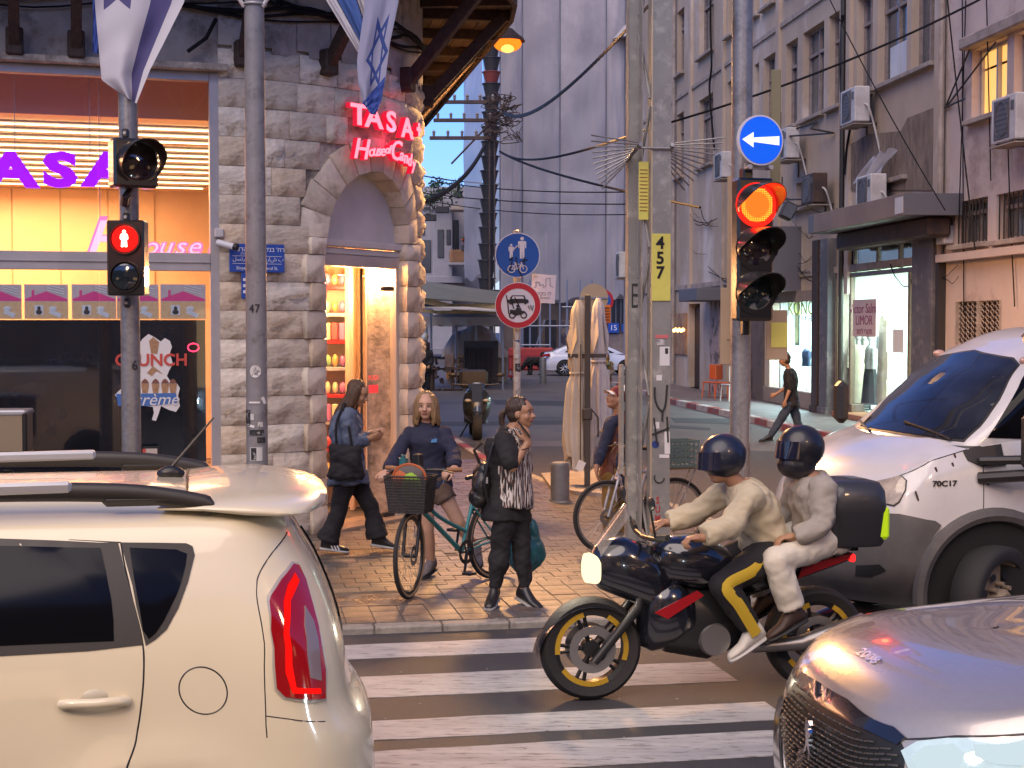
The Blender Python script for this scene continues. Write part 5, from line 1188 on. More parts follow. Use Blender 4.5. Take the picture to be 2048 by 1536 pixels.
mb=MB();visor(mb,(0.02,-.1,.01),.165,.30,a0=R(-60),a1=R(240),cutlow=.55);mb.build('visor',M_visor,hs_,60);MB().lathe([(.001,.02),(.08,.015),(.14,0),(.15,-.02)],28,c=(.02,-.11,.01),axis=(0,-1,0)).build('unlit_lens',M_offl,hs_)
MB().tube([(-.0,.05,-hq/2),(-.05,.05,-hq/2-.06),(-.05,.08,-hq/2-.12)],.03,8).build('bracket',M_hous,hs_)
dF=12.0;fp_=pole('flag_pole','thick grey painted pole numbered 47 in front of the stone wall','pole',513,-300,dF,.088,M_gpaint,r1=.076)
def onpole(name,txt,size,px,py,m,d=dF,par=fp_,r=.088,**k):
 dx=W(px,py,d).x-par.location.x;a=math.asin(max(-.9,min(.9,dx/r)));o=text(name,txt,size,(r*1.015*math.sin(a),-r*1.015*math.cos(a),zof(py,d)-SW),m,par,depth=.002,**k);o.rotation_euler.z=a;return o
onpole('numeral','4',.095,507,618,M_black,sx=.9);onpole('numeral','7',.095,518,618,M_black,sx=.9)
def sticker(par,r,px,py,w,h,d,m,nm='sticker',rot=0.0):
 """w, h in metres, wrapped on the pole"""
 dx=W(px,py,d).x-par.location.x;a0=math.asin(max(-.95,min(.95,dx/r)));z=zof(py,d)-SW;mb=MB();n=8
 def f(u,v):
  s_=(u-.5)*w;zz_=(v-.5)*h;s2=s_*math.cos(rot)-zz_*math.sin(rot);z2=s_*math.sin(rot)+zz_*math.cos(rot);a=a0+s2/r;return((r+.002)*math.sin(a),-(r+.002)*math.cos(a),z+z2)
 mb.grid(f,n,3);return mb.build(nm,m,par,180)
M_st=[mat('sticker_white',(.55,.53,.5),.5,c2=(.2,.19,.2),scale=40,thr=(.5,.6)),mat('sticker_red',(.4,.02,.03),.5),mat('sticker_black',(.02,.02,.02),.5,c2=(.3,.3,.3),scale=40,thr=(.55,.6)),mat('sticker_orange',(.7,.15,.01),.5),mat('sticker_blue2',(.02,.05,.2),.5),mat('sticker_yellow',(.62,.56,.12),.6),mat('sticker_plain',(.5,.5,.48),.6)]
sticker(fp_,.088,516,907,.10,.11,dF,M_st[6]);sticker(fp_,.0885,511,907,.045,.10,dF,M_st[2],'portrait_print');sticker(fp_,.088,525,947,.07,.08,dF,M_st[1]);text('lettering','סרט\nלפס',.035,(.045,-.078,zof(947,dF)-SW),M_pwhite,fp_,rz=R(35),depth=.002)
sticker(fp_,.088,517,864,.12,.045,dF,M_st[2]);sticker(fp_,.088,526,879,.07,.045,dF,M_st[2]);sticker(fp_,.088,498,835,.06,.13,dF,M_st[2]);sticker(fp_,.088,502,850,.09,.02,dF,M_pwhite,rot=-.2);sticker(fp_,.088,512,804,.09,.014,dF,M_pwhite);sticker(fp_,.088,524,848,.04,.04,dF,M_st[0]);sticker(fp_,.088,530,800,.03,.06,dF,M_pwhite,rot=.5);sticker(fp_,.088,508,833,.03,.05,dF,M_st[6]);
mb=MB();z=zof(742,dF)-SW;mb.add([((.0905)*math.sin(.05+.045/.088*math.cos(a)),-.0905*math.cos(.05+.045/.088*math.cos(a)),z+.05*math.sin(a))for a in np.linspace(0,6.283,25)[:-1]],[tuple(range(24))]);mb.build('round_sticker',M_st[0],fp_,0)
MB().tube([(.09*math.cos(a),.09*math.sin(a),zof(16,dF)-SW)for a in np.linspace(0,6.283,25)[:-1]],.009,6,closed=True).build('band',M_alu,fp_)
for sx in(-1,1):MB().tube([(sx*.07,-.04,zof(22,dF)-SW),(sx*.30,-.05,zof(-60,dF)-SW)],.016,8).build('flag_bracket',M_acw,fp_)
def flagmat(name,stripe,star,cloth=(.60,.58,.62),blue=(.022,.05,.21)):
 """uv pattern: two stripes and a six-pointed outline star. stripe: [(v0, v1)], star (u, v, r, aspect)"""
 m=bpy.data.materials.new(name);m.use_nodes=True;N,L=m.node_tree.nodes,m.node_tree.links;b=N['Principled BSDF'];b.inputs['Roughness'].default_value=.8
 uv=N.new('ShaderNodeUVMap');sp=N.new('ShaderNodeSeparateXYZ');L.new(uv.outputs[0],sp.inputs[0])
 def mt(op,a,b_=None,c=None):
  n=N.new('ShaderNodeMath');n.operation=op
  for i,v in enumerate((a,b_,c)):
   if v is None:continue
   if isinstance(v,(int,float)):n.inputs[i].default_value=v
   else:L.new(v,n.inputs[i])
  return n.outputs[0]
 U,Vv=sp.outputs[0],sp.outputs[1];tot=None
 for a,c in stripe:
  s_=mt('MULTIPLY',mt('GREATER_THAN',Vv,a),mt('LESS_THAN',Vv,c));tot=s_ if tot is None else mt('MAXIMUM',tot,s_)
 if star:
  u0,v0,r,asp=star;x=mt('MULTIPLY',mt('SUBTRACT',U,u0),asp);y=mt('SUBTRACT',Vv,v0)
  for sg in(1,-1):
   d=None
   for k in range(3):
    a=math.pi/2*sg+k*2*math.pi/3;h=mt('ADD',mt('MULTIPLY',x,math.cos(a)),mt('MULTIPLY',y,math.sin(a)));d=h if d is None else mt('MINIMUM',d,h)
   e=mt('COMPARE',d,-r*.5,r*.09);tot=mt('MAXIMUM',tot,e)
 mx=N.new('ShaderNodeMixRGB');L.new(tot,mx.inputs['Fac']);mx.inputs['Color1'].default_value=col4(cloth);mx.inputs['Color2'].default_value=col4(blue);L.new(mx.outputs[0],b.inputs['Base Color'])
 return m
def cloth(name,left,right,d,m,par,fold=.05,freq=14,seed=0,nu=28,nv=40,flip=False,vr=(0,1),ur=(0,1)):
 def at(pl,t):
  k=t*(len(pl)-1);i=min(int(k),len(pl)-2);f=k-i;return(lerp(pl[i][0],pl[i+1][0],f),lerp(pl[i][1],pl[i+1][1],f))
 mb=MB()
 def f(u,v):
  a,b=at(left,v),at(right,v);px,py=lerp(a[0],b[0],u),lerp(a[1],b[1],u)
  return W(px,py,d+fold*math.sin(u*freq+seed+v*2)*(.4+.6*v)+.02*noise.noise((u*4,v*5,seed)))
 mb.grid(f,nu,nv);me=mb.mesh(name,m,180);uvl=me.uv_layers.new(name='UVMap')
 for lp in me.loops:
  i,j=lp.vertex_index%nu,lp.vertex_index//nu;uvl.data[lp.index].uv=(lerp(ur[0],ur[1],j/(nv-1)),lerp(vr[0],vr[1],i/(nu-1)))
 o=bpy.data.objects.new(name,me);COL.objects.link(o);o.parent=par;return o
f1=thing('flag','white flag with blue stripes hanging left of the thick grey pole','flag',(0,0,0),group='flags on the grey pole')
MF=flagmat('flag_cloth',[(.62,.86)],(.10,.25,.26,1.45),cloth=(.52,.49,.50),blue=(.075,.065,.17))
cloth('cloth',[(187,-95),(190,10),(197,90),(203,160),(250,193)],[(395,-95),(368,5),(328,85),(300,140),(273,207)],11.7,MF,f1,.05,9)
cloth('folded_edge',[(184,-60),(186,40),(185,104)],[(196,-60),(197,40),(199,108)],11.78,mat('flag_blue',(.02,.05,.24),.8),f1,.01,4)
f2_=thing('flag','folded blue and white star flag hanging right of the thick grey pole','flag',(0,0,0),group='flags on the grey pole')
MF2=flagmat('flag_cloth_two',[],(.44,.62,.30,1.5),cloth=(.52,.50,.54),blue=(.025,.05,.20))
cloth('cloth',[(735,-90),(728,20),(714,120),(716,165),(727,208),(740,226)],[(812,-90),(796,10),(780,85),(770,165),(762,200),(752,228)],11.7,MF2,f2_,.03,8,seed=2)
cloth('blue_corner',[(724,206),(732,214),(741,228)],[(771,152),(763,200),(751,230)],11.66,mat('flag_blue',(.02,.05,.24),.8),f2_,.01,4)
cloth('cloth',[(560,-190),(640,-20),(720,112)],[(590,-190),(662,-20),(728,100)],11.75,mat('flag_white',(.5,.48,.5),.8),f2_,.02,4)
cloth('blue_stripe',[(592,-190),(664,-20),(728,98)],[(650,-190),(706,-20),(736,70)],11.77,mat('flag_blue2',(.045,.10,.30),.8),f2_,.03,4);cloth('cloth',[(652,-190),(708,-20),(737,68)],[(700,-190),(728,-20),(742,40)],11.8,MATS['flag_white'],f2_,.02,4)
dS=18.0;rs=pole('sign_post','white pole covered in stickers carrying two round signs','sign post',1034,462,dS,.043,mat('sign_post_paint',(.52,.49,.45),.5,c2=(.36,.33,.30),scale=14,detail=9,c3=(.2,.18,.16),s3=9))
def rsign(name,lb,px,py,d,r,rim,face,back=False):
 t=thing(name,lb,'sign',(W(px,py,d).x,d,zof(py,d)),group=None);MB().lathe([(r,.012),(r,-.012),(.001,-.012)],48,axis=(0,1,0)).build('plate',rim,t,60);MB().lathe([(.001,.0),(r,0)],48,c=(0,-.0122,0),axis=(0,-1,0)).build('rim',rim,t,0);return t
def ringm(t,r0,r1,m,y,name):return MB().lathe([(r0,0),(r1,0),(r1,.003),(r0,.003)],48,c=(0,y,0),axis=(0,-1,0),closed=True).build(name,m,t,0)
M_sr=mat('sign_red',(.42,.012,.025),.4);M_sw=mat('sign_pale',(.62,.60,.62),.4);M_sb=mat('sign_blue_bright',(.008,.08,.34),.35)
dS1=dS-.09;rr1=45/FPX*dS1
b1=rsign('shared_path_sign','round blue sign with white adult, child and bicycle above the red ringed sign',1035,511,dS1,rr1,M_sw,None);MB().lathe([(.001,0),(rr1*.955,0),(rr1*.955,.002)],48,c=(0,-.016,0),axis=(0,-1,0)).build('face',M_sb,b1,0);
def fig(cx,cz,s_,arms=True):
 mb=MB();y=-.022;mb.add([(cx+.17*s_*math.cos(a),y,cz+.82*s_+.17*s_*math.sin(a))for a in np.linspace(0,6.283,17)[:-1]],[tuple(range(16))])
 mb.add([(cx+a*s_,y,cz+b*s_)for a,b in((-.3,.6),(.3,.6),(.38,.5),(.36,-.05),(.26,-.05),(.24,.35),(.22,.3),(.2,-1.0),(.04,-1.0),(0,-.2),(-.04,-1.0),(-.2,-1.0),(-.22,.3),(-.24,.35),(-.26,-.05),(-.36,-.05),(-.38,.5))],[tuple(range(17))]);return mb
mb=fig(.055,.09,.13);mb.build('adult_symbol',M_sw,b1,0);fig(-.075,.05,.085).build('child_symbol',M_sw,b1,0);MB().tube([(-.045,-.022,.07),(.0,-.022,.115)],.008,5).build('arm_symbol',M_sw,b1)
def bike_sym(t,cx,cz,s_,m,y=-.022):
 mb=MB()
 for sx in(-1,1):mb.tube([(cx+sx*s_*.62+s_*.36*math.cos(a),y,cz+s_*.36*math.sin(a))for a in np.linspace(0,6.283,21)[:-1]],s_*.055,4,closed=True)
 P=lambda a,b:(cx+a*s_,y,cz+b*s_)
 for a,b in(((-.62,0),(-.2,.5)),((-.2,.5),(.45,.5)),((.62,0),(.4,.72)),((-.2,.5),(0,0)),((0,0),(.42,.5)),((-.62,0),(0,0)),((-.25,.62),(-.2,.5)),((-.38,.64),(-.12,.64)),((.28,.74),(.46,.7))):mb.tube([P(*a),P(*b)],s_*.05,4)
 return mb.build('bicycle_symbol',m,t)
bike_sym(b1,0.0,-.165,.115,M_sw);mb=MB();y=-.025
for pts in([(-.1,-.06),(-.06,-.02),(-.08,-.16),(-.12,-.2)],[(-.02,-.02),(.0,-.12)],[(.03,-.08),(.12,-.05)],[(.08,-.02),(.085,-.12)],[(.0,-.12),(.02,-.2),(.06,-.26)]):mb.tube([(a,y,b)for a,b in pts],.006,4)
mb.build('scrawl',M_black,b1)
b2=rsign('no_vehicles_sign','round red ringed sign with black car over motorcycle, scribbled on',1036,611,dS1,46/FPX*dS1,M_sw,None);r2=46/FPX*dS1;ringm(b2,r2*.74,r2*.97,M_sr,-.014,'red_ring')
car=[(-.125,.03),(-.125,.065),(-.095,.075),(-.075,.12),(.075,.12),(.095,.075),(.125,.065),(.125,.03),(.1,.03),(.1,.015),(.075,.015),(.075,.03),(-.075,.03),(-.075,.015),(-.1,.015),(-.1,.03)]
MB().prism(car,-.022,-.018).build('car_symbol',M_black,b2,0);MB().prism([(-.075,.08),(-.06,.108),(.06,.108),(.075,.08)],-.0235,-.0225).build('windscreen_symbol',M_sw,b2,0)
mb=MB()
for sx in(-1,1):mb.tube([(sx*.068+.034*math.cos(a),-.022,-.115+.034*math.sin(a))for a in np.linspace(0,6.283,21)[:-1]],.007,4,closed=True)
mb.prism([(-.09,-.09),(-.1,-.05),(-.03,-.055),(-.02,-.03),(.0,-.02),(.02,-.04),(.03,-.06),(.09,-.07),(.05,-.1),(-.03,-.12)],-.024,-.02);mb.ell((-.005,-.022,-.005),(.016,.003,.016));mb.build('motorcycle_symbol',M_black,b2)
mb=MB()
for pts in([(-.14,.12),(-.12,.02),(-.11,-.1)],[(-.09,.1),(-.05,-.04)],[(-.04,.1),(.0,.02),(.04,-.06)],[(.0,.06),(-.08,.02)],[(.12,.0),(.14,-.05),(.15,.01),(.17,-.06),(.18,0)]):mb.tube([(a,-.025,b)for a,b in pts],.006,4)
mb.build('scrawl',M_black,b2)
cb=thing('paper_sign','white cardboard notice with a pencil sketch tied beside the red ringed sign','sign',(W(1087,578,dS).x,dS,zof(578,dS)),R(-6));MB().box((0,0,0),(.29,.008,.34),rot=Matrix.Rotation(R(3),3,'Y'),b=.002).build('board',mat('paper_white',(.6,.54,.58),.7),cb,0)
M_pencil=mat('pencil',(.16,.14,.17),.8);mb=MB().tube([(-.11,-.008,.02),(-.09,-.008,.02),(-.09,-.008,.08),(-.05,-.008,.08),(-.05,-.008,.04),(0,-.008,.05),(0,-.008,.02),(.03,-.008,.03),(.03,-.008,.13),(.08,-.008,.13),(.08,-.008,.04),(.12,-.008,.02)],.003,4);mb.build('sketch',M_pencil,cb);text('lettering','תיקב ול',.06,(0,-.007,-.06),M_pencil,cb,depth=.001);text('lettering','תפתושמ',.035,(.02,-.007,-.11),M_pencil,cb,depth=.001)
def st_on(t,r,d,lst):
 for px,py,w,h,m in lst:sticker(t,r,px,py,w,h,d,m)
st_on(rs,.043,dS,[(1034,690,.07,.09,M_st[0]),(1033,712,.06,.05,M_st[6]),(1036,735,.07,.1,M_st[2]),(1031,758,.05,.06,M_st[6]),(1034,682,.07,.02,M_st[4])])
dU=13.4;p=W(1293,700,dU);up=thing('utility_pole','tall steel lattice pole with yellow 457 plate, graffiti and anti-climb spikes','utility pole',(p.x,dU,SW),R(8))
M_ug=mat('utility_grey',(.26,.25,.225),.6,c2=(.20,.195,.18),scale=3,detail=10,bump=.15,c3=(.36,.34,.30),s3=5);M_ul=mat('pale_edge',(.5,.42,.28),.4,metal=.3)
H=8.2;sc_=dU/FPX
xA,xB,xC,xD=(1262-1293)*sc_,(1278-1293)*sc_,(1299-1293)*sc_,(1338-1293)*sc_
MB().box(((xC+xD)/2,-.06,H/2),(xD-xC,.012,H)).box((xC+.006,.02,H/2),(.012,.15,H)).box((xD-.006,.02,H/2),(.012,.15,H)).build('front_channel',M_ug,up,0)
MB().box(((xA+xB)/2+.02,.20,H/2-1.2),(xB-xA,.012,H-2.4)).box((xA+.02,.27,H/2-1.2),(.012,.12,H-2.4)).box((xB+.02,.26,H/2),(.012,.13,H)).build('rear_channel',M_ug,up,0)
MB().box((xB+.035,.12,H/2),(.012,.14,H)).build('inner_channel',M_ug,up,0)
MB().box((xC+.002,-.064,H/2),(.012,.012,H)).build('pale_flange',M_ul,up,0)  # paler warm strip down the whole flange edge
for k in range(12):
 z0,z1=.2+k*.66,.2+(k+.9)*.66;MB().tube([(xB+.03,.18,z0 if k%2 else z1),(xC+.0,.0,z1 if k%2 else z0)],.014,6).build('lacing_bar',M_ug,up)
zy0,zy1=zof(602,dU)-SW,zof(469,dU)-SW;M_yel=mat('yellow_plate',(.66,.60,.12),.6,c2=(.58,.52,.10),scale=3)
MB().box(((xC+xD)/2,-.072,(zy0+zy1)/2),(xD-xC-.004,.008,zy1-zy0),b=.002).build('number_plate',M_yel,up,0)
for ch_,py in(('4',488),('5',518),('7',547)):text('numeral',ch_,.15,((xC+xD)/2-.01,-.078,zof(py,dU)-SW),M_black,up,depth=.002,off=.004)
zn0,zn1=zof(440,dU)-SW,zof(325,dU)-SW;MB().box((xB+.04,.02,(zn0+zn1)/2),(.09,.004,zn1-zn0),b=.001).build('notice',M_st[5],up,0)
for q in range(12):MB().box((xB+.04,.0165,zn0+.08+q*(zn1-zn0-.12)/12),(.07,.002,.008)).build('print_line',mat('brown_print',(.25,.1,.03),.7),up,0)
def grf(txt,size,py,m,off=.01,rot=0,px=1320):
 o=text('graffiti',txt,size,((xC+xD)/2+(px-1318)*sc_,-.068,zof(py,dU)-SW),m,up,depth=.002,off=off,sx=.8);o.rotation_euler.y=rot;return o
M_tag=mat('graffiti_black',(.03,.03,.028),.7)
mb=MB()
for pts in([(-.055,.13),(-.05,.02),(-.015,-.06),(.02,-.08),(.045,-.02),(.06,.15)],[(.02,-.08),(.015,-.17)]):mb.tube([(a,-.070,b)for a,b in dense([V((q[0],q[1],0))for q in pts],5)and[(v.x,v.y)for v in dense([V((q[0],q[1],0))for q in pts],5)]],.010,5)
o=mb.build('graffiti',M_tag,up);o.location=((xC+xD)/2,0,zof(803,dU)-SW)
mb=MB()
for pts in([(-.06,.12),(-.03,-.12)],[(.06,.13),(.07,-.1)],[(-.08,-.03),(.08,.03)]):mb.tube([(pts[0][0],-.070,pts[0][1]),(pts[1][0],-.070,pts[1][1])],.009,5)
o=mb.build('graffiti',M_tag,up);o.location=((xC+xD)/2,0,zof(862,dU)-SW)
M_gr=mat('graffiti_red',(.38,.05,.05),.7)
for ch_,py in(('S',1001),('U',1019),('M',1037)):grf(ch_,.085,py,M_gr,.003,px=1313)
mb=MB().tube([(.045*math.cos(a),-.069,.045*math.sin(a))for a in np.linspace(2.6,6.2,14)],.007,5);o=mb.build('graffiti',M_tag,up);o.location=((xC+xD)/2-.01,0,zof(955,dU)-SW)
text('graffiti','Б',.3,(xA+.08,.192,zof(595,dU)-SW),M_tag,up,depth=.002,sx=.5)
for px,py,w,h,m in[(1326,712,.09,.17,M_pwhite),(1320,673,.12,.03,mat('pink_tape',(.6,.15,.15),.6)),(1318,684,.07,.05,M_st[0]),(1332,885,.05,.20,M_pwhite),(1315,755,.05,.05,M_pwhite),(1326,912,.09,.03,M_pwhite),(1310,850,.05,.06,M_pwhite),(1330,702,.03,.05,M_tag)]:
 MB().box(((xC+xD)/2+(px-1318)*sc_,-.0675-.0004*(py%5),zof(py,dU)-SW),(w,.0015,h),rot=Matrix.Rotation(R((px*7+py)%9-4),3,'Y')).build('torn_sticker',m,up,0)
MB().lathe([(.001,0),(.034,0),(.034,.002)],24,c=((xC+xD)/2-(1318-1308)*sc_,-.067,zof(888,dU)-SW),axis=(0,-1,0)).build('blue_sticker',M_st[4],up,0)
zs_=zof(305,dU)-SW
MB().box((0,-.0,zs_+.0),(xD-xA+.05,.5,.02)).build('spike_clamp',M_ug,up,0)if False else None
for sx,x0_ in((-1,xA+.05),(1,xD)):
 MB().tube([(x0_+sx*.0,-.12,zs_+.05),(x0_+sx*.04,.25,zs_-.05),(x0_-sx*.1,.28,zs_-.05)],.02,6).build('spike_bar',M_galv,up)
 for k in range(11):
  u=k/10;y=lerp(-.14,.28,u);a=R(lerp(8,-42,u));L=.40
  b_=V((x0_+sx*.02,y,zs_+lerp(.06,-.06,u)));e_=b_+V((sx*math.cos(a)*L*lerp(1.1,.75,u),lerp(-.06,.12,u),math.sin(a)*L*.9));MB().tube([b_,e_],.0075,6).build('spike',M_galv,up)
MB().tube([(xA,-.075,zs_+.02),(xD+.02,-.075,zs_+.02)],.012,6).build('spike_strap',M_galv,up)
bx_=MB().box((xA-.02,.33,zof(630,dU)-1.0),(.03,.1,1.0)).build('side_trunking',M_ug,up,0)
dT=12.0;tp=pole('signal_pole','thick spotted galvanised pole behind the main traffic light and arrow sign','signal pole',1481,-200,dT,.082,M_galv)
tl_=thing('traffic_light','three lamp traffic light glowing red on the thick right-hand pole','traffic light',(W(1508,500,dT-.28).x,dT-.28,zof(500,dT-.28)),R(14))
sc2=(dT-.28)/FPX;Hh=284*sc2
MB().box((0,.03,0),(78*sc2,.14,Hh),b=.02).build('housing',M_hous,tl_,0)
MB().box((-.02,.105,-.1),(.62,.008,Hh*1.02),b=.004).build('backboard',mat('backboard_back',(.22,.19,.15),.6),tl_,0)if False else None
rl=38*sc2
for k,(z,m)in enumerate(((.345,M_redlens),(0.01,M_offl),(-.335,M_offg))):
 MB().lathe([(.001,.03),(rl*.4,.026),(rl*.8,.012),(rl,-.01)],36,c=(0,-.045,z),axis=(0,-1,0)).build('red_lens' if k==0 else 'unlit_lens',M_redhot if k==0 else m,tl_)
 ringm(tl_,rl*.9,rl*1.16,M_redlens if k==0 else M_hous,-.045,'lens_rim').location.z=z
 mb=MB();visor(mb,(0,-.04,z),rl*1.12,.34,a0=R(-20),a1=R(200),cutlow=.18);mb.build('visor',M_visor,tl_,60)
 if k==0:
  mb=MB();q=0
  for i in range(-9,10):
   for j in range(-9,10):
    if math.hypot(i,j)<9:mb.ell((i*rl*.1,-.068+.0022*math.hypot(i,j)*.55,z+j*rl*.1),(.006,.003,.006),nu=5,nv=3)
  o=mb.build('lens_beads',glow('bright_beads',(1,.34,.03),2.4),tl_);o['kind']='stuff'
pt=point('red_lamp_glow',tl_.matrix_world@V((0,0,0)),3.2,(1,.02,.005),.05);pt.parent=tl_;pt.location=(.0,-.16,.33)
MB().box((-.02,.12,-Hh/2-.05),(.06,.06,.12),b=.01).build('clamp',M_hous,tl_,0);MB().box((-.02,.12,Hh/2+.04),(.08,.1,.1),b=.01).build('clamp',M_hous,tl_,0)
bb=thing('sign_backing_board','tan backing board of a sign facing away behind the main traffic light','sign',(W(1464,515,dT+.12).x,dT+.12,zof(515,dT)),R(-8));M_tan=mat('tan_board',(.42,.30,.19),.6,c2=(.36,.25,.16),scale=2)
MB().box((0,0,0),(.08,.012,1.32),b=.004).build('board',M_tan,bb,0);MB().box((-.04,.01,-.55),(.1,.012,.62),b=.004).build('lower_board',M_tan,bb,0);MB().box((.34,.01,.95),(.08,.012,1.1),b=.004).build('upper_board',mat('olive_board',(.18,.16,.09),.6),bb,0);MB().box((.36,.01,-.62),(.17,.012,.4),b=.004).build('small_plate',M_tan,bb,0);MB().box((.38,-.0,-.62),(.13,.004,.2)).build('label',M_st[5],bb,0)
sticker(tp,.082,1497,850,.02,.28,dT,M_st[6])
dA=dT-.38;ra=50/FPX*dA
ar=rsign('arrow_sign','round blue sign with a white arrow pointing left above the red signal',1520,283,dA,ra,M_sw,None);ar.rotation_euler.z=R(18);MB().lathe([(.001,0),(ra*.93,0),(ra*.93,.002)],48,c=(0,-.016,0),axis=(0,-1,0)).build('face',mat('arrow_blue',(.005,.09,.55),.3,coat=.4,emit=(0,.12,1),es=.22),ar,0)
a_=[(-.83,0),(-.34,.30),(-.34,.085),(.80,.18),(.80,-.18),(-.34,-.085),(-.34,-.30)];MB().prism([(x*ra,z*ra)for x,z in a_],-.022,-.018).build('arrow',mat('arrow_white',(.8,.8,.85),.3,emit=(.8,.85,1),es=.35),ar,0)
MB().box((0,.06,-ra*1.0),(.2,.03,.05)).build('bracket',M_alu,ar,0)
for sx in(-.09,.09):MB().cyl((sx,-.02,-ra*1.06),(sx,.06,-ra*1.06),.018).build('bolt',M_alu,ar)
def parasol(px,d,ptop,pbot,r,lb,m,hem,seed,band=.52):
 p=W(px,700,d);t=thing('closed_parasol',lb,'parasol',(p.x,d,SW));zt=zof(ptop,d)-SW;zb_=zof(pbot,d)-SW
 def f(u,v):
  a=u*2*math.pi;z=lerp(zb_,zt,v)-(hem*(.5+.5*math.sin(a*3+seed))*(1-v)**2)
  rr=r*(1.0-.55*v)*(1+.24*math.sin(a*9+seed+v*2.5+.6*math.sin(v*9))*(1.15-v));
  rr*=(1-.32*math.exp(-((v-band)/.05)**2));rr*=(1 if v<.93 else lerp(1,.4,(v-.93)/.07));rr*=1-.25*math.exp(-(v/.1)**2)
  return(rr*math.cos(a),rr*.8*math.sin(a),z)
 MB().grid(f,56,34,cu=True).build('canopy',m,t,180);zb2=lerp(zb_,zt,band);MB().tube([(r*.52*math.cos(a),r*.42*math.sin(a),zb2)for a in np.linspace(0,6.283,25)[:-1]],.02,6,closed=True).build('tie',m,t)
 for k in range(4):
  a=k*1.57+.4+seed;tx=V((math.cos(a),math.sin(a)*.8,0));z0=lerp(zb_,zt,.9)
  MB().add([tx*r*.3+V((0,0,z0+.1)),tx*r*.75+V((-tx.y,tx.x,0))*r*.5+V((0,0,z0-.32)),tx*r*.85+V((0,0,z0-.55)),tx*r*.75-V((-tx.y,tx.x,0))*r*.5+V((0,0,z0-.3))],[(0,1,2,3)]).build('flap',m,t,0)
 return t
M_par=mat('parasol_beige',(.56,.51,.43),.8,c2=(.48,.43,.36),scale=2,bump=.2);M_par2=mat('parasol_pale',(.52,.49,.49),.8,c2=(.43,.40,.41),scale=2,bump=.2)
pr1=parasol(1157,19.6,600,905,.20,'beige closed parasol tied up on the left of the dark post',M_par,.25,.5);pr2=parasol(1197,19.9,596,860,.165,'pale grey closed parasol tied up on the right of the dark post',M_par2,.1,2.2)
M_dpost=mat('dark_parasol_post',(.07,.062,.055),.5,metal=.3)
t=thing('parasol_post','dark square steel post between the two closed parasols','post',(W(1175,700,19.4).x,19.4,SW));zt=zof(590,19.4)-SW
MB().box((0,0,zt/2),(.075,.075,zt),b=.006).build('post',M_dpost,t,0);MB().box((0,0,.03),(.34,.34,.06),b=.02).build('foot',M_dpost,t,0);MB().box((.0,-.0,1.0),(.13,.11,.16),b=.02).build('crank_box',M_dpost,t,0);MB().tube([(.06,0,1.05),(.14,0,.95),(.14,0,.7)],.012,6).build('crank',M_dpost,t);MB().box((-.09,-.05,.33),(.1,.01,.13),rot=Matrix.Rotation(R(25),3,'Y')).build('hanging_tag',M_pwhite,t,0);MB().tube([(-.09,0,1.9),(-.09,0,.4)],.008,5).build('cord',M_dpost,t)
for z in(1.75,):MB().box((0,.12,z),(.5,.04,.05)).build('holder_arm',M_dpost,t,0)
t=rsign('reversed_sign','round sign seen from the back, pale, behind the parasols',1188,596,50,30/FPX*50*.95,M_tan,None);t.location.z=zof(596,50);MB().cyl((0,.05,.3),(0,.05,-t.location.z),.04,n=8).build('post',M_tubey,t);MB().box((0,-.03,0),(.9,.03,.06)).build('cross_bracket',M_tubey,t,0)
t=rsign('no_parking_sign','red and blue no stopping sign peeping out behind the pale parasol',1198,598,52,.42,M_sr,None);t.location.x=W(1203,598,52).x;t.location.z=zof(602,52);MB().lathe([(.001,0),(.33,0)],32,c=(0,-.016,0),axis=(0,-1,0)).build('face',M_sb,t,0)
t.rotation_euler.z=R(-10);MB().box((0,-.025,0),(.7,.01,.07),rot=Matrix.Rotation(R(45),3,'Y')).build('bar',M_sw,t,0);MB().cyl((0,.05,.3),(0,.05,-t.location.z),.04,n=8).build('post',M_tubey,t)
t=thing('orange_notice','orange printed notice board behind the pale parasol','sign',(W(1213,628,51).x,51,zof(628,51)));
MB().box((0,0,0),(.28,.03,.62),b=.01).build('board',M_st[3],t,0)
for k in range(5):MB().box((0,-.02,.2-k*.1),(.2,.005,.03)).build('print_line',M_tag,t,0)
def wire(a,b,sag,r0,r1,lb,m=M_cable,n=26,twist=False):
 a,b=V(a),V(b);pts=[a.lerp(b,i/n)+V((0,0,-4*sag*(i/n)*(1-i/n)))for i in range(n+1)];mb=MB()
 if twist:
  N=n*10
  for ph in(0,2.1,4.2):
   q=[]
   for i in range(N+1):
    u=i/N;p=a.lerp(b,u)+V((0,0,-4*sag*u*(1-u)));r=lerp(r0,r1,u);q.append(p+V((0,math.cos(u*190+ph)*r,math.sin(u*190+ph)*r)))
   mb.tube(q,[lerp(r0,r1,i/N)*.8 for i in range(N+1)],5)
 else:mb.tube(pts,[lerp(r0,r1,i/n)for i in range(n+1)],6)
 return tag(mb.build('overhead_cable',m),lb,'cable')
M_shiny=mat('glossy_cable',(.02,.015,.012),.7,spec=.3)
wire(W(1008,226,60),W(1330,-25,15),.55,.045,.012,'thick twisted cable sweeping up right from the power pole',M_shiny,twist=True)
wire(W(970,290,68),W(800,420,26),.5,.07,.03,'twisted cable running down left from the power pole behind the tower',M_shiny,twist=True)
wire(W(1000,303,66),W(1320,250,15),.35,.05,.014,'thin cable from the power pole to the steel pole, curving up');wire(W(1003,305,66),W(1400,415,16),.15,.05,.014,'straight cable dropping right from the power pole behind the spikes')
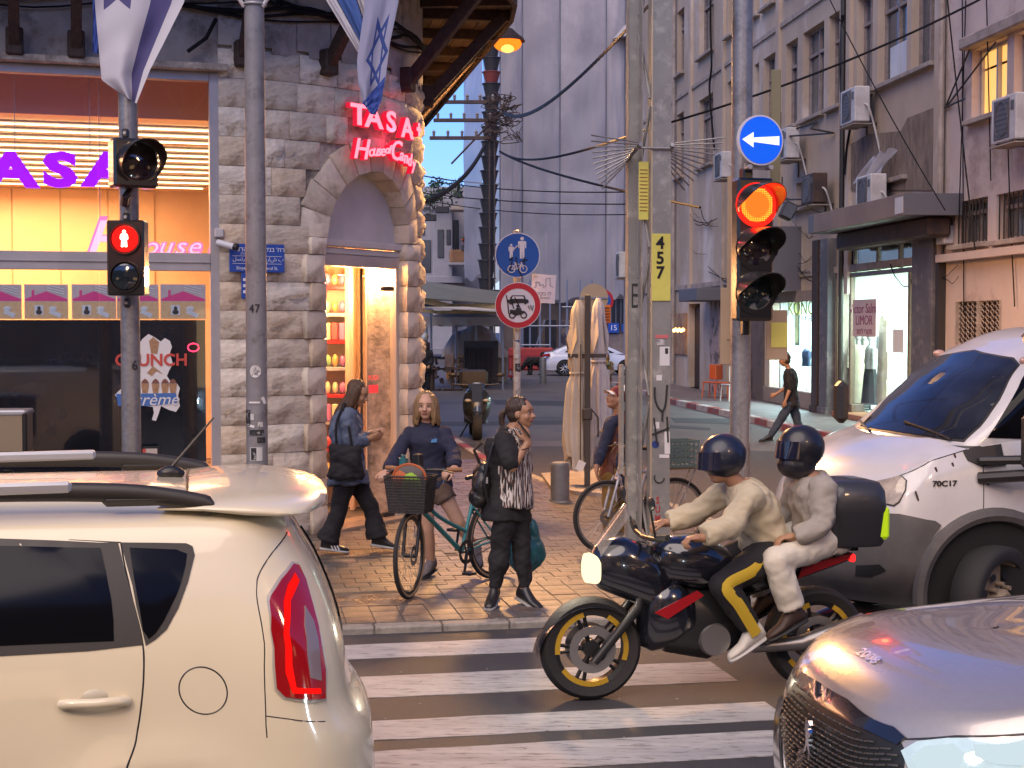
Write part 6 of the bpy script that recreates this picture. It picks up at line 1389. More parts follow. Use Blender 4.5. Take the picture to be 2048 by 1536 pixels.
wire(W(1340,245,14),W(2060,-55,16),.12,.012,.013,'dark cable crossing in front of the right-hand windows up to the top edge');wire(W(880,365,80),W(1290,383,60),.2,.03,.03,'upper of the thin lines crossing the mesh');wire(W(840,385,85),W(1290,408,60),.2,.03,.03,'middle thin line crossing the mesh');wire(W(850,400,85),W(1290,428,60),.3,.025,.025,'lower thin line crossing the mesh');wire(W(838,350,90),W(1000,368,80),.1,.04,.04,'thin line above the white house roof')
wire(W(1895,0,23.5),W(1950,500,22.5),.05,.012,.012,'slack thin wire down the pink building');wire(W(1660,0,30),W(1890,420,25),.1,.012,.012,'long thin wire slanting down over the stripped render')
def remesh(mb,name,m,par,vox=.010,it=3,fold=0.0,fs=9.0,seed=0,sm=.5,stretch=(1,1,1)):
 me=bpy.data.meshes.new('tmp');me.from_pydata(mb.v,[],mb.f);me.update();ob=bpy.data.objects.new('tmp',me);COL.objects.link(ob)
 a=ob.modifiers.new('r','REMESH');a.mode='VOXEL';a.voxel_size=vox
 if it:b=ob.modifiers.new('s','SMOOTH');b.factor=sm;b.iterations=it
 dg=bpy.context.evaluated_depsgraph_get();out=bpy.data.meshes.new_from_object(ob.evaluated_get(dg));bpy.data.objects.remove(ob);bpy.data.meshes.remove(me)
 if fold:
  n_=len(out.vertices);C_=np.empty(n_*3);N_=np.empty(n_*3);out.vertices.foreach_get('co',C_);out.vertices.foreach_get('normal',N_);C_=C_.reshape(-1,3);N_=N_.reshape(-1,3)
  q=C_*(np.array(stretch)*fs)+seed;d=0
  for a_,w_ in((1.0,.5),(2.1,.3),(4.3,.16)):
   X_,Y_,Z_=(q*a_*1.7).T;d=d+w_*(np.sin(X_+1.7*np.sin(Z_*.8+Y_))*np.sin(Z_*1.1+1.3*np.sin(Y_*1.2+a_))+.6*np.sin(Y_*1.4+X_*.7+2*np.sin(Z_*.6)))
  out.vertices.foreach_set('co',(C_+N_*(d*fold)[:,None]).ravel())
 out.name=name;out.materials.clear();out.materials.append(m);out.polygons.foreach_set('use_smooth',[True]*len(out.polygons))
 o=bpy.data.objects.new(name,out);COL.objects.link(o);o.parent=par;return o
def skin(name,c):return mat(name,c,.5,c2=tuple(k*.86 for k in c),scale=14,sss=.08)
SK1,SK2,SK3=skin('skin_fair',(.52,.30,.20)),skin('skin_olive',(.42,.23,.13)),skin('skin_tan',(.36,.19,.11))
M_eyew=mat('eye_white',(.6,.58,.55),.3);M_iris=mat('iris',(.04,.03,.025),.2);M_lip=mat('lips',(.32,.10,.085),.5);M_brow=mat('eyebrow',(.07,.045,.03),.8)
def hframe(f,up=(0,0,1)):
 f=V(f).normalized();s=f.cross(V(up)).normalized();u=s.cross(f);return s,f,u
def headp(mb,c,fr,k=1.0):
 s,f,u=fr;c=V(c);Mx=Matrix((s,f,u)).transposed();P=lambda a,b,d:c+(s*a+f*b+u*d)*k
 E=lambda a,b,d,r:mb.ell(P(a,b,d),tuple(x*k for x in r),rot=Mx,nu=20,nv=14)
 E(0,-.012,.035,(.074,.094,.082));E(0,.018,-.03,(.062,.068,.085));E(0,.045,-.085,(.033,.036,.028));E(0,.03,.03,(.066,.062,.06))
 mb.cap(P(0,.082,.008),P(0,.106,-.026),.009*k,.0145*k);
 for q in(-1,1):E(q*.074,-.008,-.012,(.011,.022,.032));E(q*.036,.058,-.03,(.024,.024,.026));E(q*.012,.096,-.03,(.010,.010,.008));mb.cap(P(q*.012,.082,.026),P(q*.045,.07,.024),.010*k,.010*k)
 E(0,.084,-.055,(.024,.010,.009));return P,Mx
def facep(t,c,fr,k=1.0,brow=None):
 s,f,u=fr;c=V(c);Mx=Matrix((s,f,u)).transposed();P=lambda a,b,d:c+(s*a+f*b+u*d)*k
 for q in(-1,1):
  MB().ell(P(q*.031,.076,.003),(.0135*k,.008*k,.0065*k),rot=Mx,nu=10,nv=8).build('eye',M_eyew,t);MB().ell(P(q*.030,.0825,.003),(.0058*k,.003*k,.0058*k),rot=Mx,nu=8,nv=6).build('iris',M_iris,t)
  MB().tube([P(q*.017,.083,.006),P(q*.031,.0865,.0115),P(q*.046,.078,.006)],.0022*k,5).build('eyelid',M_brow,t);MB().tube([P(q*.014,.090,.025),P(q*.032,.088,.031),P(q*.050,.074,.025)],.0034*k,5).build('eyebrow',brow or M_brow,t)
 MB().ell(P(0,.0925,-.053),(.022*k,.006*k,.0035*k),rot=Mx,nu=10,nv=6).ell(P(0,.092,-.0595),(.018*k,.006*k,.0042*k),rot=Mx,nu=10,nv=6).build('lips',M_lip,t)
def handp(mb,w,d,pn,side=1,curl=.5,k=1.0,spread=.0):
 """wrist w, pointing direction d, palm facing pn; side = +1: thumb towards d x pn"""
 d=V(d).normalized();pn=V(pn);pn=(pn-d*pn.dot(d)).normalized();s=d.cross(pn)*side;w=V(w);Mx=Matrix((s,pn,d)).transposed()
 mb.ell(w+d*.045*k,(.040*k,.015*k,.050*k),rot=Mx,nu=14,nv=8);mb.cap(w-d*.02*k,w+d*.03*k,.026*k,.026*k)
 for i,(o,L)in enumerate(((.029,.078),(.010,.088),(-.010,.082),(-.028,.064))):
  p=w+d*(.082-abs(o)*.25)*k+s*o*k;dd=(d+s*(o*spread*8)).normalized();a=0.0;sg=(.45,.32,.23)
  for j in range(3):
   a+=curl*(1.0,1.15,.8)[j];v=dd*math.cos(a)+pn*math.sin(a);q=p+v*L*sg[j]*k;mb.cap(p,q,(.0098-.0008*j)*k,(.0092-.0008*j)*k,8);p=q
 p=w+d*.025*k+s*.030*k;v=(d*.72+s*.55+pn*.25).normalized()
 for j,L in enumerate((.036,.030,.024)):
  q=p+v*L*k;mb.cap(p,q,(.0125-.001*j)*k,(.0115-.001*j)*k,8);p=q;v=(v+d*.25+pn*.35*curl-s*.25).normalized()
def torso(mb,J,off=0.0,k=1.0,hem=None,flare=0.0,w=1.0,top=True,belly=0.0):
 pe,ch,nk=V(J['pelvis']),V(J['chest']),V(J['neck']);s=(V(J['shR'])-V(J['shL'])).normalized();s2=(V(J['hipR'])-V(J['hipL'])).normalized()
 up=(nk-pe).normalized();rows=[]
 L=(V(J['shR'])-V(J['shL'])).length/2
 if hem is not None:rows.append((pe-up*hem,.165*w+off+flare,.125+off+flare*.8,s2))
 rows+=[(pe-up*.06,.160*w+off*1.2+flare*.5,.120+off+flare*.4,s2),(pe+up*.06,.150*w+off,.112+off+belly*.5,s2),(pe.lerp(ch,.5),.138*w+off,.100+off+belly,s2.lerp(s,.5)),(ch,.155*w+off,.115+off+belly*.3,s),(ch.lerp(nk,.6),max(.12,L*.92)*1.0+off,.095+off,s)]
 if top:rows+=[(nk-up*.015,.095+off,.07+off,s),(nk+up*.025,.056+off*.8,.056+off*.8,s)]
 R_=[]
 for c,a,b,sd in rows:
  sd=sd.normalized();fw=up.cross(sd).normalized();R_.append([c+sd*a*k*math.copysign(abs(math.cos(t))**.85,math.cos(t))+fw*b*k*math.copysign(abs(math.sin(t))**.9,math.sin(t))for t in np.linspace(0,2*math.pi,29)[:-1]])
 mb.loft(R_)
def shoe(t,an,toe,m,ms,k=1.0,name='shoe',up=None):
 an,toe=V(an),V(toe);d=(toe-an);d=d-V((0,0,0));L=.27*k;f=d.normalized();u=V((0,0,1))if up is None else V(up);u=(u-f*u.dot(f)).normalized();s=f.cross(u)
 heel=an-f*.06*k-u*.075*k;rows=[];n=16
 for x,w,h in((0,.5,.9),(.02,.85,1.5),(.12,1.0,1.75),(.28,.98,1.7),(.40,1.0,1.3),(.62,1.12,.72),(.8,1.08,.58),(.94,.8,.45),(1.0,.4,.25)):
  rows.append([heel+f*L*x+s*.041*k*w*math.cos(a)+u*(.018+(.075*h*.5)*(1+math.sin(a)))*k for a in np.linspace(0,2*math.pi,n+1)[:-1]])
 o=MB().loft(rows).build(name,m,t,60)
 rows=[[heel+f*L*(x*1.03-.015)+s*.045*k*w*math.cos(a)+u*(.012+.014*math.sin(a))*k for a in np.linspace(0,2*math.pi,n+1)[:-1]]for x,w in((0,.45),(.03,.85),(.3,.95),(.62,1.12),(.85,1.05),(.97,.7),(1.0,.4))]
 MB().loft(rows).build('sole',ms,o,60);return o
def person(label,J,D,opt):
 """J: joints as (px, py, depth offset); everything is turned into metres on the spot"""
 o_=V((W(*J['pelvis'][:2],D).x,D,opt.get('z',SW)));t=thing('person',label,'person',o_)
 Q={k:W(v[0],v[1],D+(v[2]if len(v)>2 else 0))-o_ for k,v in J.items()}
 far=opt.get('far',False);vox=.016 if far else .009;sk=opt['skin'];k=opt.get('k',1.0)
 fr=hframe(opt['face'],opt.get('up',(0,0,1)));mb=MB()
 torso(mb,Q,0,k,w=opt.get('w',1.0));mb.cap(Q['neck']-V((0,0,.02)),Q['head']-fr[1]*.02-fr[2]*.05,.056*k,.050*k,16);headp(mb,Q['head'],fr,k)
 for sd in 'LR':
  mb.cap(Q['sh'+sd],Q['el'+sd],.050*k,.040*k,14);mb.cap(Q['el'+sd],Q['wr'+sd],.041*k,.026*k,14)
  kn,an,hp=Q['kn'+sd],Q['an'+sd],Q['hip'+sd];mb.cap(hp,kn,.082*k,.056*k,16);mid=kn.lerp(an,.3);mb.cap(kn,mid,.055*k,.056*k,14);mb.cap(mid,an,.056*k,.036*k,14);mb.cap(an-V((0,0,.02)),Q.get('toe'+sd,an).lerp(an,.6)-V((0,0,.045)),.031*k,.02*k)
  hd=opt.get('hand'+sd)
  if hd:handp(mb,Q['wr'+sd],hd[0],hd[1],hd[2],hd[3],k)
  else:handp(mb,Q['wr'+sd],Q['wr'+sd]-Q['el'+sd],(0,1,0),1 if sd=='L' else-1,.35,k)
 remesh(mb,'body',sk,t,vox if far else .0085,2)
 if opt.get('facedet',True):facep(t,Q['head'],fr,k,opt.get('brow'))
 for g in opt['wear']:
  mb=MB();kind,m,off=g['k'],g['m'],g.get('off',.016)
  if kind=='top':
   torso(mb,Q,off,k,hem=g.get('hem',.10),flare=g.get('flare',0),w=opt.get('w',1.0),top=g.get('collar',True),belly=g.get('belly',0))
   for sd in 'LR':
    e,w_=Q['el'+sd],Q['wr'+sd];fl=g.get('sleeve',.93)
    if fl>=0:mb.cap(Q['sh'+sd],e,(.050+off)*k,(.042+off*.8)*k,14)
    if fl>0:q=e.lerp(w_,fl);mb.tube([e,e.lerp(q,.5),q],[(.044+off)*k,(.040+off)*k,(.030+off*1.1)*k],14)
  elif kind=='pants':
   s2=(Q['hipR']-Q['hipL']).normalized();pe=Q['pelvis'];mb.ell(pe+V((0,0,.02)),(.165*opt.get('w',1)*k+off,.125*k+off,.13*k))if opt.get('frontal')else mb.ell(pe,(.14*k+off,.14*k+off,.13*k))
   for sd in 'LR':
    kn,an,hp=Q['kn'+sd],Q['an'+sd],Q['hip'+sd];fl=g.get('len',.93);flare=g.get('flare',.0)
    if fl<=.5:q=hp.lerp(kn,fl*2);mb.tube([hp,q],[(.088+off)*k,(.078+off+flare)*k],16)
    else:mb.cap(hp,kn,(.086+off)*k,(.060+off)*k,16);q=kn.lerp(an,(fl-.5)*2);mb.tube([kn,kn.lerp(q,.35),q],[(.060+off)*k,(.060+off)*k,(.042+off+flare)*k],16)
  o=remesh(mb,g['n'],m,t,.016 if far else .011,3,fold=g.get('fold',.012),fs=g.get('fs',8),seed=len(g['n'])*1.7,stretch=g.get('st',(1,1,1)))
 if 'shoes' in opt:
  for sd in 'LR':shoe(t,Q['an'+sd],Q['toe'+sd],opt['shoes'][0],opt['shoes'][1],k,up=opt.get('shoeup'+sd))
 return t,Q,fr
def hair(t,c,fr,m,style,k=1.0,seed=0):
 s,f,u=fr;Mx=Matrix((s,f,u)).transposed();P=lambda a,b,d:V(c)+(s*a+f*b+u*d)*k;mb=MB();q=random.Random(seed)
 mb.ell(P(0,-.030,.042),(.084*k,.094*k,.090*k),rot=Mx,nu=24,nv=16);mb.ell(P(0,-.045,-.01),(.078*k,.068*k,.08*k),rot=Mx,nu=20,nv=12)
 if style in('long','shoulder'):
  L=.40 if style=='long' else .185
  for i in range(46):
   a=lerp(-2.45,2.45,i/45)+q.uniform(-.08,.08);x,y=.082*math.sin(a),-.012-.078*math.cos(a)
   if abs(a)>2.1 and style=='long':continue
   l=L*(1-.12*abs(a)/2.4)*q.uniform(.88,1.05);ww=.012+.010*q.random();sw=.02+(.05 if style=='long' else .012)
   pts=[P(x*.75,y*.8,.09),P(x*1.04,y*1.05,.03),P(x*1.12,y*1.1,-.07),P(x*(1.15+sw*3),y*1.15-sw*.5,-.5*l-.03+0),P(x*(1.05+sw*4)+q.uniform(-.01,.01),y*1.1-sw*.6+q.uniform(-.01,.01),-l)]
   mb.tube(dense(pts,3),[ww*z for z in np.interp(np.linspace(0,1,13),[0,.3,.8,1],[.7,1,1,.45])],7)
 elif style=='tail':
  mb.ell(P(0,-.115,.02),(.022,.022,.022));pts=[P(0,-.10,.02),P(0,-.15,.0),P(.0,-.162,-.06),P(0,-.145,-.12),P(0,-.115,-.16)]
  mb.tube(dense(pts,4),[.02,.022,.024,.026,.028,.028,.028,.026,.025,.024,.023,.021,.019,.016,.013,.01,.006],8)
 elif style=='curly':
  for i in range(70):
   a,b=q.uniform(0,6.28),q.uniform(-.2,1.5);r=.092;d=P(r*.9*math.cos(a)*math.cos(b),-.025+r*math.sin(a)*math.cos(b),.045+r*math.sin(b));
   if(d-V(c)).dot(f)<.06:mb.ell(d,.02*q.uniform(.7,1.2),nu=7,nv=5)
 return remesh(mb,'hair',m,t,.0065,1,fold=.006,fs=30,seed=seed,stretch=(1,1,.12))
M_hbr=mat('brown_hair',(.055,.028,.014),.5,c2=(.10,.05,.022),scale=60,aniso=(1,1,.06),bump=.6,bscale=90);M_hbl=mat('blonde_hair',(.30,.19,.09),.45,c2=(.16,.09,.04),scale=60,aniso=(1,1,.06),bump=.6,bscale=90);M_hdk=mat('dark_hair',(.022,.013,.009),.45,c2=(.05,.03,.02),scale=60,aniso=(1,1,.1),bump=.6,bscale=90)
def fab(name,c,**k):return mat(name,c,.85,c2=tuple(x*.88 for x in c),scale=6,bump=.2,bscale=220,**k)
M_coat=fab('blue_grey_coat',(.105,.135,.20));M_blk=fab('black_cloth',(.012,.011,.013));M_navy=fab('navy_fleece',(.016,.019,.045));M_shorts=fab('brown_shorts',(.12,.075,.055));M_mus=fab('mustard_trousers',(.17,.10,.018));M_jean=fab('dark_jeans',(.03,.045,.075));M_jnavy=fab('navy_jacket',(.022,.027,.055))
M_creamj=fab('cream_jacket',(.50,.43,.29));M_grayj=fab('beige_jacket',(.33,.30,.26));M_whtp=fab('offwhite_trousers',(.66,.61,.50));M_rubber=mat('rubber',(.018,.018,.018),.7);M_soleW=mat('pale_sole',(.45,.44,.42),.5);M_lsk=mat('black_leather',(.015,.014,.014),.35,bump=.2,bscale=30)
def stripemat():
 m=mat('striped_blouse',(.5,.48,.45),.8);N,L=m.node_tree.nodes,m.node_tree.links;tc=N.new('ShaderNodeTexCoord');mp=N.new('ShaderNodeMapping');mp.inputs['Scale'].default_value=(1,1,.07);w=N.new('ShaderNodeTexNoise');w.inputs['Scale'].default_value=105;w.inputs['Detail'].default_value=1
 r=N.new('ShaderNodeValToRGB');r.color_ramp.interpolation='CONSTANT';e=r.color_ramp.elements;e[0].color=(.015,.013,.014,1);e[1].position=.52;e[1].color=(.55,.52,.48,1);x=e.new(.47);x.color=(.18,.09,.06,1)
 L.new(tc.outputs['Object'],mp.inputs[0]);L.new(mp.outputs[0],w.inputs[0]);L.new(w.outputs['Fac'],r.inputs[0]);L.new(r.outputs[0],N['Principled BSDF'].inputs['Base Color']);return m
D=14.05
tA,QA,fA=person('woman walking in a long blue-grey coat reading a phone before the lit shop door',dict(head=(716,787),neck=(694,822,.0),chest=(692,858),pelvis=(697,935),shL=(704,834,.17),shR=(694,836,-.17),elL=(712,882,.16),elR=(700,888,-.17),wrL=(738,876,.05),wrR=(737,877,-.07),hipL=(702,945,.08),hipR=(694,945,-.08),knL=(741,1015,.07),knR=(677,1020,-.06),anL=(757,1078,.07),anR=(655,1085,-.05),toeL=(790,1083,.07),toeR=(692,1090,-.05)),D,dict(skin=SK2,face=(.94,-.2,-.34),wear=[dict(k='top',m=M_coat,off=.034,hem=.16,flare=.035,n='coat',fold=.02,sleeve=.9),dict(k='pants',m=M_blk,off=.02,flare=.045,len=.97,n='trousers')],shoes=(M_lsk,M_soleW),handR=((.9,0,.25),(0,1,.6),-1,.5)))
hair(tA,QA['head'],fA,M_hbr,'long',seed=3)
for q in range(3):MB().box((0,0,0),(.013,.004,.05),rot=Matrix.Rotation(R(-25),3,'Y')).build('shoe_stripe',M_pwhite,tA,0).location=QA['anR']+V((.05+.028*q,-.046,-.045))
ph=thing('phone','phone in a pale case held flat by the woman in the blue-grey coat','phone',tA.location+QA['wrR']+V((.06,.02,.075)));MB().box((0,0,0),(.15,.075,.01),rot=Matrix.Rotation(R(-14),3,'Y'),b=.003).build('case',mat('phone_pink',(.5,.35,.3),.4),ph,0);MB().box((-.002,0,.006),(.14,.066,.002),rot=Matrix.Rotation(R(-14),3,'Y')).build('screen',M_black,ph,0)
bg=thing('tote_bag','black shoulder tote bag hanging at the side of the blue-grey coat','bag',tA.location+QA['pelvis']+V((.0,-.25,.0)))
mb=MB().loft([[(a*math.cos(t),b*math.sin(t),z)for t in np.linspace(0,6.283,25)[:-1]]for a,b,z in((.15,.04,-.09),(.17,.065,-.06),(.16,.07,.08),(.14,.05,.2),(.13,.03,.23))]);remesh(mb,'bag_body',M_blk,bg,.012,3,fold=.02,fs=9)
for sx in(-.08,.06):MB().tube(dense([V((sx,0,.21)),V((sx*.8-.02,.0,.42)),V((-.03,.08,.58)),V((-.02,.2,.6))],5),.013,6).build('strap',M_blk,bg)
D=12.75
tB,QB,fB=person('blonde woman in a navy top standing astride the turquoise bicycle',dict(head=(852,812,-.03),neck=(853,850,.02),chest=(855,882),pelvis=(862,958,.03),shL=(889,868),shR=(819,868),elL=(908,905,-.10),elR=(797,903,-.15),wrL=(907,938,-.42),wrR=(775,942,-.42),hipL=(879,972),hipR=(850,972),knL=(918,1045,-.06),knR=(855,1060,-.02),anL=(954,1102,.05),anR=(862,1128,.05),toeL=(957,1128,-.20),toeR=(835,1146,-.20)),D,dict(skin=SK1,face=(-.06,-1,-.02),brow=mat('light_brow',(.2,.12,.06),.8),frontal=True,wear=[dict(k='top',m=M_navy,off=.019,hem=.07,n='fleece_top',fold=.013),dict(k='pants',m=M_shorts,off=.010,len=.20,flare=.008,n='shorts')],shoes=(mat('grey_trainer',(.09,.08,.09),.8,c2=(.16,.14,.15),scale=40,bump=.3),M_rubber),handL=((-.75,-.55,-.3),(0,.5,-.8),1,.75),handR=((-.4,-.8,-.2),(.1,.3,-.9),-1,.75)))
hair(tB,QB['head'],fB,M_hbl,'shoulder',seed=8)
text('chest_logo','alt',.045,QB['chest']+V((.06,-.141,.015)),mat('logo_blue',(.08,.25,.5),.5),tB,depth=.002,shear=.3,off=.003);MB().tube([QB['pelvis']+V((.115,-.13,-.02)),QB['pelvis']+V((.11,-.13,.11))],.004,5).build('zip',MATS['logo_blue'],tB)
D=11.45
M_stripe=stripemat()
tC,QC,fC=person('woman with a dark ponytail in a black cardigan and striped blouse, phone at her ear',dict(head=(1043,826,-.02),neck=(1021,862),chest=(1022,898),pelvis=(1024,1000),shL=(1040,880,.14),shR=(1010,882,-.14),elL=(1052,935,.22),elR=(1024,935,-.23),wrL=(1046,985,.20),wrR=(1056,884,-.16),hipL=(1034,1012,.05),hipR=(1012,1012,-.05),knL=(1045,1095,.04),knR=(1001,1095,-.04),anL=(1048,1186,.02),anR=(989,1186,-.02),toeL=(1082,1205,-.10),toeR=(975,1205,-.22)),D,dict(skin=SK3,face=(.93,-.38,.02),k=.98,wear=[dict(k='top',m=M_stripe,off=.026,hem=.06,flare=.01,belly=.02,n='striped_blouse',sleeve=-1,fold=.014,fs=12,st=(1,1,.25)),dict(k='pants',m=M_blk,off=.018,len=.94,flare=-.012,n='trousers',fold=.018)],shoes=(M_lsk,mat('dark_sole_white_welt',(.30,.29,.28),.5)),handR=((-.22,0,.95),(-.5,.85,.0),1,.45)))
hair(tC,QC['head'],fC,M_hdk,'tail',seed=5)
mb=MB();Qs=dict(QC);back=V((-.045,.02,0))
for kk in('pelvis','chest','neck'):Qs[kk]=QC[kk]+back
torso(mb,Qs,.034,.98,hem=.16,flare=.01,top=False)
mb.cap(QC['shR']+V((-.01,0,.0)),QC['elR']+V((-.008,0,.04)),.078,.068,14);mb.cap(QC['shL'],QC['elL'],.075,.062,14);mb.cap(QC['shR']+V((-.01,.02,.01)),QC['neck']+V((-.045,0,.0)),.06,.05,12);mb.cap(QC['shL'],QC['neck']+V((-.045,0,0)),.06,.05,12)
remesh(mb,'cardigan',M_blk,tC,.011,3,fold=.014,fs=8)
MB().tube([QC['elR'].lerp(QC['wrR'],.72)+V((.034*math.cos(a),.034*math.sin(a),.008*math.cos(a)))for a in np.linspace(0,6.283,19)[:-1]],.004,6,closed=True).build('bracelet',M_black,tC)
ph=thing('phone','black phone pressed to the ear of the woman in the cardigan','phone',tC.location+QC['wrR']+V((-.03,-.028,.10)));MB().box((0,0,0),(.012,.07,.15),rot=Matrix.Rotation(R(-38),3,'Y'),b=.003).build('casing',M_black,ph,0)
bp=thing('backpack','black leather backpack on the back of the woman in the cardigan','backpack',tC.location+QC['chest'].lerp(QC['pelvis'],.62)+V((-.225,-.03,0)))
mb=MB().ell((0,0,-.03),(.085,.14,.165)).ell((-.02,0,-.12),(.085,.13,.09)).ell((.01,0,.09),(.06,.11,.06));remesh(mb,'bag_body',M_lsk,bp,.01,3,fold=.01,fs=12);MB().tube(dense([V((.05,-.13,-.15)),V((.02,-.155,0)),V((.05,-.14,.16)),V((.10,-.12,.32)),V((.17,-.08,.36))],5),.011,6).build('strap',M_lsk,bp);MB().box((.03,-.145,.02),(.035,.012,.05),b=.004).build('buckle',M_alu,bp,0);MB().tube([(-.02,-.03,.14),(-.06,-.05,.24),(.0,-.05,.3)],.012,6).build('grab_loop',M_lsk,bp)
tb=thing('shopping_bag','bulging teal plastic bag held low behind the woman in black trousers','bag',tC.location+QC['pelvis']+V((.10,.34,-.40)))
mb=MB().ell((0,0,-.05),(.16,.12,.17)).ell((.03,0,.10),(.09,.07,.12)).cap((.03,0,.15),(-.02,-.1,.38),.03,.012);remesh(mb,'bag_body',mat('teal_plastic',(.02,.13,.15),.35,c2=(.015,.09,.11),scale=8),tb,.011,2,fold=.02,fs=12,stretch=(1,1,.5))
D=15.5
M_tee=mat('printed_tshirt',(.16,.045,.028),.8,c2=(.09,.04,.03),scale=6);M_tee2=mat('yellow_print',(.42,.27,.02),.8,c2=(.3,.18,.02),scale=12)
tD,QD,fD=person('man in a navy jacket and red and white cap looking up behind the steel pole',dict(head=(1232,797),neck=(1241,832,.02),chest=(1232,866),pelvis=(1228,942),shL=(1222,848,-.16),shR=(1248,846,.16),elL=(1205,898,-.18),elR=(1266,890,.12),wrL=(1193,936,-.22),wrR=(1257,934,-.3),hipL=(1222,955,-.07),hipR=(1240,955,.08),knL=(1220,1030,-.07),knR=(1240,1030,.08),anL=(1222,1088,-.05),anR=(1244,1084,.1),toeL=(1200,1098,-.1),toeR=(1224,1092,.05)),D,dict(skin=SK3,face=(-.86,-.42,.34),wear=[dict(k='top',m=M_tee,off=.012,hem=.06,n='tshirt',sleeve=0,fold=.008),dict(k='pants',m=M_mus,off=.018,n='trousers')],shoes=(M_lsk,M_soleW),handL=((.0,-.1,-1),(.9,0,0),-1,.4)))
s,f,u=hframe((-.9,-.42,0));
mb=MB()
for sd,ang in(('L',-1),('R',1)):e,w_=QD['el'+sd],QD['wr'+sd];mb.cap(QD['sh'+sd],e,.072,.06,14);q=e.lerp(w_,.88);mb.tube([e,q],[.06,.045],14);mb.cap(QD['sh'+sd],QD['neck']-f*.05,.06,.05)
Qs=dict(QD)
for kk in('pelvis','chest','neck'):Qs[kk]=QD[kk]-f*.045
torso(mb,Qs,.030,1,hem=.12,top=False,w=1.02);remesh(mb,'jacket',M_jnavy,tD,.011,3,fold=.014,fs=8)
M_cap=mat('maroon_cap',(.13,.012,.018),.8);s,f,u=fD;P=lambda a,b,d:QD['head']+s*a+f*b+u*d;Mx=Matrix((s,f,u)).transposed()
mb=MB().ell(P(0,-.02,.055),(.088,.104,.085),rot=Mx,nu=20,nv=12);remesh(mb,'cap',M_cap,tD,.008,1);MB().ell(P(0,-.05,.085),(.086,.08,.075),rot=Mx).build('cap_white_panel',M_pwhite,tD);MB().grid(lambda a,b:P((a-.5)*.15,.07+.085*b*(1-(2*a-1)**2*.6),.055-.01*b+.0-.03*(2*a-1)**2),9,5).build('cap_visor',M_pwhite,tD,180)
for(dx,dz,r_)in((-.01,.03,.055),(-.03,-.22,.05)):mb=MB().ell(QD['chest']+hframe((-.8,-.6,0))[1]*.125+V((0,0,dz)),(r_,.03,r_));mb.build('shirt_print',M_tee2,tD)
D=28.2
tE,QE,fE=person('dark haired man in a black t-shirt and jeans striding left across the side street',dict(head=(1569,720),neck=(1579,739),chest=(1581,757),pelvis=(1583,803),shL=(1575,745,-.16),shR=(1583,745,.16),elL=(1580,778,-.2),elR=(1572,775,.2),wrL=(1571,801,-.22),wrR=(1554,787,.2),hipL=(1580,808,-.07),hipR=(1586,808,.07),knL=(1560,842,-.06),knR=(1594,843,.06),anL=(1539,874,-.06),anR=(1606,868,.06),toeL=(1524,876,-.06),toeR=(1596,879,.06)),D,dict(skin=SK3,z=0.0,face=(-.9,.3,-.1),far=True,facedet=False,wear=[dict(k='top',m=M_blk,off=.02,hem=.1,sleeve=0,n='tshirt'),dict(k='pants',m=M_jean,off=.016,len=.98,n='jeans')],shoes=(M_lsk,M_rubber)))
hair(tE,QE['head'],fE,M_hdk,'curly',seed=2)
for k,(D,hx_,hy,sc_,z_,top_,lb)in enumerate(((47,851,690,1.0,0,M_blk,'dark haired person in black standing at the edge of the stone tower by the stall'),(53,850,676,1.0,0,fab('dark_red_jacket',(.12,.02,.025)),'person in a dark red jacket and white helmet behind the stall customer'),(52,1213,713,.95,0,fab('pale_blouse',(.3,.25,.22)),'woman carrying a bunch of flowers beside the white car'))):
 sp=3000/D*.9
 J_=dict(head=(hx_,hy),neck=(hx_+.0,hy+.2*sp),chest=(hx_,hy+.38*sp),pelvis=(hx_,hy+.80*sp));
 for sd,q in(('L',1),('R',-1)):J_['sh'+sd]=(hx_+q*.17*sp,hy+.26*sp);J_['el'+sd]=(hx_+q*.23*sp,hy+.56*sp);J_['wr'+sd]=(hx_+q*.12*sp,hy+.72*sp,-.25);J_['hip'+sd]=(hx_+q*.08*sp,hy+.86*sp);J_['kn'+sd]=(hx_+q*.09*sp,hy+1.3*sp);J_['an'+sd]=(hx_+q*.1*sp,hy+1.72*sp);J_['toe'+sd]=(hx_+q*.13*sp,hy+1.78*sp,-.15)
 t_,Q_,f_=person(lb,J_,D,dict(skin=SK2,z=0.0,face=(-.5,-.8,0)if k<2 else(.2,-1,0),far=True,facedet=False,frontal=True,wear=[dict(k='top',m=top_,off=.03,hem=.12,n='jacket'),dict(k='pants',m=M_blk if k<2 else M_crm,off=.02,n='trousers')],shoes=(M_lsk,M_rubber)))
 if k==1:MB().ell(Q_['head']+V((0,0,.04)),(.13,.15,.14)).build('helmet',M_pwhite,t_)
 else:hair(t_,Q_['head'],f_,M_hdk if k==0 else M_hbr,'shoulder',seed=k)
 if k==2:
  fl=thing('flower_bunch','bunch of yellow and white flowers in wrapping carried past the white car','flowers',t_.location+Q_['wrR']+V((.1,-.2,.1)));foliage(90,(0,0,.2),(.22,.2,.3),.08,4).build('foliage',[M_leaf,M_tee2],fl,0);MB().cyl((0,0,-.45),(0,0,.1),.06,.16,12).build('wrapping',M_pwhite,fl)
dg_=thing('dog','large shaggy black dog with its head down on the far paving beside the white car','dog',(W(1068,750,66).x,66,0));mb=MB();M_fur=mat('black_fur',(.010,.009,.009),.9,bump=.8,bscale=40)
mb.cap((-.20,0,.60),(.27,0,.62),.19,.15).cap((-.28,0,.60),(-.48,0,.38),.12,.09).cap((-.46,0,.36),(-.60,-.02,.24),.085,.05).ell((-.49,.07,.42),(.04,.03,.08)).ell((-.49,-.07,.42),(.04,.03,.08))
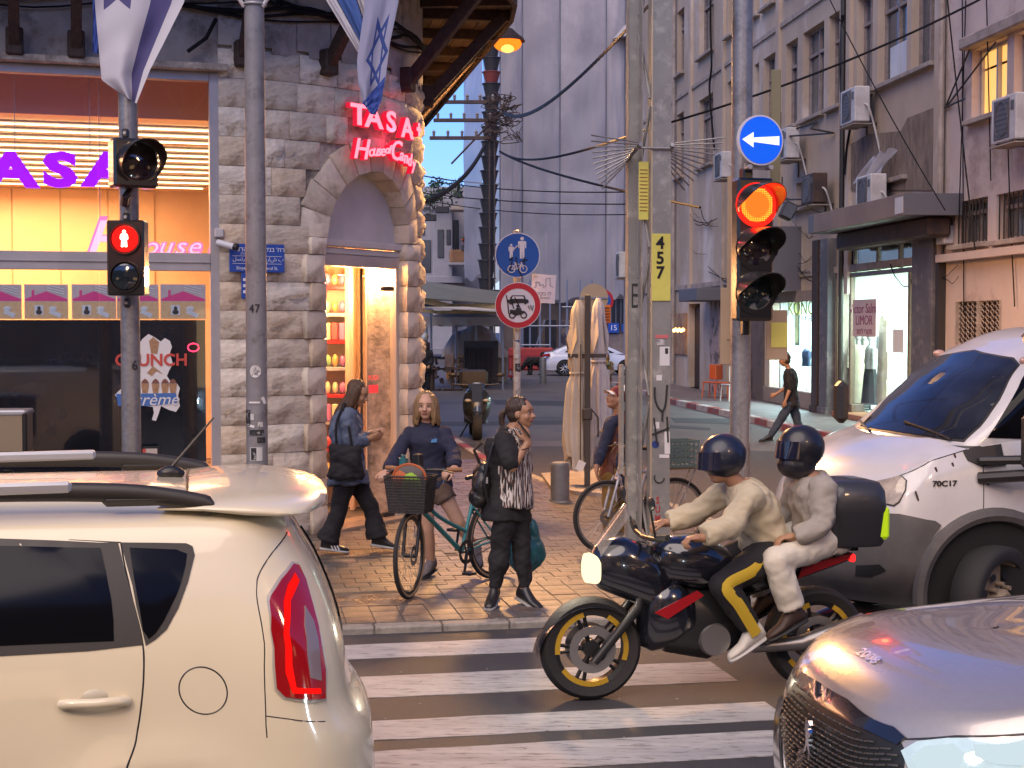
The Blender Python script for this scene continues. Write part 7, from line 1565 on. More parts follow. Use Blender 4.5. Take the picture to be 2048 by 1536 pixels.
for x,y,b in((-.22,.09,0),(-.16,-.09,.04)):mb.cap((x,y,.55),(x+b,y,.28),.09,.05).cap((x+b,y,.28),(x+b-.01,y,.05),.05,.04).cap((x+b,y,.035),(x+b-.08,y,.03),.04,.035)
for x,y in((.26,.09),(.36,-.09)):mb.cap((x-.02,y,.58),(x-.08,y,.40),.12,.07).cap((x-.08,y,.40),(x+.07,y,.24),.065,.045).cap((x+.07,y,.24),(x+.03,y,.05),.045,.04).cap((x+.03,y,.035),(x-.05,y,.03),.04,.035)
mb.cap((.36,0,.70),(.50,0,.88),.08,.12).ell((.42,0,.92),(.13,.1,.11));remesh(mb,'body',M_fur,dg_,.022,2,fold=.05,fs=16)
MB().tube(dense([V((-.45,0,.45)),V((-.62,0,.6)),V((-.6,.1,.9))],5),.012,5).build('leash',M_black,dg_)
M_tyre=mat('tyre',(.018,.017,.017),.75,bump=.3,bscale=120);M_rimm=mat('rim_metal',(.30,.29,.28),.35,metal=.8);M_turq=mat('turquoise_paint',(.02,.21,.22),.35,coat=.5);M_silver=mat('silver_paint',(.42,.43,.46),.35,metal=.5,coat=.4);M_gum=mat('tan_sidewall',(.34,.24,.14),.7);M_grip=mat('cork_grip',(.28,.13,.06),.7)
def bwheel(t,c,r,ax,side=None,disc=False,name='wheel'):
 ax=V(ax).normalized();mb=MB();x,y,d=basis(ax);P=lambda rr,a,h=0:V(c)+(x*math.cos(a)+y*math.sin(a))*rr+d*h
 w=MB().tube([P(r-.018,a)for a in np.linspace(0,6.2832,49)[:-1]],.0185,10,closed=True,up=ax).build(name,M_tyre,t)
 if side:MB().lathe([(r-.034,.0175),(r-.017,.0195),(r-.017,-.0195),(r-.034,-.0175)],48,c=c,axis=ax,closed=True).build('sidewall',side,w)
 MB().lathe([(r-.036,.012),(r-.036,-.012),(r-.058,-.008),(r-.058,.008)],48,c=c,axis=ax,closed=True).build('rim',M_rimm if not side else M_black,w)
 for k in range(28):
  a=k*6.2832/28;b=a+(.5 if k%2 else-.5);mb.tube([P(.02,b,.028 if k%4<2 else-.028),P(r-.05,a)],.0013,4,cap=False)
 o=mb.build('spoke',M_rimm,w,0);o['kind']='stuff'
 MB().cyl(V(c)-ax*.05,V(c)+ax*.05,.018,n=12).build('hub',M_black,w)
 if disc:MB().lathe([(.045,0),(.08,0),(.08,.003),(.045,.003)],24,c=V(c)+ax*.035,axis=ax,closed=True).build('brake_disc',M_rimm,w,0)
 for k in(1.0,):MB().box(P(r*.62,k,.004),(.012,.01,.09),b=.003).build('reflector',M_pwhite,w,0)
 return w
def bicycle(name,label,rear,front,steer,m,stepthrough,side=None,r=.34,grip=None,lean=0.0):
 rear,front=V(rear),V(front);d=(front-rear);d.z=0;L=d.length;a=math.atan2(d.y,d.x);t=thing(name,label,'bicycle',rear,a);t.rotation_euler.x=lean
 R_,F_=V((0,0,r)),V((L,0,r));BB=V((.43,0,.28));ST=V((.27,0,.80 if not stepthrough else .70));HT=V((L-.20,0,.88));HB=V((L-.15,0,.72))
 bwheel(t,R_,r,(0,1,0),side);sa=V((math.cos(steer),math.sin(steer),0));sx=V((-math.sin(steer),math.cos(steer),0));piv=HB;off=.0
 fc=HB+sa*.13+V((0,0,r-HB.z));bwheel(t,fc,r,sx,side,True)
 f=MB();tb=lambda p,q,rr:f.tube([p,q],rr,12)
 tb(HB,HT,.022);tb(BB,ST,.016);tb(BB,HB+V((0,0,.02)),.021)
 if stepthrough:f.tube(dense([HT-V((0,0,.06)),V((L-.42,0,.62)),BB.lerp(ST,.38)],6),.017,12)
 else:tb(ST-V((0,0,.06)),HT-V((0,0,.04)),.017)
 for s_ in(-.05,.05):f.tube([BB+V((0,s_*.6,0)),R_+V((0,s_,0))],.010,8);f.tube([BB.lerp(ST,.85)+V((0,s_*.4,0)),R_+V((0,s_,0))],.008,8)
 f.build('frame',m,t);fk=MB()
 for s_ in(-1,1):fk.tube(dense([HB+sx*.02*s_,HB+sa*.03+sx*.055*s_-V((0,0,.05)),fc+sx*.055*s_],4),.014,10)
 fk.tube([HB-V((0,0,.02))+sx*-.055,HB-V((0,0,.02))+sx*.055],.02,10);fk.build('fork',m if not stepthrough else M_black,t)
 MB().tube([ST-V((0,0,.1)),ST+V((-.05,0,.16))],.013,10).build('seat_post',M_black,t)
 sc_=ST+V((-.05,0,.19));MB().loft([[sc_+V((x,w*math.cos(q),.018*math.sin(q)+z))for q in np.linspace(0,6.283,13)[:-1]]for x,w,z in((-.13,.04,.0),(-.11,.075,.01),(-.03,.07,.0),(.05,.03,0),(.14,.018,-.01))]).build('saddle',M_lsk,t)
 st=HT+V((-.02,0,.12));hb=MB().tube([HT,st],.015,10);hb.tube(dense([st+sx*.31-sa*.08,st+sx*.2-sa*.03,st,st-sx*.2-sa*.03,st-sx*.31-sa*.08],5),.013,10);hb.build('handlebar',M_black,t)
 for s_ in(-1,1):MB().tube([st+sx*.32*s_-sa*.085,st+sx*.21*s_-sa*.035],.019,10).build('grip',grip or M_black,t);MB().tube([st+sx*.19*s_-sa*.0,st+sx*.28*s_+sa*.02-V((0,0,.02))],.006,6).build('brake_lever',M_black,t)
 cr=MB().lathe([(.07,0),(.10,0),(.10,.004),(.07,.004)],24,c=BB+V((0,.05,0)),axis=(0,1,0),closed=True);cr.tube([BB+V((0,.06,0)),BB+V((.05,.07,-.16))],.012,6).tube([BB+V((0,-.06,0)),BB+V((-.05,-.07,.16))],.012,6)
 for k in range(5):cr.tube([BB+V((0,.05,0)),BB+V((.08*math.cos(k*1.257),.05,.08*math.sin(k*1.257)))],.007,5)
 cr.build('crankset',M_black,t);MB().box(BB+V((.05,.12,-.165)),(.09,.09,.022),b=.004).build('pedal',M_black,t,0);MB().box(BB+V((-.05,-.12,.165)),(.09,.09,.022),b=.004).build('pedal',M_black,t,0)
 MB().tube([R_+V((0,.05,.035)),BB+V((0,.05,.08))],.004,5).tube([R_+V((0,.05,-.035)),BB+V((0,.05,-.08))],.004,5).build('chain',M_black,t);MB().lathe([(.02,0),(.05,.0),(.05,.02),(.02,.02)],20,c=R_+V((0,.035,0)),axis=(0,1,0),closed=True).build('sprocket',M_rimm,t,0)
 MB().tube(dense([st+sa*.05,st+sa*.14-V((0,0,.15))+sx*.04,HB+sa*.05+sx*.03],5),.004,5).tube(dense([st+sa*.04-sx*.1,st+sa*.15-V((0,0,.12)),HB+V((-.1,.02,-.05))],5),.004,5).build('brake_cable',M_black,t)
 return t,st,sa,sx,HB,R_
bt,st,sa,sx,HB,R_=bicycle('bicycle','turquoise step-through bicycle with a front basket under the blonde woman',G(985,1156,SW),G(806,1197,SW),R(20),M_turq,True,M_gum,grip=M_grip)
bp_=st+sa*.23-V((0,0,.14));M_bask=mat('basket_mesh',(.02,.018,.02),.7)
bk=MB();w0,w1=.145,.175
for k in range(14):
 z=-.17+k*.022;w=lerp(w0,w1,k/13);dp=lerp(.10,.13,k/13)
 bk.tube([bp_+sx*w*a+sa*dp*b+V((0,0,z))for a,b in((-1,-1),(-1,1),(1,1),(1,-1))],.004 if k<13 else .008,5,closed=True)
for k in range(11):
 u=-1+k*.2
 for b in(-1,1):bk.tube([bp_+sx*w0*u+sa*.1*b+V((0,0,-.17)),bp_+sx*w1*u+sa*.13*b+V((0,0,.116))],.003,4);bk.tube([bp_+sa*.1*u+sx*w0*b+V((0,0,-.17)),bp_+sa*.13*u+sx*w1*b+V((0,0,.116))],.003,4)
bk.build('basket',M_bask,bt);MB().add([bp_+sx*.148*a+sa*.102*b+V((0,0,-.168))for a,b in((-1,-1),(-1,1),(1,1),(1,-1))]+[bp_+sx*.172*a+sa*.127*b+V((0,0,.10))for a,b in((-1,-1),(-1,1),(1,1),(1,-1))],[(0,1,2,3),(0,1,5,4),(1,2,6,5),(2,3,7,6),(3,0,4,7)]).build('basket_lining',mat('basket_cloth',(.03,.026,.026),.8,alpha=.75),bt,0)
wp=bt.matrix_world;rz=Matrix.Translation(bt.location)@Matrix.Rotation(bt.rotation_euler.z,4,'Z');rz3=rz.to_3x3()
rk_=thing('rucksack','orange, lime green and grey rucksack stuffed in the front basket','rucksack',rz@(bp_+V((0,0,.02))));a_,b_=rz3@sx,rz3@sa
Mx=Matrix((a_,b_,V((0,0,1)))).transposed()
remesh(MB().ell((0,0,-.0),(.14,.095,.16),rot=Mx).ell((0,0,.10),(.13,.085,.09),rot=Mx),'bag_body',mat('rucksack_grey',(.10,.085,.08),.8),rk_,.01,2,fold=.008);MB().ell(b_*.055+V((0,0,-.0))+a_*.02,(.09,.055,.14),rot=Mx).build('lime_panel',mat('lime',(.22,.38,.02),.7),rk_);MB().ell(b_*.045-a_*.045+V((0,0,.05)),(.09,.05,.10),rot=Mx).build('orange_panel',mat('bag_orange',(.38,.09,.02),.7),rk_);MB().tube([a_*.135*math.cos(q)+V((0,0,.07+.115*math.sin(q)))+b_*.03 for q in np.linspace(0,3.1416,16)],.012,6).build('piping',mat('bag_orange',(.38,.09,.02),.7),rk_)
bo=thing('water_bottle','teal bottle sticking out of the rucksack in the basket','bottle',rz@(bp_-sx*.06+V((0,0,.14))));MB().cyl((0,0,0),(0,0,.11),.035).cyl((0,0,.11),(0,0,.135),.02).build('bottle',MATS['teal_plastic'],bo)
MB().box(st+sa*.06+V((0,0,.07)),(.07,.07,.12),b=.01).build('phone_holder',M_black,bt,0);MB().ell(V((.05,0,.78)),.035).build('rear_light',M_black,bt)
b2t,st2_,sa2,sx2,HB2,R2=bicycle('bicycle','white and silver city bicycle with a green rear crate behind the steel pole',G(1347,1098,SW),G(1205,1105,SW),R(8),M_silver,False,r=.345)
b2t.scale=(1,1,1)
MB().box((-.05,0,.78),(.40,.14,.02)).tube([(-.2,-.06,.77),(0,-.06,.36)],.006).tube([(-.2,.06,.77),(0,.06,.36)],.006).build('rear_rack',M_rimm,b2t,0)
cg=thing('plastic_crate','grey green plastic crate strapped on the rack of the silver bicycle','crate',b2t.location+V((.03,0,.80)));mb=MB();M_crate=mat('crate_green',(.10,.16,.15),.6)
cg.rotation_euler.z=b2t.rotation_euler.z
for k in range(5):z=.01+k*.058;mb.box((0,-.13,z),(.34,.01,.022)).box((0,.13,z),(.34,.01,.022)).box((-.17,0,z),(.01,.26,.022)).box((.17,0,z),(.01,.26,.022))
for k in range(8):x=-.165+k*.047;mb.box((x,-.13,.125),(.014,.008,.25)).box((x,.13,.125),(.014,.008,.25))
mb.box((0,0,.005),(.34,.26,.01)).build('crate_body',M_crate,cg,0)
def mwheel(t,c,r,w,m,name='wheel',spokes=5,gold=True):
 o=MB().lathe([(r-.085,w*.34),(r-.03,w*.5),(r-.008,w*.36),(r,0),(r-.008,-w*.36),(r-.03,-w*.5),(r-.085,-w*.34)],56,c=c,axis=(0,1,0),closed=True).build(name,M_tyre,t,50)
 MB().lathe([(r-.084,w*.33),(r-.084,-w*.33),(r-.11,-w*.25),(r-.105,0),(r-.11,w*.25)],48,c=c,axis=(0,1,0),closed=True).build('rim',m,o,50);mb=MB().lathe([(.001,.045),(.05,.045),(.05,-.045),(.001,-.045)],20,c=c,axis=(0,1,0))
 for k in range(spokes):
  a=k*6.2832/spokes
  for da in(-.12,.12):mb.tube([V(c)+V((.04*math.cos(a),0,.04*math.sin(a))),V(c)+V(((r-.10)*math.cos(a+da),0,(r-.10)*math.sin(a+da)))],.012,6)
 mb.build('spoke',M_black if gold else m,o,50)
 for sy in(-1,1):MB().lathe([(.09,0),(.14,0),(.14,.004),(.09,.004)],28,c=V(c)+V((0,sy*.06,0)),axis=(0,1,0),closed=True).build('brake_disc',M_rimm,o,0)
 if gold:
  for k in range(26):a=k*6.2832/26;MB().box(V(c)+V(((r-.098)*math.cos(a),w*.345,(r-.098)*math.sin(a))),(.030,.006,.05),rot=Matrix.Rotation(-a,3,'Y')).build('rim_decal',M_gold,o,0)if k%9<6 else None
 return o
M_gold=mat('gold_rim_decal',(.55,.34,.03),.4,metal=.4);M_bike=mat('black_gloss',(.010,.011,.016),.2,coat=1.0);M_bred=mat('red_gloss',(.30,.01,.015),.25,coat=.8)
m0,m1=G(1170,1398),G(1636,1374);mo=m0.lerp(m1,.5);ma=math.atan2((m0-m1).y,(m0-m1).x)
FM=Fr(mo,ma);WB=1.40;mt=thing('motorcycle','black motorcycle with gold rimmed wheels, lit headlight and top box crossing the stripes','motorcycle',mo,ma)
fw,rw=V((WB/2,0,.305)),V((-WB/2,0,.31));mwheel(mt,fw,.305,.12,M_black);mwheel(mt,rw,.31,.16,M_black)
def L_(px,py,y=0.0):p=FM.p(px,py,y);return V((p.x,y,p.z))
hd=V((.40,0,.88))
mb=MB()
for s_ in(-.09,.09):mb.tube([fw+V((0,s_,0)),V((.43,s_,.62)),V((.36,s_,.98))],[.026,.03,.024],12)
mb.build('fork',M_black,mt);mb=MB().grid(lambda u,v:fw+V(((.335)*math.cos(lerp(.15,2.6,u)),(v-.5)*.15,.335*math.sin(lerp(.15,2.6,u))-.03*abs(v-.5))),18,5);mb.build('mudguard',M_bike,mt,180)
def hull(rows,m,name,par=mt,it=0,sm=180,p=.8):
 R_=[]
 for x,w,z0,z1 in rows:
  R_.append([V((x,w*math.copysign(abs(math.cos(a))**p,math.cos(a)),(z0+z1)/2+(z1-z0)/2*math.copysign(abs(math.sin(a))**p,math.sin(a))))for a in np.linspace(0,6.2832,21)[:-1]])
 return MB().loft(R_).build(name,m,par,sm)
hull([(.62,.03,.80,.92),(.56,.11,.72,1.0),(.42,.14,.66,1.03),(.28,.15,.60,.98),(.15,.12,.58,.86)],M_bike,'front_cowl');hull([(.34,.06,.80,.95),(.25,.15,.74,1.02),(.05,.17,.70,1.03),(-.12,.13,.72,.95),(-.20,.08,.76,.86)],M_bike,'fuel_tank')
hull([(.38,.05,.45,.70),(.25,.14,.33,.74),(.0,.15,.28,.72),(-.18,.12,.34,.70),(-.28,.05,.45,.66)],M_black,'engine');hull([(.42,.02,.38,.60),(.34,.15,.34,.78),(.22,.17,.36,.80),(.10,.15,.42,.70)],M_bike,'side_fairing')
MB().prism([(.36,.60),(.10,.72),(.06,.69),(.28,.56)],-.178,-.168).build('red_decal',M_bred,mt,0);MB().prism([(.36,.60),(.10,.72),(.06,.69),(.28,.56)],.168,.178).build('red_decal',M_bred,mt,0)
hull([(-.10,.10,.76,.85),(-.25,.13,.76,.88),(-.42,.12,.82,.92),(-.50,.13,.88,.97),(-.72,.10,.90,.96)],M_lsk,'seat');hull([(-.15,.11,.62,.78),(-.45,.11,.70,.86),(-.80,.07,.80,.92),(-.92,.04,.84,.90)],M_bike,'tail');MB().prism([(-.55,.76),(-.86,.86),(-.90,.90),(-.58,.84)],-.115,.115).build('red_tail_panel',M_bred,mt,0)
MB().box((-.93,0,.86),(.03,.12,.05),b=.01).build('tail_light',glow('tail_red',(1,.02,.02),2),mt,0);MB().tube([(-.2,0,.42),rw],.035,10).tube([(-.2,-.09,.42),rw+V((0,-.1,0))],.02,8).tube([(-.2,.09,.42),rw+V((0,.1,0))],.02,8).build('swingarm',M_black,mt)
for s_ in(-1,1):MB().tube([(-.25,s_*.13,.36),(-.55,s_*.16,.38),(-.95,s_*.17,.50)],[.03,.045,.05],14).build('exhaust',M_rimm,mt)
MB().lathe([(.001,.01),(.09,.01),(.10,-.02)],24,c=(-.02,.155,.42),axis=(0,1,0)).build('engine_cover',M_rimm,mt)
hl=hull([(.655,.04,.79,.90),(.64,.085,.76,.93),(.57,.10,.75,.94)],glow('headlight_on',(1.0,.82,.50),1.5),'headlight');hp_=point('motorcycle_headlight',(0,0,0),5,(1,.88,.65),.06);hp_.parent=mt;hp_.location=(.78,0,.84)
MB().grid(lambda u,v:V((lerp(.58,.40,v),(u-.5)*.26,lerp(.98,1.22,v)+.0-.05*(2*u-1)**2)),9,5).build('windscreen',mat('smoked_screen',(.25,.22,.2),.1,alpha=.55,coat=1),mt,180)
MB().tube([(.34,-.36,1.06),(.37,-.2,1.03),(.38,0,1.02),(.37,.2,1.03),(.34,.36,1.06)],.014,8).build('handlebar',M_black,mt)
for s_ in(-1,1):MB().tube([(.34,s_*.36,1.06),(.36,s_*.24,1.04)],.02,8).build('grip',M_rubber,mt);MB().tube([(.37,s_*.22,1.04),(.42,s_*.28,1.22)],.007,6).build('mirror_stalk',M_black,mt);MB().ell((.42,s_*.30,1.25),(.015,.065,.04)).build('mirror',M_black,mt);MB().tube([(-.22,s_*.12,.38),(-.22,s_*.24,.37)],.013,6).build('footpeg',M_rimm,mt);MB().tube([(-.48,s_*.12,.50),(-.48,s_*.24,.50)],.013,6).build('footpeg',M_rimm,mt)
MB().box((-.84,0,1.0),(.26,.24,.03)).tube([(-.75,0,.9),(-.84,0,1.0)],.02).build('box_rack',M_black,mt)
tbx=MB();R_=[]
for z,s_ in((0,.90),(.02,.96),(.2,1.0),(.22,1.03),(.33,.98),(.38,.84),(.395,.5)):R_.append([(-.93+.20*s_*math.copysign(abs(math.cos(a))**.45,math.cos(a)),.24*s_*math.copysign(abs(math.sin(a))**.45,math.sin(a)),1.02+z)for a in np.linspace(0,6.283,33)[:-1]])
tbx.loft(R_).build('top_box',mat('box_grey_black',(.03,.03,.034),.4,coat=.3),mt,50);MB().box((-1.06,-.0,1.16),(.14,.44,.2),b=.02).build('reflective_flap',mat('neon_yellow',(.42,.62,.01),.5,emit=(.5,.8,0),es=.12),mt,0);MB().box((-.93,-.245,1.235),(.38,.008,.012)).build('lid_seam',M_black,mt,0)
for o in COL.objects:
 if o.parent is mt and not o.name.startswith('wheel'):
  o.location.z-=.07
  if o.name.split('.')[0]in('top_box','reflective_flap','lid_seam','box_rack'):o.location.z-=.07;o.location.x+=.04
  if o.name.split('.')[0]in('front_cowl','headlight','windscreen','motorcycle_headlight'):o.location.x+=.09
def MJ(x,y,z):
 w_=FM.w((x-.14,y,z*.935));d=w_.y;c,s_=math.cos(PITCH),math.sin(PITCH);v=w_-V((0,0,CAMZ));zc_=v.y*c-v.z*s_;return(1024+FPX*v.x/zc_,768-FPX*(v.y*s_+v.z*c)/zc_,d)
def rider(label,Jm,opt):
 J_={};
 for k,(x,y,z)in Jm.items():p=MJ(x,y,z);J_[k]=(p[0],p[1],p[2])
 D_=J_['pelvis'][2];return person(label,{k:(a,b,c-D_)for k,(a,b,c)in J_.items()},D_,opt)
fwv=FM.X
tF,QF,fF=rider('motorcycle rider in a cream jacket, dark helmet and black trousers with yellow stripes',dict(head=(.03,0,1.47),neck=(-.09,0,1.33),chest=(-.17,0,1.18),pelvis=(-.26,0,.92),shL=(-.07,-.19,1.28),shR=(-.07,.19,1.28),elL=(.10,-.30,1.10),elR=(.10,.30,1.10),wrL=(.27,-.33,1.05),wrR=(.27,.33,1.05),hipL=(-.24,-.10,.90),hipR=(-.24,.10,.90),knL=(.10,-.22,.74),knR=(.10,.22,.74),anL=(-.10,-.20,.42),anR=(-.10,.20,.42),toeL=(.05,-.21,.33),toeR=(.05,.21,.33)),dict(skin=SK3,z=0.0,face=fwv-V((0,0,.1)),facedet=False,wear=[dict(k='top',m=M_creamj,off=.032,hem=.1,n='jacket',fold=.018),dict(k='pants',m=M_blk,off=.02,n='trousers')],shoes=(mat('white_shoe',(.55,.52,.45),.6),M_soleW),handL=(fwv,(0,0,-1),1,.9),handR=(fwv,(0,0,-1),-1,.9)))
tG,QG,fG=rider('pillion passenger in a beige jacket, off-white trousers and black helmet on the motorcycle',dict(head=(-.46,0,1.52),neck=(-.53,0,1.37),chest=(-.56,0,1.22),pelvis=(-.60,0,.98),shL=(-.53,-.19,1.32),shR=(-.53,.19,1.32),elL=(-.50,-.27,1.10),elR=(-.50,.27,1.10),wrL=(-.34,-.22,1.02),wrR=(-.34,.22,1.02),hipL=(-.58,-.11,.98),hipR=(-.58,.11,.98),knL=(-.22,-.25,.88),knR=(-.22,.25,.88),anL=(-.34,-.22,.53),anR=(-.34,.22,.53),toeL=(-.20,-.23,.46),toeR=(-.20,.23,.46)),dict(skin=SK2,z=0.0,face=fwv,facedet=False,wear=[dict(k='top',m=M_grayj,off=.032,hem=.08,n='jacket',fold=.018),dict(k='pants',m=M_whtp,off=.024,flare=.012,n='trousers')],shoes=(mat('brown_shoe',(.05,.028,.02),.6),M_rubber),handL=(fwv,(0,0,-1),1,.6),handR=(fwv,(0,0,-1),-1,.6)))
def helmet(t,c,fr,m,full=True):
 s,f,u=fr;Mx=Matrix((s,f,u)).transposed();P=lambda a,b,d:V(c)+s*a+f*b+u*d
 mb=MB().ell(P(0,-.01,.045),(.125,.145,.135),rot=Mx,nu=28,nv=20)
 if full:mb.ell(P(0,.02,-.06),(.105,.125,.09),rot=Mx)
 remesh(mb,'helmet',m,t,.011,3);MB().grid(lambda a,b:P(.128*math.sin(lerp(-1.25,1.25,a)),.148*math.cos(lerp(-1.25,1.25,a))*(1-.1*b)+.006,lerp(-.02,.085,b)),17,5).build('visor',mat('visor_glass',(.01,.012,.03),.05,coat=1),t,180)
M_helm=mat('navy_helmet',(.010,.014,.030),.4,coat=.25)
helmet(tF,QF['head'],fF,M_helm,False);helmet(tG,QG['head'],fG,mat('black_helmet',(.010,.010,.016),.4,coat=.25))
M_yst=mat('yellow_stripe',(.50,.34,.02),.7)
for sd,sg in(('L',-1),('R',1)):
 o_=FM.Y*sg;h,k_,a_=QF['hip'+sd],QF['kn'+sd],QF['an'+sd];P_=[h+o_*.10+FM.X*.04,h.lerp(k_,.5)+o_*.092,k_+o_*.078,k_.lerp(a_,.4)+o_*.076,a_+o_*.05]
 pts=dense(P_,6);mb=MB();vs=[]
 for i,p in enumerate(pts):
  d=(pts[min(i+1,len(pts)-1)]-pts[max(i-1,0)]).normalized();w_=o_.cross(d).normalized()*.034;vs+=[p+w_,p+o_*.014,p-w_,p-o_*.02]
 mb.add(vs,[(i*4+a,i*4+(a+1)%4,i*4+4+(a+1)%4,i*4+4+a)for i in range(len(pts)-1)for a in range(4)]);mb.build('leg_stripe',M_yst,tF,60)
sp=G(954,880);FSc=Fr(sp,R(-90)+R(10));sct=thing('scooter','parked dark blue scooter with a rear box facing the camera on the side street','scooter',sp,R(-90)+R(4));M_sblk=mat('scooter_black',(.012,.014,.016),.3,coat=.6);M_sbl=mat('scooter_blue',(.02,.045,.10),.25,coat=1)
sct.scale=(1,1.35,1)
mwheel(sct,V((.06,0,.26)),.26,.13,M_black,gold=False);mwheel(sct,V((-1.28,0,.26)),.26,.14,M_black,gold=False)
hull([(.12,.03,.46,.56),(.02,.14,.42,.78),(-.10,.20,.36,.98),(-.20,.19,.30,1.02),(-.26,.1,.3,.96)],M_sblk,'front_shield',sct);MB().prism([(-.09,1.08),(.09,1.08),(.06,.72),(0,.58),(-.06,.72)],-.012,.012,M=Matrix.Translation((.03,0,0))@Matrix.Rotation(R(90),4,'Z')).build('blue_panel',M_sbl,sct,0)
MB().grid(lambda u,v:V((lerp(.13,-.16,v),(u-.5)*lerp(.10,.24,v),lerp(.56,1.10,v)-.04*(2*u-1)**2)),9,6).build('nose_panel',M_sbl,sct,180)
hull([(-.3,.12,.30,.36),(-.6,.17,.26,.34),(-.7,.16,.28,.6),(-1.0,.17,.34,.76),(-1.45,.10,.5,.74)],M_sblk,'body',sct);hull([(-.62,.12,.74,.80),(-.8,.15,.74,.84),(-1.3,.13,.78,.88)],M_lsk,'seat',sct);hull([(.24,.02,.30,.40),(.16,.07,.34,.52),(-.05,.08,.48,.56)],M_sblk,'mudguard',sct)
for s_ in(-1,1):MB().ell((.05,s_*.13,.76),(.05,.05,.035)).build('headlight',mat('headlight_glass',(.4,.38,.3),.1,coat=1),sct);MB().tube([(-.2,s_*.12,1.08),(-.16,s_*.3,1.22)],.007,6).build('mirror_stalk',M_black,sct);MB().ell((-.16,s_*.34,1.24),(.012,.06,.04)).build('mirror',M_black,sct)
MB().tube([(-.24,-.33,1.06),(-.2,0,1.04),(-.24,.33,1.06)],.018,8).build('handlebar',M_black,sct);MB().box((-1.45,0,1.12),(.42,.42,.36),b=.04).build('rear_box',M_chute,sct,0);MB().tube([(-.7,-.1,.3),(-.75,-.22,0)],.012,6).build('side_stand',M_black,sct)
ac_=thing('parked_motorcycle','aluminium motorcycle case with bright edges showing over the white car roof at the left edge','motorcycle',(G(-40,1160).x,G(-40,1160).y,0),R(8));q=W(18,870,ac_.location.y)
z1=W(18,820,ac_.location.y).z;z0=W(18,916,ac_.location.y).z;cx=q.x-ac_.location.x-.08
MB().box((cx,0,(z0+z1)/2-.02),(.48,.38,z1-z0),b=.02).build('case',mat('brushed_case',(.40,.34,.24),.35,metal=.7),ac_,0);MB().box((cx,0,z1-.02),(.50,.40,.05),b=.015).build('case_lid',M_silver,ac_,0)
for sx_ in(-1,1):MB().box((cx+sx_*.235,-.19,(z0+z1)/2-.02),(.04,.03,z1-z0+.01),b=.01).build('corner_guard',M_black,ac_,0)
mwheel(ac_,V((cx-.2,0,.31)),.31,.14,M_black,gold=False);mwheel(ac_,V((cx-1.6,0,.31)),.31,.12,M_black,gold=False);hull([(cx+.1,.08,.75,.95),(cx-.5,.15,.6,.95),(cx-1.1,.16,.55,1.02),(cx-1.4,.08,.7,.95)],M_sblk,'body',ac_);MB().tube([(cx,0,z0),(cx-.2,0,.8),(cx-.2,0,.31)],.03).build('rack',M_black,ac_)
def outl(xl,xr,y0,y1,rl,rr,nc=7,ns=34):
 P=[];
 for i in range(ns):P.append((lerp(xl+rl,xr-rr,i/(ns-1)),y0))
 for i in range(1,nc):a=-math.pi/2+math.pi/2*i/nc;P.append((xr-rr+rr*math.cos(a),y0+rr+rr*math.sin(a)))
 for i in range(9):P.append((xr,lerp(y0+rr,y1-rr,i/8)))
 for i in range(1,nc):a=math.pi/2*i/nc;P.append((xr-rr+rr*math.cos(a),y1-rr+rr*math.sin(a)))
 for i in range(ns):P.append((lerp(xr-rr,xl+rl,i/(ns-1)),y1))
 for i in range(1,nc):a=math.pi/2+math.pi/2*i/nc;P.append((xl+rl+rl*math.cos(a),y1-rl+rl*math.sin(a)))
 for i in range(9):P.append((xl,lerp(y1-rl,y0+rl,i/8)))
 for i in range(1,nc):a=math.pi+math.pi/2*i/nc;P.append((xl+rl+rl*math.cos(a),y0+rl+rl*math.sin(a)))
 return P
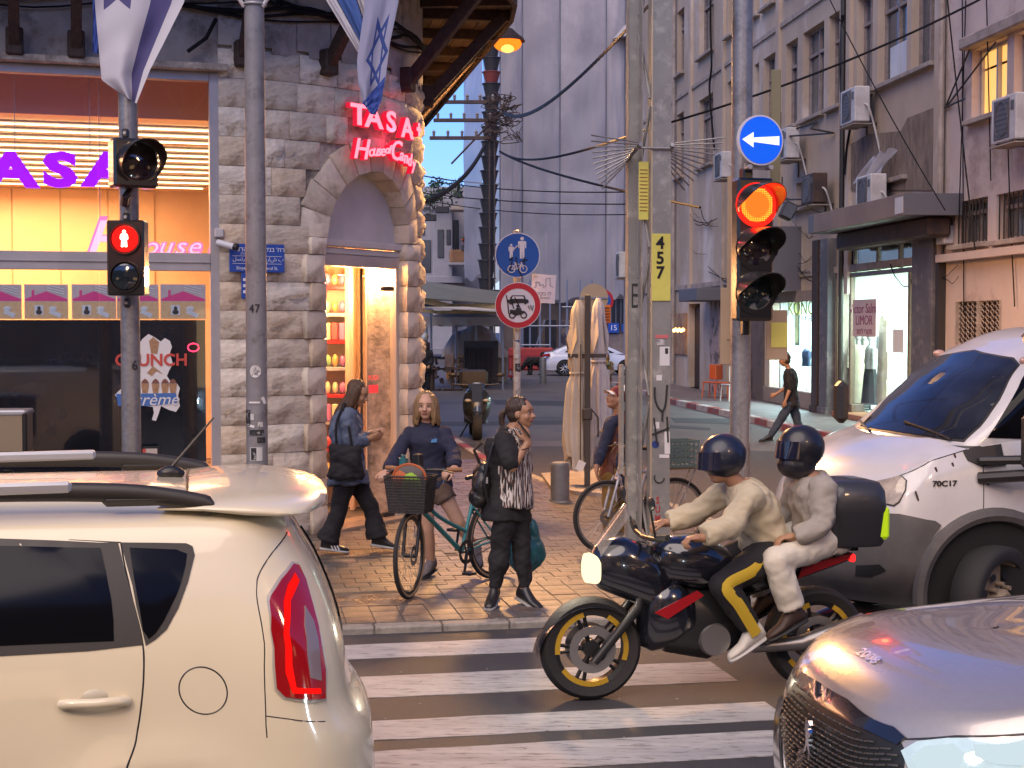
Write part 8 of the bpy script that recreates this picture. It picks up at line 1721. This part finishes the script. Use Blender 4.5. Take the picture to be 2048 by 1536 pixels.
class Body:
 """car body: K = {v: (inset, xl, xr, rl, rr)}; zs(x) shoulder height; width w; z0 sill height. bow: how far the ends bulge"""
 def __init__(s,K,zs,w,z0,bowl=.12,bowr=.08,end='r',arch=(),flare=.025):
  s.v=sorted(K);s.K=np.array([K[k]for k in s.v],float);s.zs,s.w,s.z0,s.bl,s.br,s.end,s.arch,s.fl=zs,w,z0,bowl,bowr,end,arch,flare
 def par(s,v):
  k=max(0,min(len(s.v)-2,int(np.searchsorted(s.v,v,'right'))-1));t=(v-s.v[k])/(s.v[k+1]-s.v[k]);t=max(0,min(1,t))
  p0,p1,p2,p3=s.K[max(k-1,0)],s.K[k],s.K[k+1],s.K[min(k+2,len(s.v)-1)];return .5*(2*p1+(p2-p0)*t+(2*p0-5*p1+4*p2-p3)*t*t+(3*p1-p0-3*p2+p3)*t**3)
 def pt(s,x,y,v,q,z=None):
  ins,xl,xr,rl,rr=q;cy=s.w/2;u=(y-cy)/cy
  z=s.z0+v*(s.zs(x)-s.z0)if z is None else z
  if x<xl+rl:x+=s.bl*u*u*(1-(x-xl)/rl)
  if x>xr-rr:x-=s.br*u*u*(1-(xr-x)/rr)
  for ax,r in s.arch:
   d=math.hypot(x-ax,z-.33);
   if y<cy:y-=s.fl*math.exp(-((d-r-.05)/.07)**2)
   else:y+=s.fl*math.exp(-((d-r-.05)/.07)**2)
  return V((x,y,z))
 def fn(s,a,v):
  """a: distance along the near side from its corner (negative: away along the side; positive: round the corner on to the end)"""
  q=s.par(v);ins,xl,xr,rl,rr=q;L=(s.w-2*ins)
  if s.end=='r':X=lambda d:xr-d;r=rr
  else:X=lambda d:xl+d;r=rl
  if a<=0:x,y=X(r-a),ins
  elif a<r*1.5708:t=a/r;x,y=X(r-r*math.sin(t)),ins+r-r*math.cos(t)
  else:x,y=X(0),ins+r+a-r*1.5708
  return s.pt(x,y,v,q)
 def f(s,a,v):
  p=s.fn(a,v);e=.004;d1=s.fn(a+e,v)-p;d2=s.fn(a,min(v+e,1))-s.fn(a,min(v,1-e)if v+e>1 else v);n=d1.cross(d2).normalized();c=V((p.x,s.w/2,p.z))-p
  if n.dot(c)>0 and abs(n.dot(c))>1e-5:n=-n
  return p,n
 def crown(s,x0,ins):return .075*(1-(1-min(1,ins/.55))**2)
 def mesh(s,cr=.075,nv=26):
  R_=[]
  for i in range(nv):v=i/(nv-1);q=s.par(v);R_.append([s.pt(x,y,v,q)for x,y in outl(q[1],q[2],q[0],s.w-q[0],q[3],q[4])])
  q=s.par(1.0)
  for d in(.02,.045,.08,.13,.2,.3,.42,.55,.68):
   d=d*s.w/1.8;qq=(q[0]+d,q[1]+d,q[2]-d,max(.02,q[3]-d*.5),max(.02,q[4]-d*.5));h=cr*(1-(1-min(1,d/.5))**2.2)
   R_.append([s.pt(x,y,1,qq,s.zs(x)+h)for x,y in outl(qq[1],qq[2],qq[0],s.w-qq[0],qq[3],qq[4])])
  return MB().loft(R_)
 def inv(s,fr,pts,amin=-3,amax=1.6):
  if not hasattr(s,'T'):
   A=np.linspace(amin,amax,200);Vv=np.linspace(0,1,90);s.T=[]
   for a in A:
    for v in Vv:
     w_=fr.w(s.fn(a,v));y,z=w_.y,w_.z-CAMZ;c,sn=math.cos(PITCH),math.sin(PITCH);zc_=y*c-z*sn;s.T.append((1024+FPX*w_.x/zc_,768-FPX*(y*sn+z*c)/zc_,a,v))
   s.T=np.array(s.T)
  out=[]
  for px,py in pts:
   d=(s.T[:,0]-px)**2+(s.T[:,1]-py)**2;i=np.argsort(d)[:4];w_=1/(d[i]+1);out.append((float((s.T[i,2]*w_).sum()/w_.sum()),float((s.T[i,3]*w_).sum()/w_.sum())))
  return out
 def plate(s,fr,pts,name,m,par,lift=.004,thick=.01,step=.05,sm=60):return patch(s.inv(fr,pts),s.f,step,lift,thick).build(name,m,par,sm)
 def seam(s,fr,pts,par,w=.007,closed=False,name='panel_gap',m=None):
  p=dense([V((a,b,0))for a,b in s.inv(fr,pts)],5,closed);ps=[s.f(q.x,q.y)for q in p];return MB().tube([a-n*w*.22 for a,n in ps],w/2,6,closed=closed).build(name,m or M_black,par)
def wheel(t,c,r,w,m,sg=-1,n=10,steer=0,name='wheel',hub='spoke'):
 """sg: side the wheel shows to, along local Y"""
 ax=V((math.sin(steer)*-1,math.cos(steer),0));o=MB().lathe([(r-.10,w*.42),(r-.04,w*.5),(r-.006,w*.42),(r,0),(r-.006,-w*.42),(r-.04,-w*.5),(r-.10,-w*.42)],48,c=c,axis=ax,closed=True).build(name,M_tyre,t,60);f=V(c)+ax*sg*w*.36
 MB().lathe([(r-.09,.0),(r-.11,-.01),(r-.13,-.06),(.001,-.06)],40,c=f,axis=ax*sg).build('rim',m,o,60);mb=MB();x,y,d=basis(ax)
 if hub=='spoke':
  for k in range(n):a=k*6.2832/n;mb.tube([f+ax*sg*.0+(x*math.cos(a)+y*math.sin(a))*.05,f-ax*sg*.012+(x*math.cos(a+.1)+y*math.sin(a+.1))*(r-.10)],[.022,.012],6)
  mb.build('spoke',M_silver,o,50)
 else:
  mb.lathe([(.001,.03),(.06,.03),(.085,.0),(.085,-.06)],24,c=f,axis=ax*sg)
  for k in range(8):a=k*.785;p=f+(x*math.cos(a)+y*math.sin(a))*.115;mb.cyl(p-ax*sg*.06,p+ax*sg*.0,.016,n=8)
  mb.build('hub',m,o,50);h=MB()
  for k in range(8):a=k*.785+.39;p=f+(x*math.cos(a)+y*math.sin(a))*.175-ax*sg*.035;h.cyl(p,p+ax*sg*.004,.026,n=12)
  h.build('hand_hole',M_black,o,50)
 return o
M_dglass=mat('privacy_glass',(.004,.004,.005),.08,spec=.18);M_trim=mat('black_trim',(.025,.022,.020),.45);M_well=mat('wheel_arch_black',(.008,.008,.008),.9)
M_kw=mat('cream_white_paint',(.68,.61,.45),.25,coat=.7,c2=(.64,.575,.42),scale=1.2);FK=Fr((-.405,5.22,0),R(12))
kt=thing('white_car','cream white compact car with roof rails and a red tail light, cut by the frame','car',FK.o,FK.a)
def kz(x):return 1.50-.05*max(0,-x-2.0)**1.0-(0 if x>-2.75 else .95*min(1,(-2.75-x)/.75)**1.2*.52)
zk=lambda z:(z-.22)/(1.50-.22)
KB=Body({zk(.22):(.08,-4.0,-.10,.4,.30),zk(.36):(.02,-4.08,-.01,.45,.32),zk(.55):(.0,-4.1,.0,.45,.34),zk(.74):(.0,-4.08,-.02,.45,.33),zk(.82):(.004,-4.02,-.085,.45,.28),zk(1.0):(.02,-3.95,-.12,.45,.27),zk(1.12):(.045,-3.9,-.15,.45,.26),zk(1.3):(.105,-3.85,-.22,.4,.26),zk(1.44):(.16,-3.8,-.30,.4,.25),1.0:(.195,-3.75,-.345,.4,.24)},kz,1.80,.22,.15,.10,'r',arch=((-.82,.33),(-3.35,.33)))
KB.mesh(.10).build('body',M_kw,kt,50)
KB.plate(FK,[(-400,1072),(-200,1072),(0,1078),(110,1082),(196,1085),(236,1086),(262,1180),(284,1291),(180,1302),(0,1312),(-400,1330)],'window_trim',M_trim,kt,.003);KB.plate(FK,[(-400,1088),(0,1093),(200,1097),(222,1200),(228,1282),(0,1292),(-400,1300)],'side_glass',M_dglass,kt,.006,.004)
KB.plate(FK,[(243,1084),(372,1086),(386,1093),(389,1112),(376,1165),(356,1218),(332,1258),(312,1280),(292,1290),(272,1215)],'window_trim',M_trim,kt,.0035);KB.plate(FK,[(260,1097),(352,1099),(373,1108),(370,1135),(352,1192),(330,1240),(312,1266),(298,1276),(286,1262),(272,1175)],'quarter_glass',M_dglass,kt,.0065,.004)
KB.seam(FK,[(242,1084),(262,1180),(284,1290),(288,1350),(283,1410),(270,1480),(256,1536),(240,1600)],kt);KB.seam(FK,[(-400,1068),(0,1074),(243,1083)],kt,.006)
KB.seam(FK,[(574,1062),(545,1105),(518,1150),(513,1178),(520,1230),(530,1330),(533,1440),(533,1475)],kt,.005);KB.seam(FK,[(533,1433),(590,1440),(650,1442)],kt,.005)
cc=KB.inv(FK,[(406,1381)])[0];ps=[KB.f(cc[0]+.080*math.cos(a),cc[1]+.080*math.sin(a)/1.28)for a in np.linspace(0,6.283,49)[:-1]];MB().tube([p-n*.001 for p,n in ps],.0028,5,closed=True).build('fuel_flap_gap',M_black,kt)
tlp=[(583,1130),(594,1134),(606,1160),(622,1215),(638,1290),(646,1340),(646,1396),(612,1399),(570,1393),(554,1376),(549,1330),(543,1260),(538,1205),(540,1192),(560,1160)]
KB.plate(FK,[((x-594)*1.10+594,(y-1270)*1.045+1270)for x,y in tlp],'lamp_surround',mat('lamp_surround',(.5,.48,.42),.15,coat=1,metal=.2),kt,.006,.01,.04)
M_tred=mat('car_tail_red',(.16,.002,.004),.1,coat=.7,emit=(1,.005,.005),es=.05);tlo=KB.plate(FK,tlp,'tail_light',M_tred,kt,.014,.01,.035)
M_tgl=glow('tail_led',(1.0,.008,.006),1.1);KB.plate(FK,[(584,1150),(592,1165),(584,1185),(576,1205),(576,1265),(582,1330),(590,1374),(634,1377),(636,1388),(582,1386),(570,1345),(565,1270),(564,1205),(572,1172)],'light_guide',M_tgl,tlo,.0175,.002,.03)
KB.plate(FK,[(604,1215),(620,1245),(632,1310),(636,1362),(616,1356),(608,1300),(603,1250)],'reverse_lens',mat('clear_lens',(.22,.17,.18),.15,coat=.6),tlo,.0185,.002,.03)
KB.plate(FK,[(592,1052),(612,1060),(632,1120),(650,1190),(659,1235),(648,1265),(640,1235),(620,1150)],'rear_glass',M_dglass,kt,.007,.004,.04)
q=MB();zc__=1.40
q.grid(lambda u,v:V((-.235-.1*v+.02*0,lerp(.30,1.5,u),lerp(1.06,1.46,v)))+V((-.05*(2*u-1)**2,0,0)),9,6);q.build('rear_glass_panel',M_dglass,kt,180)
sp_=MB();R_=[]
for x,z,h,ww in((-.72,1.548,.03,.66),(-.56,1.55,.06,.70),(-.42,1.54,.085,.73),(-.30,1.53,.07,.73),(-.22,1.526,.045,.70),(-.185,1.526,.02,.64)):R_.append([V((x-.10*(abs(c)**4),.9+ww*c,z+h*.5*s_+.035*(1-c*c)))for c,s_ in[(math.copysign(abs(math.cos(a))**.5,math.cos(a)),math.copysign(abs(math.sin(a))**.8,math.sin(a)))for a in np.linspace(0,6.283,41)[:-1]]])
sp_.loft(R_).build('spoiler',M_kw,kt,60);MB().tube([V((-.715,.9+.68*c,1.603-.045*c*c))for c in np.linspace(-1,1,15)],.005,5).build('panel_gap',M_black,kt)
for yy in(.235,1.56):
 pts=dense([V((-3.0,yy,1.55)),V((-2.4,yy,1.60)),V((-1.5,yy,1.61)),V((-.98,yy,1.60)),V((-.76,yy,1.575)),V((-.62,yy,1.545))],6);n_=len(pts)
 rb1=MB();R_=[[p+V((0,.026*math.cos(a),.012+.034*(1 if 0<i<n_-1 else .4)*math.sin(a)))for a in np.linspace(0,6.283,13)[:-1]]for i,p in enumerate(pts)];rb1.loft(R_).build('roof_rail',M_trim,kt,60)
 MB().box((-1.88,yy-.008,1.628),(1.55,.05,.045),rot=Matrix.Rotation(R(-.5),3,'Y'),b=.012).build('rail_insert',M_silver,kt,0);MB().box((-.86,yy,1.585),(.30,.05,.045),b=.02).build('rail_foot',M_trim,kt,0)
an=V((-.78,.9,1.612));MB().ell(an,(.055,.03,.03)).tube([an+V((.0,0,.02)),an+V((.17,0,.22))],[.007,.004],6).build('antenna',M_black,kt)
h0=KB.inv(FK,[(125,1408),(255,1402),(190,1392)]);pa,pb_,pc=[KB.f(*a)for a in h0]
MB().tube(dense([pa[0]+pa[1]*.004,pa[0]+pa[1]*.028+V((.03,0,.004)),pc[0]*.5+(pa[0]+pb_[0])*.25+pc[1]*.04-V((0,0,.01)),pb_[0]+pb_[1]*.028-V((.03,0,-.004)),pb_[0]+pb_[1]*.004],5),.017,12).build('door_handle',M_kw,kt);MB().ell(pc[0]+V((0,.012,-.01)),(.062,.02,.036)).build('handle_recess',mat('cream_shadow_recess',(.45,.42,.33),.4),kt)
for ax_ in(-.82,-3.35):
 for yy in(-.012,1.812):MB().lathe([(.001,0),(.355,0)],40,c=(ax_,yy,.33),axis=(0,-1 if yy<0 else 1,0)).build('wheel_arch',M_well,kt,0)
 wheel(kt,(ax_,.02,.32),.32,.2,M_silver,-1);wheel(kt,(ax_,1.72,.32),.32,.2,M_silver,1)
MB().box((-.115,.9,.98),(.008,.16,.05),b=.003).build('tailgate_badge',M_silver,kt)
MB().box((-.04,.9,.60),(.03,.52,.12),b=.008).build('number_plate',mat('plate_yellow',(.6,.5,.05),.5),kt,0)
M_pg=mat('silver_mauve_paint',(.38,.335,.32),.26,metal=.5,coat=1.0,c2=(.36,.315,.30),scale=40);FP=Fr((1.20,4.66,0),R(8))
pt_=thing('silver_car','silver grey car nose with a dark mesh grille and a blazing white headlight','car',FP.o,FP.a)
def pz(x):return float(np.interp(x,[0,.06,.2,.5,1.0,1.3],[.80,.855,.905,.955,1.0,1.02]))
PB=Body({0:(.06,.08,4.1,.5,.4),.2:(.01,.0,4.16,.55,.45),.45:(.0,-.02,4.2,.55,.45),.7:(.01,.0,4.18,.55,.45),.88:(.03,.03,4.15,.52,.4),.96:(.055,.07,4.12,.5,.4),1.0:(.085,.10,4.08,.48,.38)},pz,1.77,.2,.20,.1,'l',arch=((.88,.36),(3.4,.36)),flare=.02)
PBm=PB.mesh(.075);PBm.build('body',M_pg,pt_,50)
from mathutils.bvhtree import BVHTree
def snap(mb,x,y):
 if not hasattr(mb,'bvh'):mb.bvh=BVHTree.FromPolygons(mb.v,mb.f)
 h=mb.bvh.ray_cast(V((x,y,5)),V((0,0,-1)));return(h[0],h[1]if h[1].z>0 else-h[1])
def decal(mb,c,outline,lift,name,m,par):
 P=[V((c[0]+a,c[1]+b,0))for a,b in outline];cc_=V((c[0],c[1],0));vs=[]
 for f_ in(1,.66,.33):vs+=[snap(mb,*(cc_.lerp(p,f_))[:2])for p in P]
 vs.append(snap(mb,c[0],c[1]));vs=[a+n*lift for a,n in vs];n=len(P);fs=[(k*n+i,k*n+(i+1)%n,(k+1)*n+(i+1)%n,(k+1)*n+i)for k in range(2)for i in range(n)]+[(2*n+i,2*n+(i+1)%n,3*n)for i in range(n)]
 return MB().add(vs,fs).build(name,m,par,180)
GR=Body({0:(.14,1.12,3.9,.4,.3),.5:(.22,1.65,3.75,.4,.3),1:(.32,2.05,3.5,.4,.3)},lambda x:1.50,1.77,.98,.25,.1,'l');GR.mesh(.06,12).build('cabin',M_dglass,pt_,60)
PB.plate(FP,[(1598,1352),(1572,1398),(1566,1450),(1578,1560),(1800,1560),(1812,1505),(1800,1480),(1730,1450),(1680,1428),(1636,1392)],'grille_backing',M_black,pt_,.004,.01,.06)
PB.plate(FP,[(1596,1338),(1588,1352),(1620,1392),(1680,1432),(1740,1462),(1796,1490),(1812,1475),(1790,1455),(1700,1402),(1640,1366)],'nose_trim',M_bike,pt_,.012,.01,.04)
gl_=MB();ins_=[(1600,1366),(1574,1400),(1570,1450),(1582,1545),(1790,1545),(1798,1500),(1730,1466),(1670,1440)];IP=PB.inv(FP,ins_)
def inp(x,y,P):
 c=False
 for i in range(len(P)):
  a,b=P[i],P[i-1]
  if(a[1]>y)!=(b[1]>y)and x<(b[0]-a[0])*(y-a[1])/(b[1]-a[1])+a[0]:c=not c
 return c
a0,a1=min(p[0]for p in IP),max(p[0]for p in IP);v0,v1=min(p[1]for p in IP),max(p[1]for p in IP);i=0;vv=v0
while vv<v1:
 aa=a0+(.0225 if i%2 else 0)
 while aa<a1:
  if inp(aa,vv,IP):p,n=PB.f(aa,vv);e=(PB.fn(aa+.019,vv)-PB.fn(aa-.019,vv));gl_.tube([p+n*.012-e*.5,p+n*.018,p+n*.012+e*.5],.0048,4)
  aa+=.045
 vv+=.024;i+=1
o=gl_.build('grille_bar',mat('grille_bar',(.045,.04,.037),.45,metal=.2),pt_,60);o['kind']='stuff'
PB.plate(FP,[(1566,1392),(1556,1430),(1554,1490),(1562,1560),(1574,1560),(1566,1490),(1568,1430),(1578,1396)],'chrome_strip',mat('chrome',(.6,.6,.65),.12,metal=1.0),pt_,.016,.01,.03)
PB.plate(FP,[(1806,1502),(1835,1484),(1900,1478),(2050,1474),(2120,1480),(2120,1560),(1830,1560)],'headlight',mat('headlight_clear',(.16,.19,.20),.08,coat=1,emit=(.78,.95,1.0),es=.17,c2=(.2,.24,.25),scale=14),pt_,.012,.01,.05)
for pl__ in([(1828,1512),(1856,1494),(1905,1490),(1930,1505),(1915,1560),(1850,1560)],[(1950,1492),(2060,1484),(2110,1490),(2090,1530),(1990,1526),(1955,1512)],[(1940,1532),(2060,1536),(2080,1560),(1935,1560)]):PB.plate(FP,pl__,'headlight_beam',glow('led_white',(.78,.93,1.0),.8),pt_,.016,.002,.04)
hl2=point('silver_car_headlight',(0,0,0),7,(.8,.93,1),.08);a_,v_=PB.inv(FP,[(1900,1515)])[0];p,n=PB.f(a_,v_);hl2.parent=pt_;hl2.location=p+n*.6
PB.seam(FP,[(1795,1478),(1850,1476),(1950,1472),(2048,1468),(2120,1466)],pt_,.008);PB.seam(FP,[(1588,1352),(1640,1382),(1700,1418),(1796,1472)],pt_,.006)
a_,v_=PB.inv(FP,[(1632,1482)])[0];p,n=PB.f(a_,v_);lg=[(-.01,.075),(.012,.078),(.02,.06),(.008,.045),(.02,.03),(.034,.036),(.03,.022),(.014,.008),(.018,-.02),(.03,-.045),(.022,-.07),(.008,-.066),(.012,-.045),(-.002,-.02),(-.012,-.045),(-.03,-.06),(-.036,-.048),(-.018,-.03),(-.012,.0),(-.016,.03),(-.022,.055)]
o=MB().prism([(x*.95,z*.95)for x,z in lg],-.008,.008).build('lion_emblem',MATS['chrome'],pt_,0);o.location=p+n*.028;o.rotation_euler=(0,0,math.atan2(n.y,n.x)+R(90))
a_,v_=PB.inv(FP,[(1680,1392)])[0];p,n=PB.f(a_,min(v_,.985));o=text_mb('2008',.06,.004,sx=1.5,off=.002,space=1.05).build('model_badge',MATS['chrome'],pt_,0);hp__=snap(PBm,.26,.885);o.location=hp__[0]+hp__[1]*.004;o.rotation_euler=(R(-62),0,R(-90))
if 0:MB().tube([V((.16+.9*u,lerp(y_,y_+(.12 if y_<.9 else-.12)*-1,u),pz(.16+.9*u)+.046+.008*math.sin(u*3.1)))for u in np.linspace(0,1,12)],.012,6).build('bonnet_crease',M_pg,pt_)
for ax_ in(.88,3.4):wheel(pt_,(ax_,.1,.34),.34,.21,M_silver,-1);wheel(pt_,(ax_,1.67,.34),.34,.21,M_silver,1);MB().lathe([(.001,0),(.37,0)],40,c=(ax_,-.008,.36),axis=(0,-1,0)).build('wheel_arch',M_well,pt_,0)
M_tw=mat('truck_white',(.60,.575,.56),.28,coat=.8,c2=(.54,.51,.49),scale=1.4,c3=(.46,.42,.38),s3=.9);M_tgrey=mat('truck_grey_plastic',(.10,.09,.085),.6,c2=(.075,.068,.064),scale=5);FT=Fr((2.16,9.72,0),R(12))
tt_=thing('white_truck','dirty white cab truck with scuffed roof, grey bumper and box body at the right','truck',FT.o,FT.a)
def tz(x):return float(np.interp(x,[0,.08,.3,.65,.95,1.3],[1.0,1.08,1.17,1.30,1.38,1.42]))
TB=Body({0:(.06,.12,3.2,.5,.1),.22:(.0,.0,3.2,.55,.1),.45:(.0,.0,3.2,.55,.1),.7:(.02,.03,3.2,.55,.1),.9:(.05,.09,3.2,.52,.1),1.0:(.085,.15,3.2,.5,.1)},tz,2.0,.34,.25,.0,'l',arch=(),flare=0)
TB.mesh(.10).build('lower_body',M_tw,tt_,50)
TG=Body({0:(.085,.64,3.0,.32,.1),.3:(.10,.88,3.0,.32,.1),.7:(.15,1.21,3.0,.32,.1),.92:(.20,1.44,3.0,.34,.1),1:(.25,1.58,2.98,.34,.1)},lambda x:2.06,2.0,1.34,.25,0,'l');TGm=TG.mesh(.13,16);TGm.build('cab',M_tw,tt_,50)
ws_=[(1716,856),(1760,800),(1800,745),(1852,694),(1950,700),(2028,716),(2040,730),(2000,800),(1960,855),(1928,884),(1850,876),(1770,864)]
TG.plate(FT,ws_,'windscreen_trim',M_trim,tt_,.004,.01,.07);TG.plate(FT,[((x-1880)*.965+1880,(y-790)*.955+790)for x,y in ws_],'windscreen',mat('windscreen_glass',(.012,.012,.015),.06,spec=.3,c2=(.03,.032,.04),scale=1.5),tt_,.008,.004,.07)
TB.plate(FT,[(1712,862),(1770,868),(1850,880),(1930,888),(1916,893),(1850,890),(1760,876),(1716,868)],'cowl_grille',M_trim,tt_,.012,.01,.05)if False else None
for a,b in(((1745,868),(1716,836)),((1905,884),(1812,848))):
 pa=TG.f(*TG.inv(FT,[a])[0]);pb_=TG.f(*TG.inv(FT,[b])[0]);MB().tube([pa[0]+pa[1]*.03,(pa[0]+pb_[0])/2+pa[1]*.035,pb_[0]+pb_[1]*.02],.010,6).build('wiper',M_black,tt_)
mb=MB().grid(lambda u,v:TG.f(lerp(-.05,1.55,u),lerp(0.0,.055,v))[0]+V((-.02,-.01,.012)),20,4);mb.build('cowl',M_trim,tt_,180)
TG.plate(FT,[(2052,745),(2044,760),(2000,838),(1975,875),(2120,880),(2120,740)],'side_glass',M_dglass,tt_,.005,.004,.07)
hlp=[(1716,966),(1735,955),(1770,950),(1800,950),(1812,962),(1810,980),(1798,1003),(1788,1010),(1740,1000),(1700,985)]
TB.plate(FT,[((x-1765)*1.05+1765,(y-978)*1.1+978)for x,y in hlp],'headlight_rim',M_black,tt_,.004,.01,.05);TB.plate(FT,hlp,'headlight',mat('headlight_amberish',(.30,.24,.18),.08,coat=1.0,c2=(.5,.42,.32),scale=12),tt_,.01,.01,.05)
TB.plate(FT,[(1560,1015),(1700,1020),(1800,1028),(1868,1042),(1880,1050),(1855,1085),(1838,1165),(1826,1225),(1700,1225),(1560,1215)],'bumper',M_tgrey,tt_,.02,.02,.07);TB.plate(FT,[(1715,1130),(1760,1128),(1775,1140),(1745,1152),(1712,1150)],'fog_light_recess',M_black,tt_,.024,.004,.04)
TB.seam(FT,[(1796,950),(1830,932),(1880,912),(1932,893)],tt_,.008);TB.seam(FT,[(1966,890),(1968,950),(1968,1032)],tt_,.008);TB.seam(FT,[(1640,950),(1700,945),(1796,948)],tt_,.006)if False else None
for k,(x,y,l)in enumerate(((1835,995,.06),(1872,940,.025),(1910,912,.02),(1905,930,.02),(1975,968,.012))):a_,v_=TB.inv(FT,[(x,y)])[0];p,n=TB.f(a_,v_);MB().box((0,0,0),(.012,.004,l*1.5),rot=Matrix.Rotation(R(-20),3,'Y')).build('dent_scrape',M_rust,tt_,0).location=p+n*.003
a_,v_=TB.inv(FT,[(1888,967)])[0];p,n=TB.f(a_,v_);o=text_mb('70C17',.052,.006,sx=1.25,off=.001).build('model_badge',M_trim,tt_,0);o.location=p+n*.006
for x,y in((1856,690),(2046,726)):pp=TG.f(*TG.inv(FT,[(x,y)])[0]);MB().ell(pp[0]+V((.02,0,.015)),(.05,.03,.028)).build('marker_light',mat('marker_amber',(.5,.28,.2),.2,coat=1),tt_)
MB().grid(lambda u,v:V((1.98+.5*u+.05*math.sin(v*9),.62+.35*v+.05*math.sin(u*12),2.17+.02*v)),12,8).build('rust_patch',M_rust,tt_,180)if False else None
decal(TGm,(1.86,.62),[(.15*r*math.cos(a),.26*r*math.sin(a))for a,r in[(k*.3307,1+.22*math.sin(k*5)+.1*math.sin(k*11))for k in range(19)]],.004,'rust_patch',mat('paint_loss',(.12,.045,.03),.8),tt_)
MB().tube(dense([V((1.40,.14,2.04)),V((1.55,.35,2.15)),V((2.3,.38,2.215)),V((3.0,.38,2.21))],6),.016,6).build('roof_seal',M_trim,tt_)
mx_=V((.98,-.2,1.34));MB().box(mx_+V((.30,-.02,.10)),(.26,.16,.40),b=.05).build('wing_mirror',M_trim,tt_,0);MB().tube([mx_+V((.0,.22,-.04)),mx_+V((.25,0,-.02))],.03,8).tube([mx_+V((.0,.24,-.16)),mx_+V((.25,0,-.12))],.04,8).build('mirror_arm',M_trim,tt_);text('lettering','B',.12,mx_+V((.36,-.075,.14)),M_pwhite,tt_,depth=.003)
o=TB.plate(FT,[(1925,900),(1952,885),(2000,880),(2010,930),(1960,932),(1935,922)],'mirror_base',M_trim,tt_,.012,.01,.05)
MB().box((.98,2.22,1.58),(.10,.14,.34),b=.04).build('wing_mirror',M_trim,tt_,0)
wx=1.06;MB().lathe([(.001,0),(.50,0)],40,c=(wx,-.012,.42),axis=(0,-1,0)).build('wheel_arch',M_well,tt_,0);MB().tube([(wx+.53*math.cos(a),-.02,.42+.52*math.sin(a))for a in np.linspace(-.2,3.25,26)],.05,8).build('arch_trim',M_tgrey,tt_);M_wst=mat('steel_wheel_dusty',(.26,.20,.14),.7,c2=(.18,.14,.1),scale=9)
wheel(tt_,(wx,-.02,.37),.37,.22,M_wst,-1,steer=R(28),hub='steel');wheel(tt_,(wx,1.9,.385),.385,.22,M_wst,1,steer=R(28),hub='steel');wheel(tt_,(5.0,.15,.385),.385,.24,M_wst,-1,hub='steel');wheel(tt_,(5.0,1.85,.385),.385,.24,M_wst,1,hub='steel')
xb_=FT.xz(2012,550,.0)[0];MB().box((3.75+2.1,1.0,1.85),(4.2,2.2,2.3),b=.03).build('cargo_box',M_tw,tt_,0);MB().box((3.73,1.0,1.85),(.05,2.24,2.34),b=.02).build('box_frame',M_tan,tt_,0);MB().box((3.2,1,.6),(6,.8,.2)).build('chassis',M_trim,tt_,0)
FW=Fr(G(1086,752),R(3));wt_=thing('white_saloon','white saloon car parked side-on before the wrapped building, tail to the left','car',FW.o,FW.a)
WBd=Body({0:(.05,.1,4.3,.3,.4),.35:(0,.0,4.45,.35,.5),.7:(.02,.03,4.42,.35,.5),1:(.09,.12,4.2,.3,.5)},lambda x:float(np.interp(x,[0,.3,2.9,3.4,4.4],[1.0,1.02,.98,.9,.72])),1.78,.25,.12,.2,'l');WBd.mesh(.05,12).build('body',mat('saloon_white',(.62,.62,.66),.2,coat=1),wt_,50)
mb=MB();R_=[]
for z,x0,x1,i_ in((.95,.25,3.55,.12),(1.15,.62,3.15,.16),(1.32,1.05,2.72,.22),(1.41,1.45,2.35,.30),(1.44,1.7,2.1,.5)):R_.append([V((x,y,z))for x,y in outl(x0,x1,i_,1.78-i_,.2,.2)])
mb.loft(R_).build('roof',MATS['saloon_white'],wt_,60)
for pts in([(.95,1.03),(1.28,1.27),(1.75,1.33),(1.88,1.33),(1.88,1.03)],[(1.94,1.03),(1.94,1.33),(2.3,1.31),(2.78,1.15),(3.1,1.0)]):MB().prism(pts,.10,.145).build('side_window',M_dglass,wt_,0)
MB().box((.13,.06,.90),(.34,.2,.10),rot=Matrix.Rotation(R(-12),3,'Y'),b=.03).build('tail_light',M_tred,wt_,0);MB().ell((2.75,-.06,1.02),(.12,.08,.07)).build('wing_mirror',MATS['saloon_white'],wt_);MB().box((-.01,.9,.72),(.03,.5,.12)).build('number_plate',mat('plate_yellow',(.6,.5,.05),.5),wt_,0);MB().tube([(.55,.3,.99),(1.2,.32,1.38)],.03,6).build('rear_window_edge',M_dglass,wt_)
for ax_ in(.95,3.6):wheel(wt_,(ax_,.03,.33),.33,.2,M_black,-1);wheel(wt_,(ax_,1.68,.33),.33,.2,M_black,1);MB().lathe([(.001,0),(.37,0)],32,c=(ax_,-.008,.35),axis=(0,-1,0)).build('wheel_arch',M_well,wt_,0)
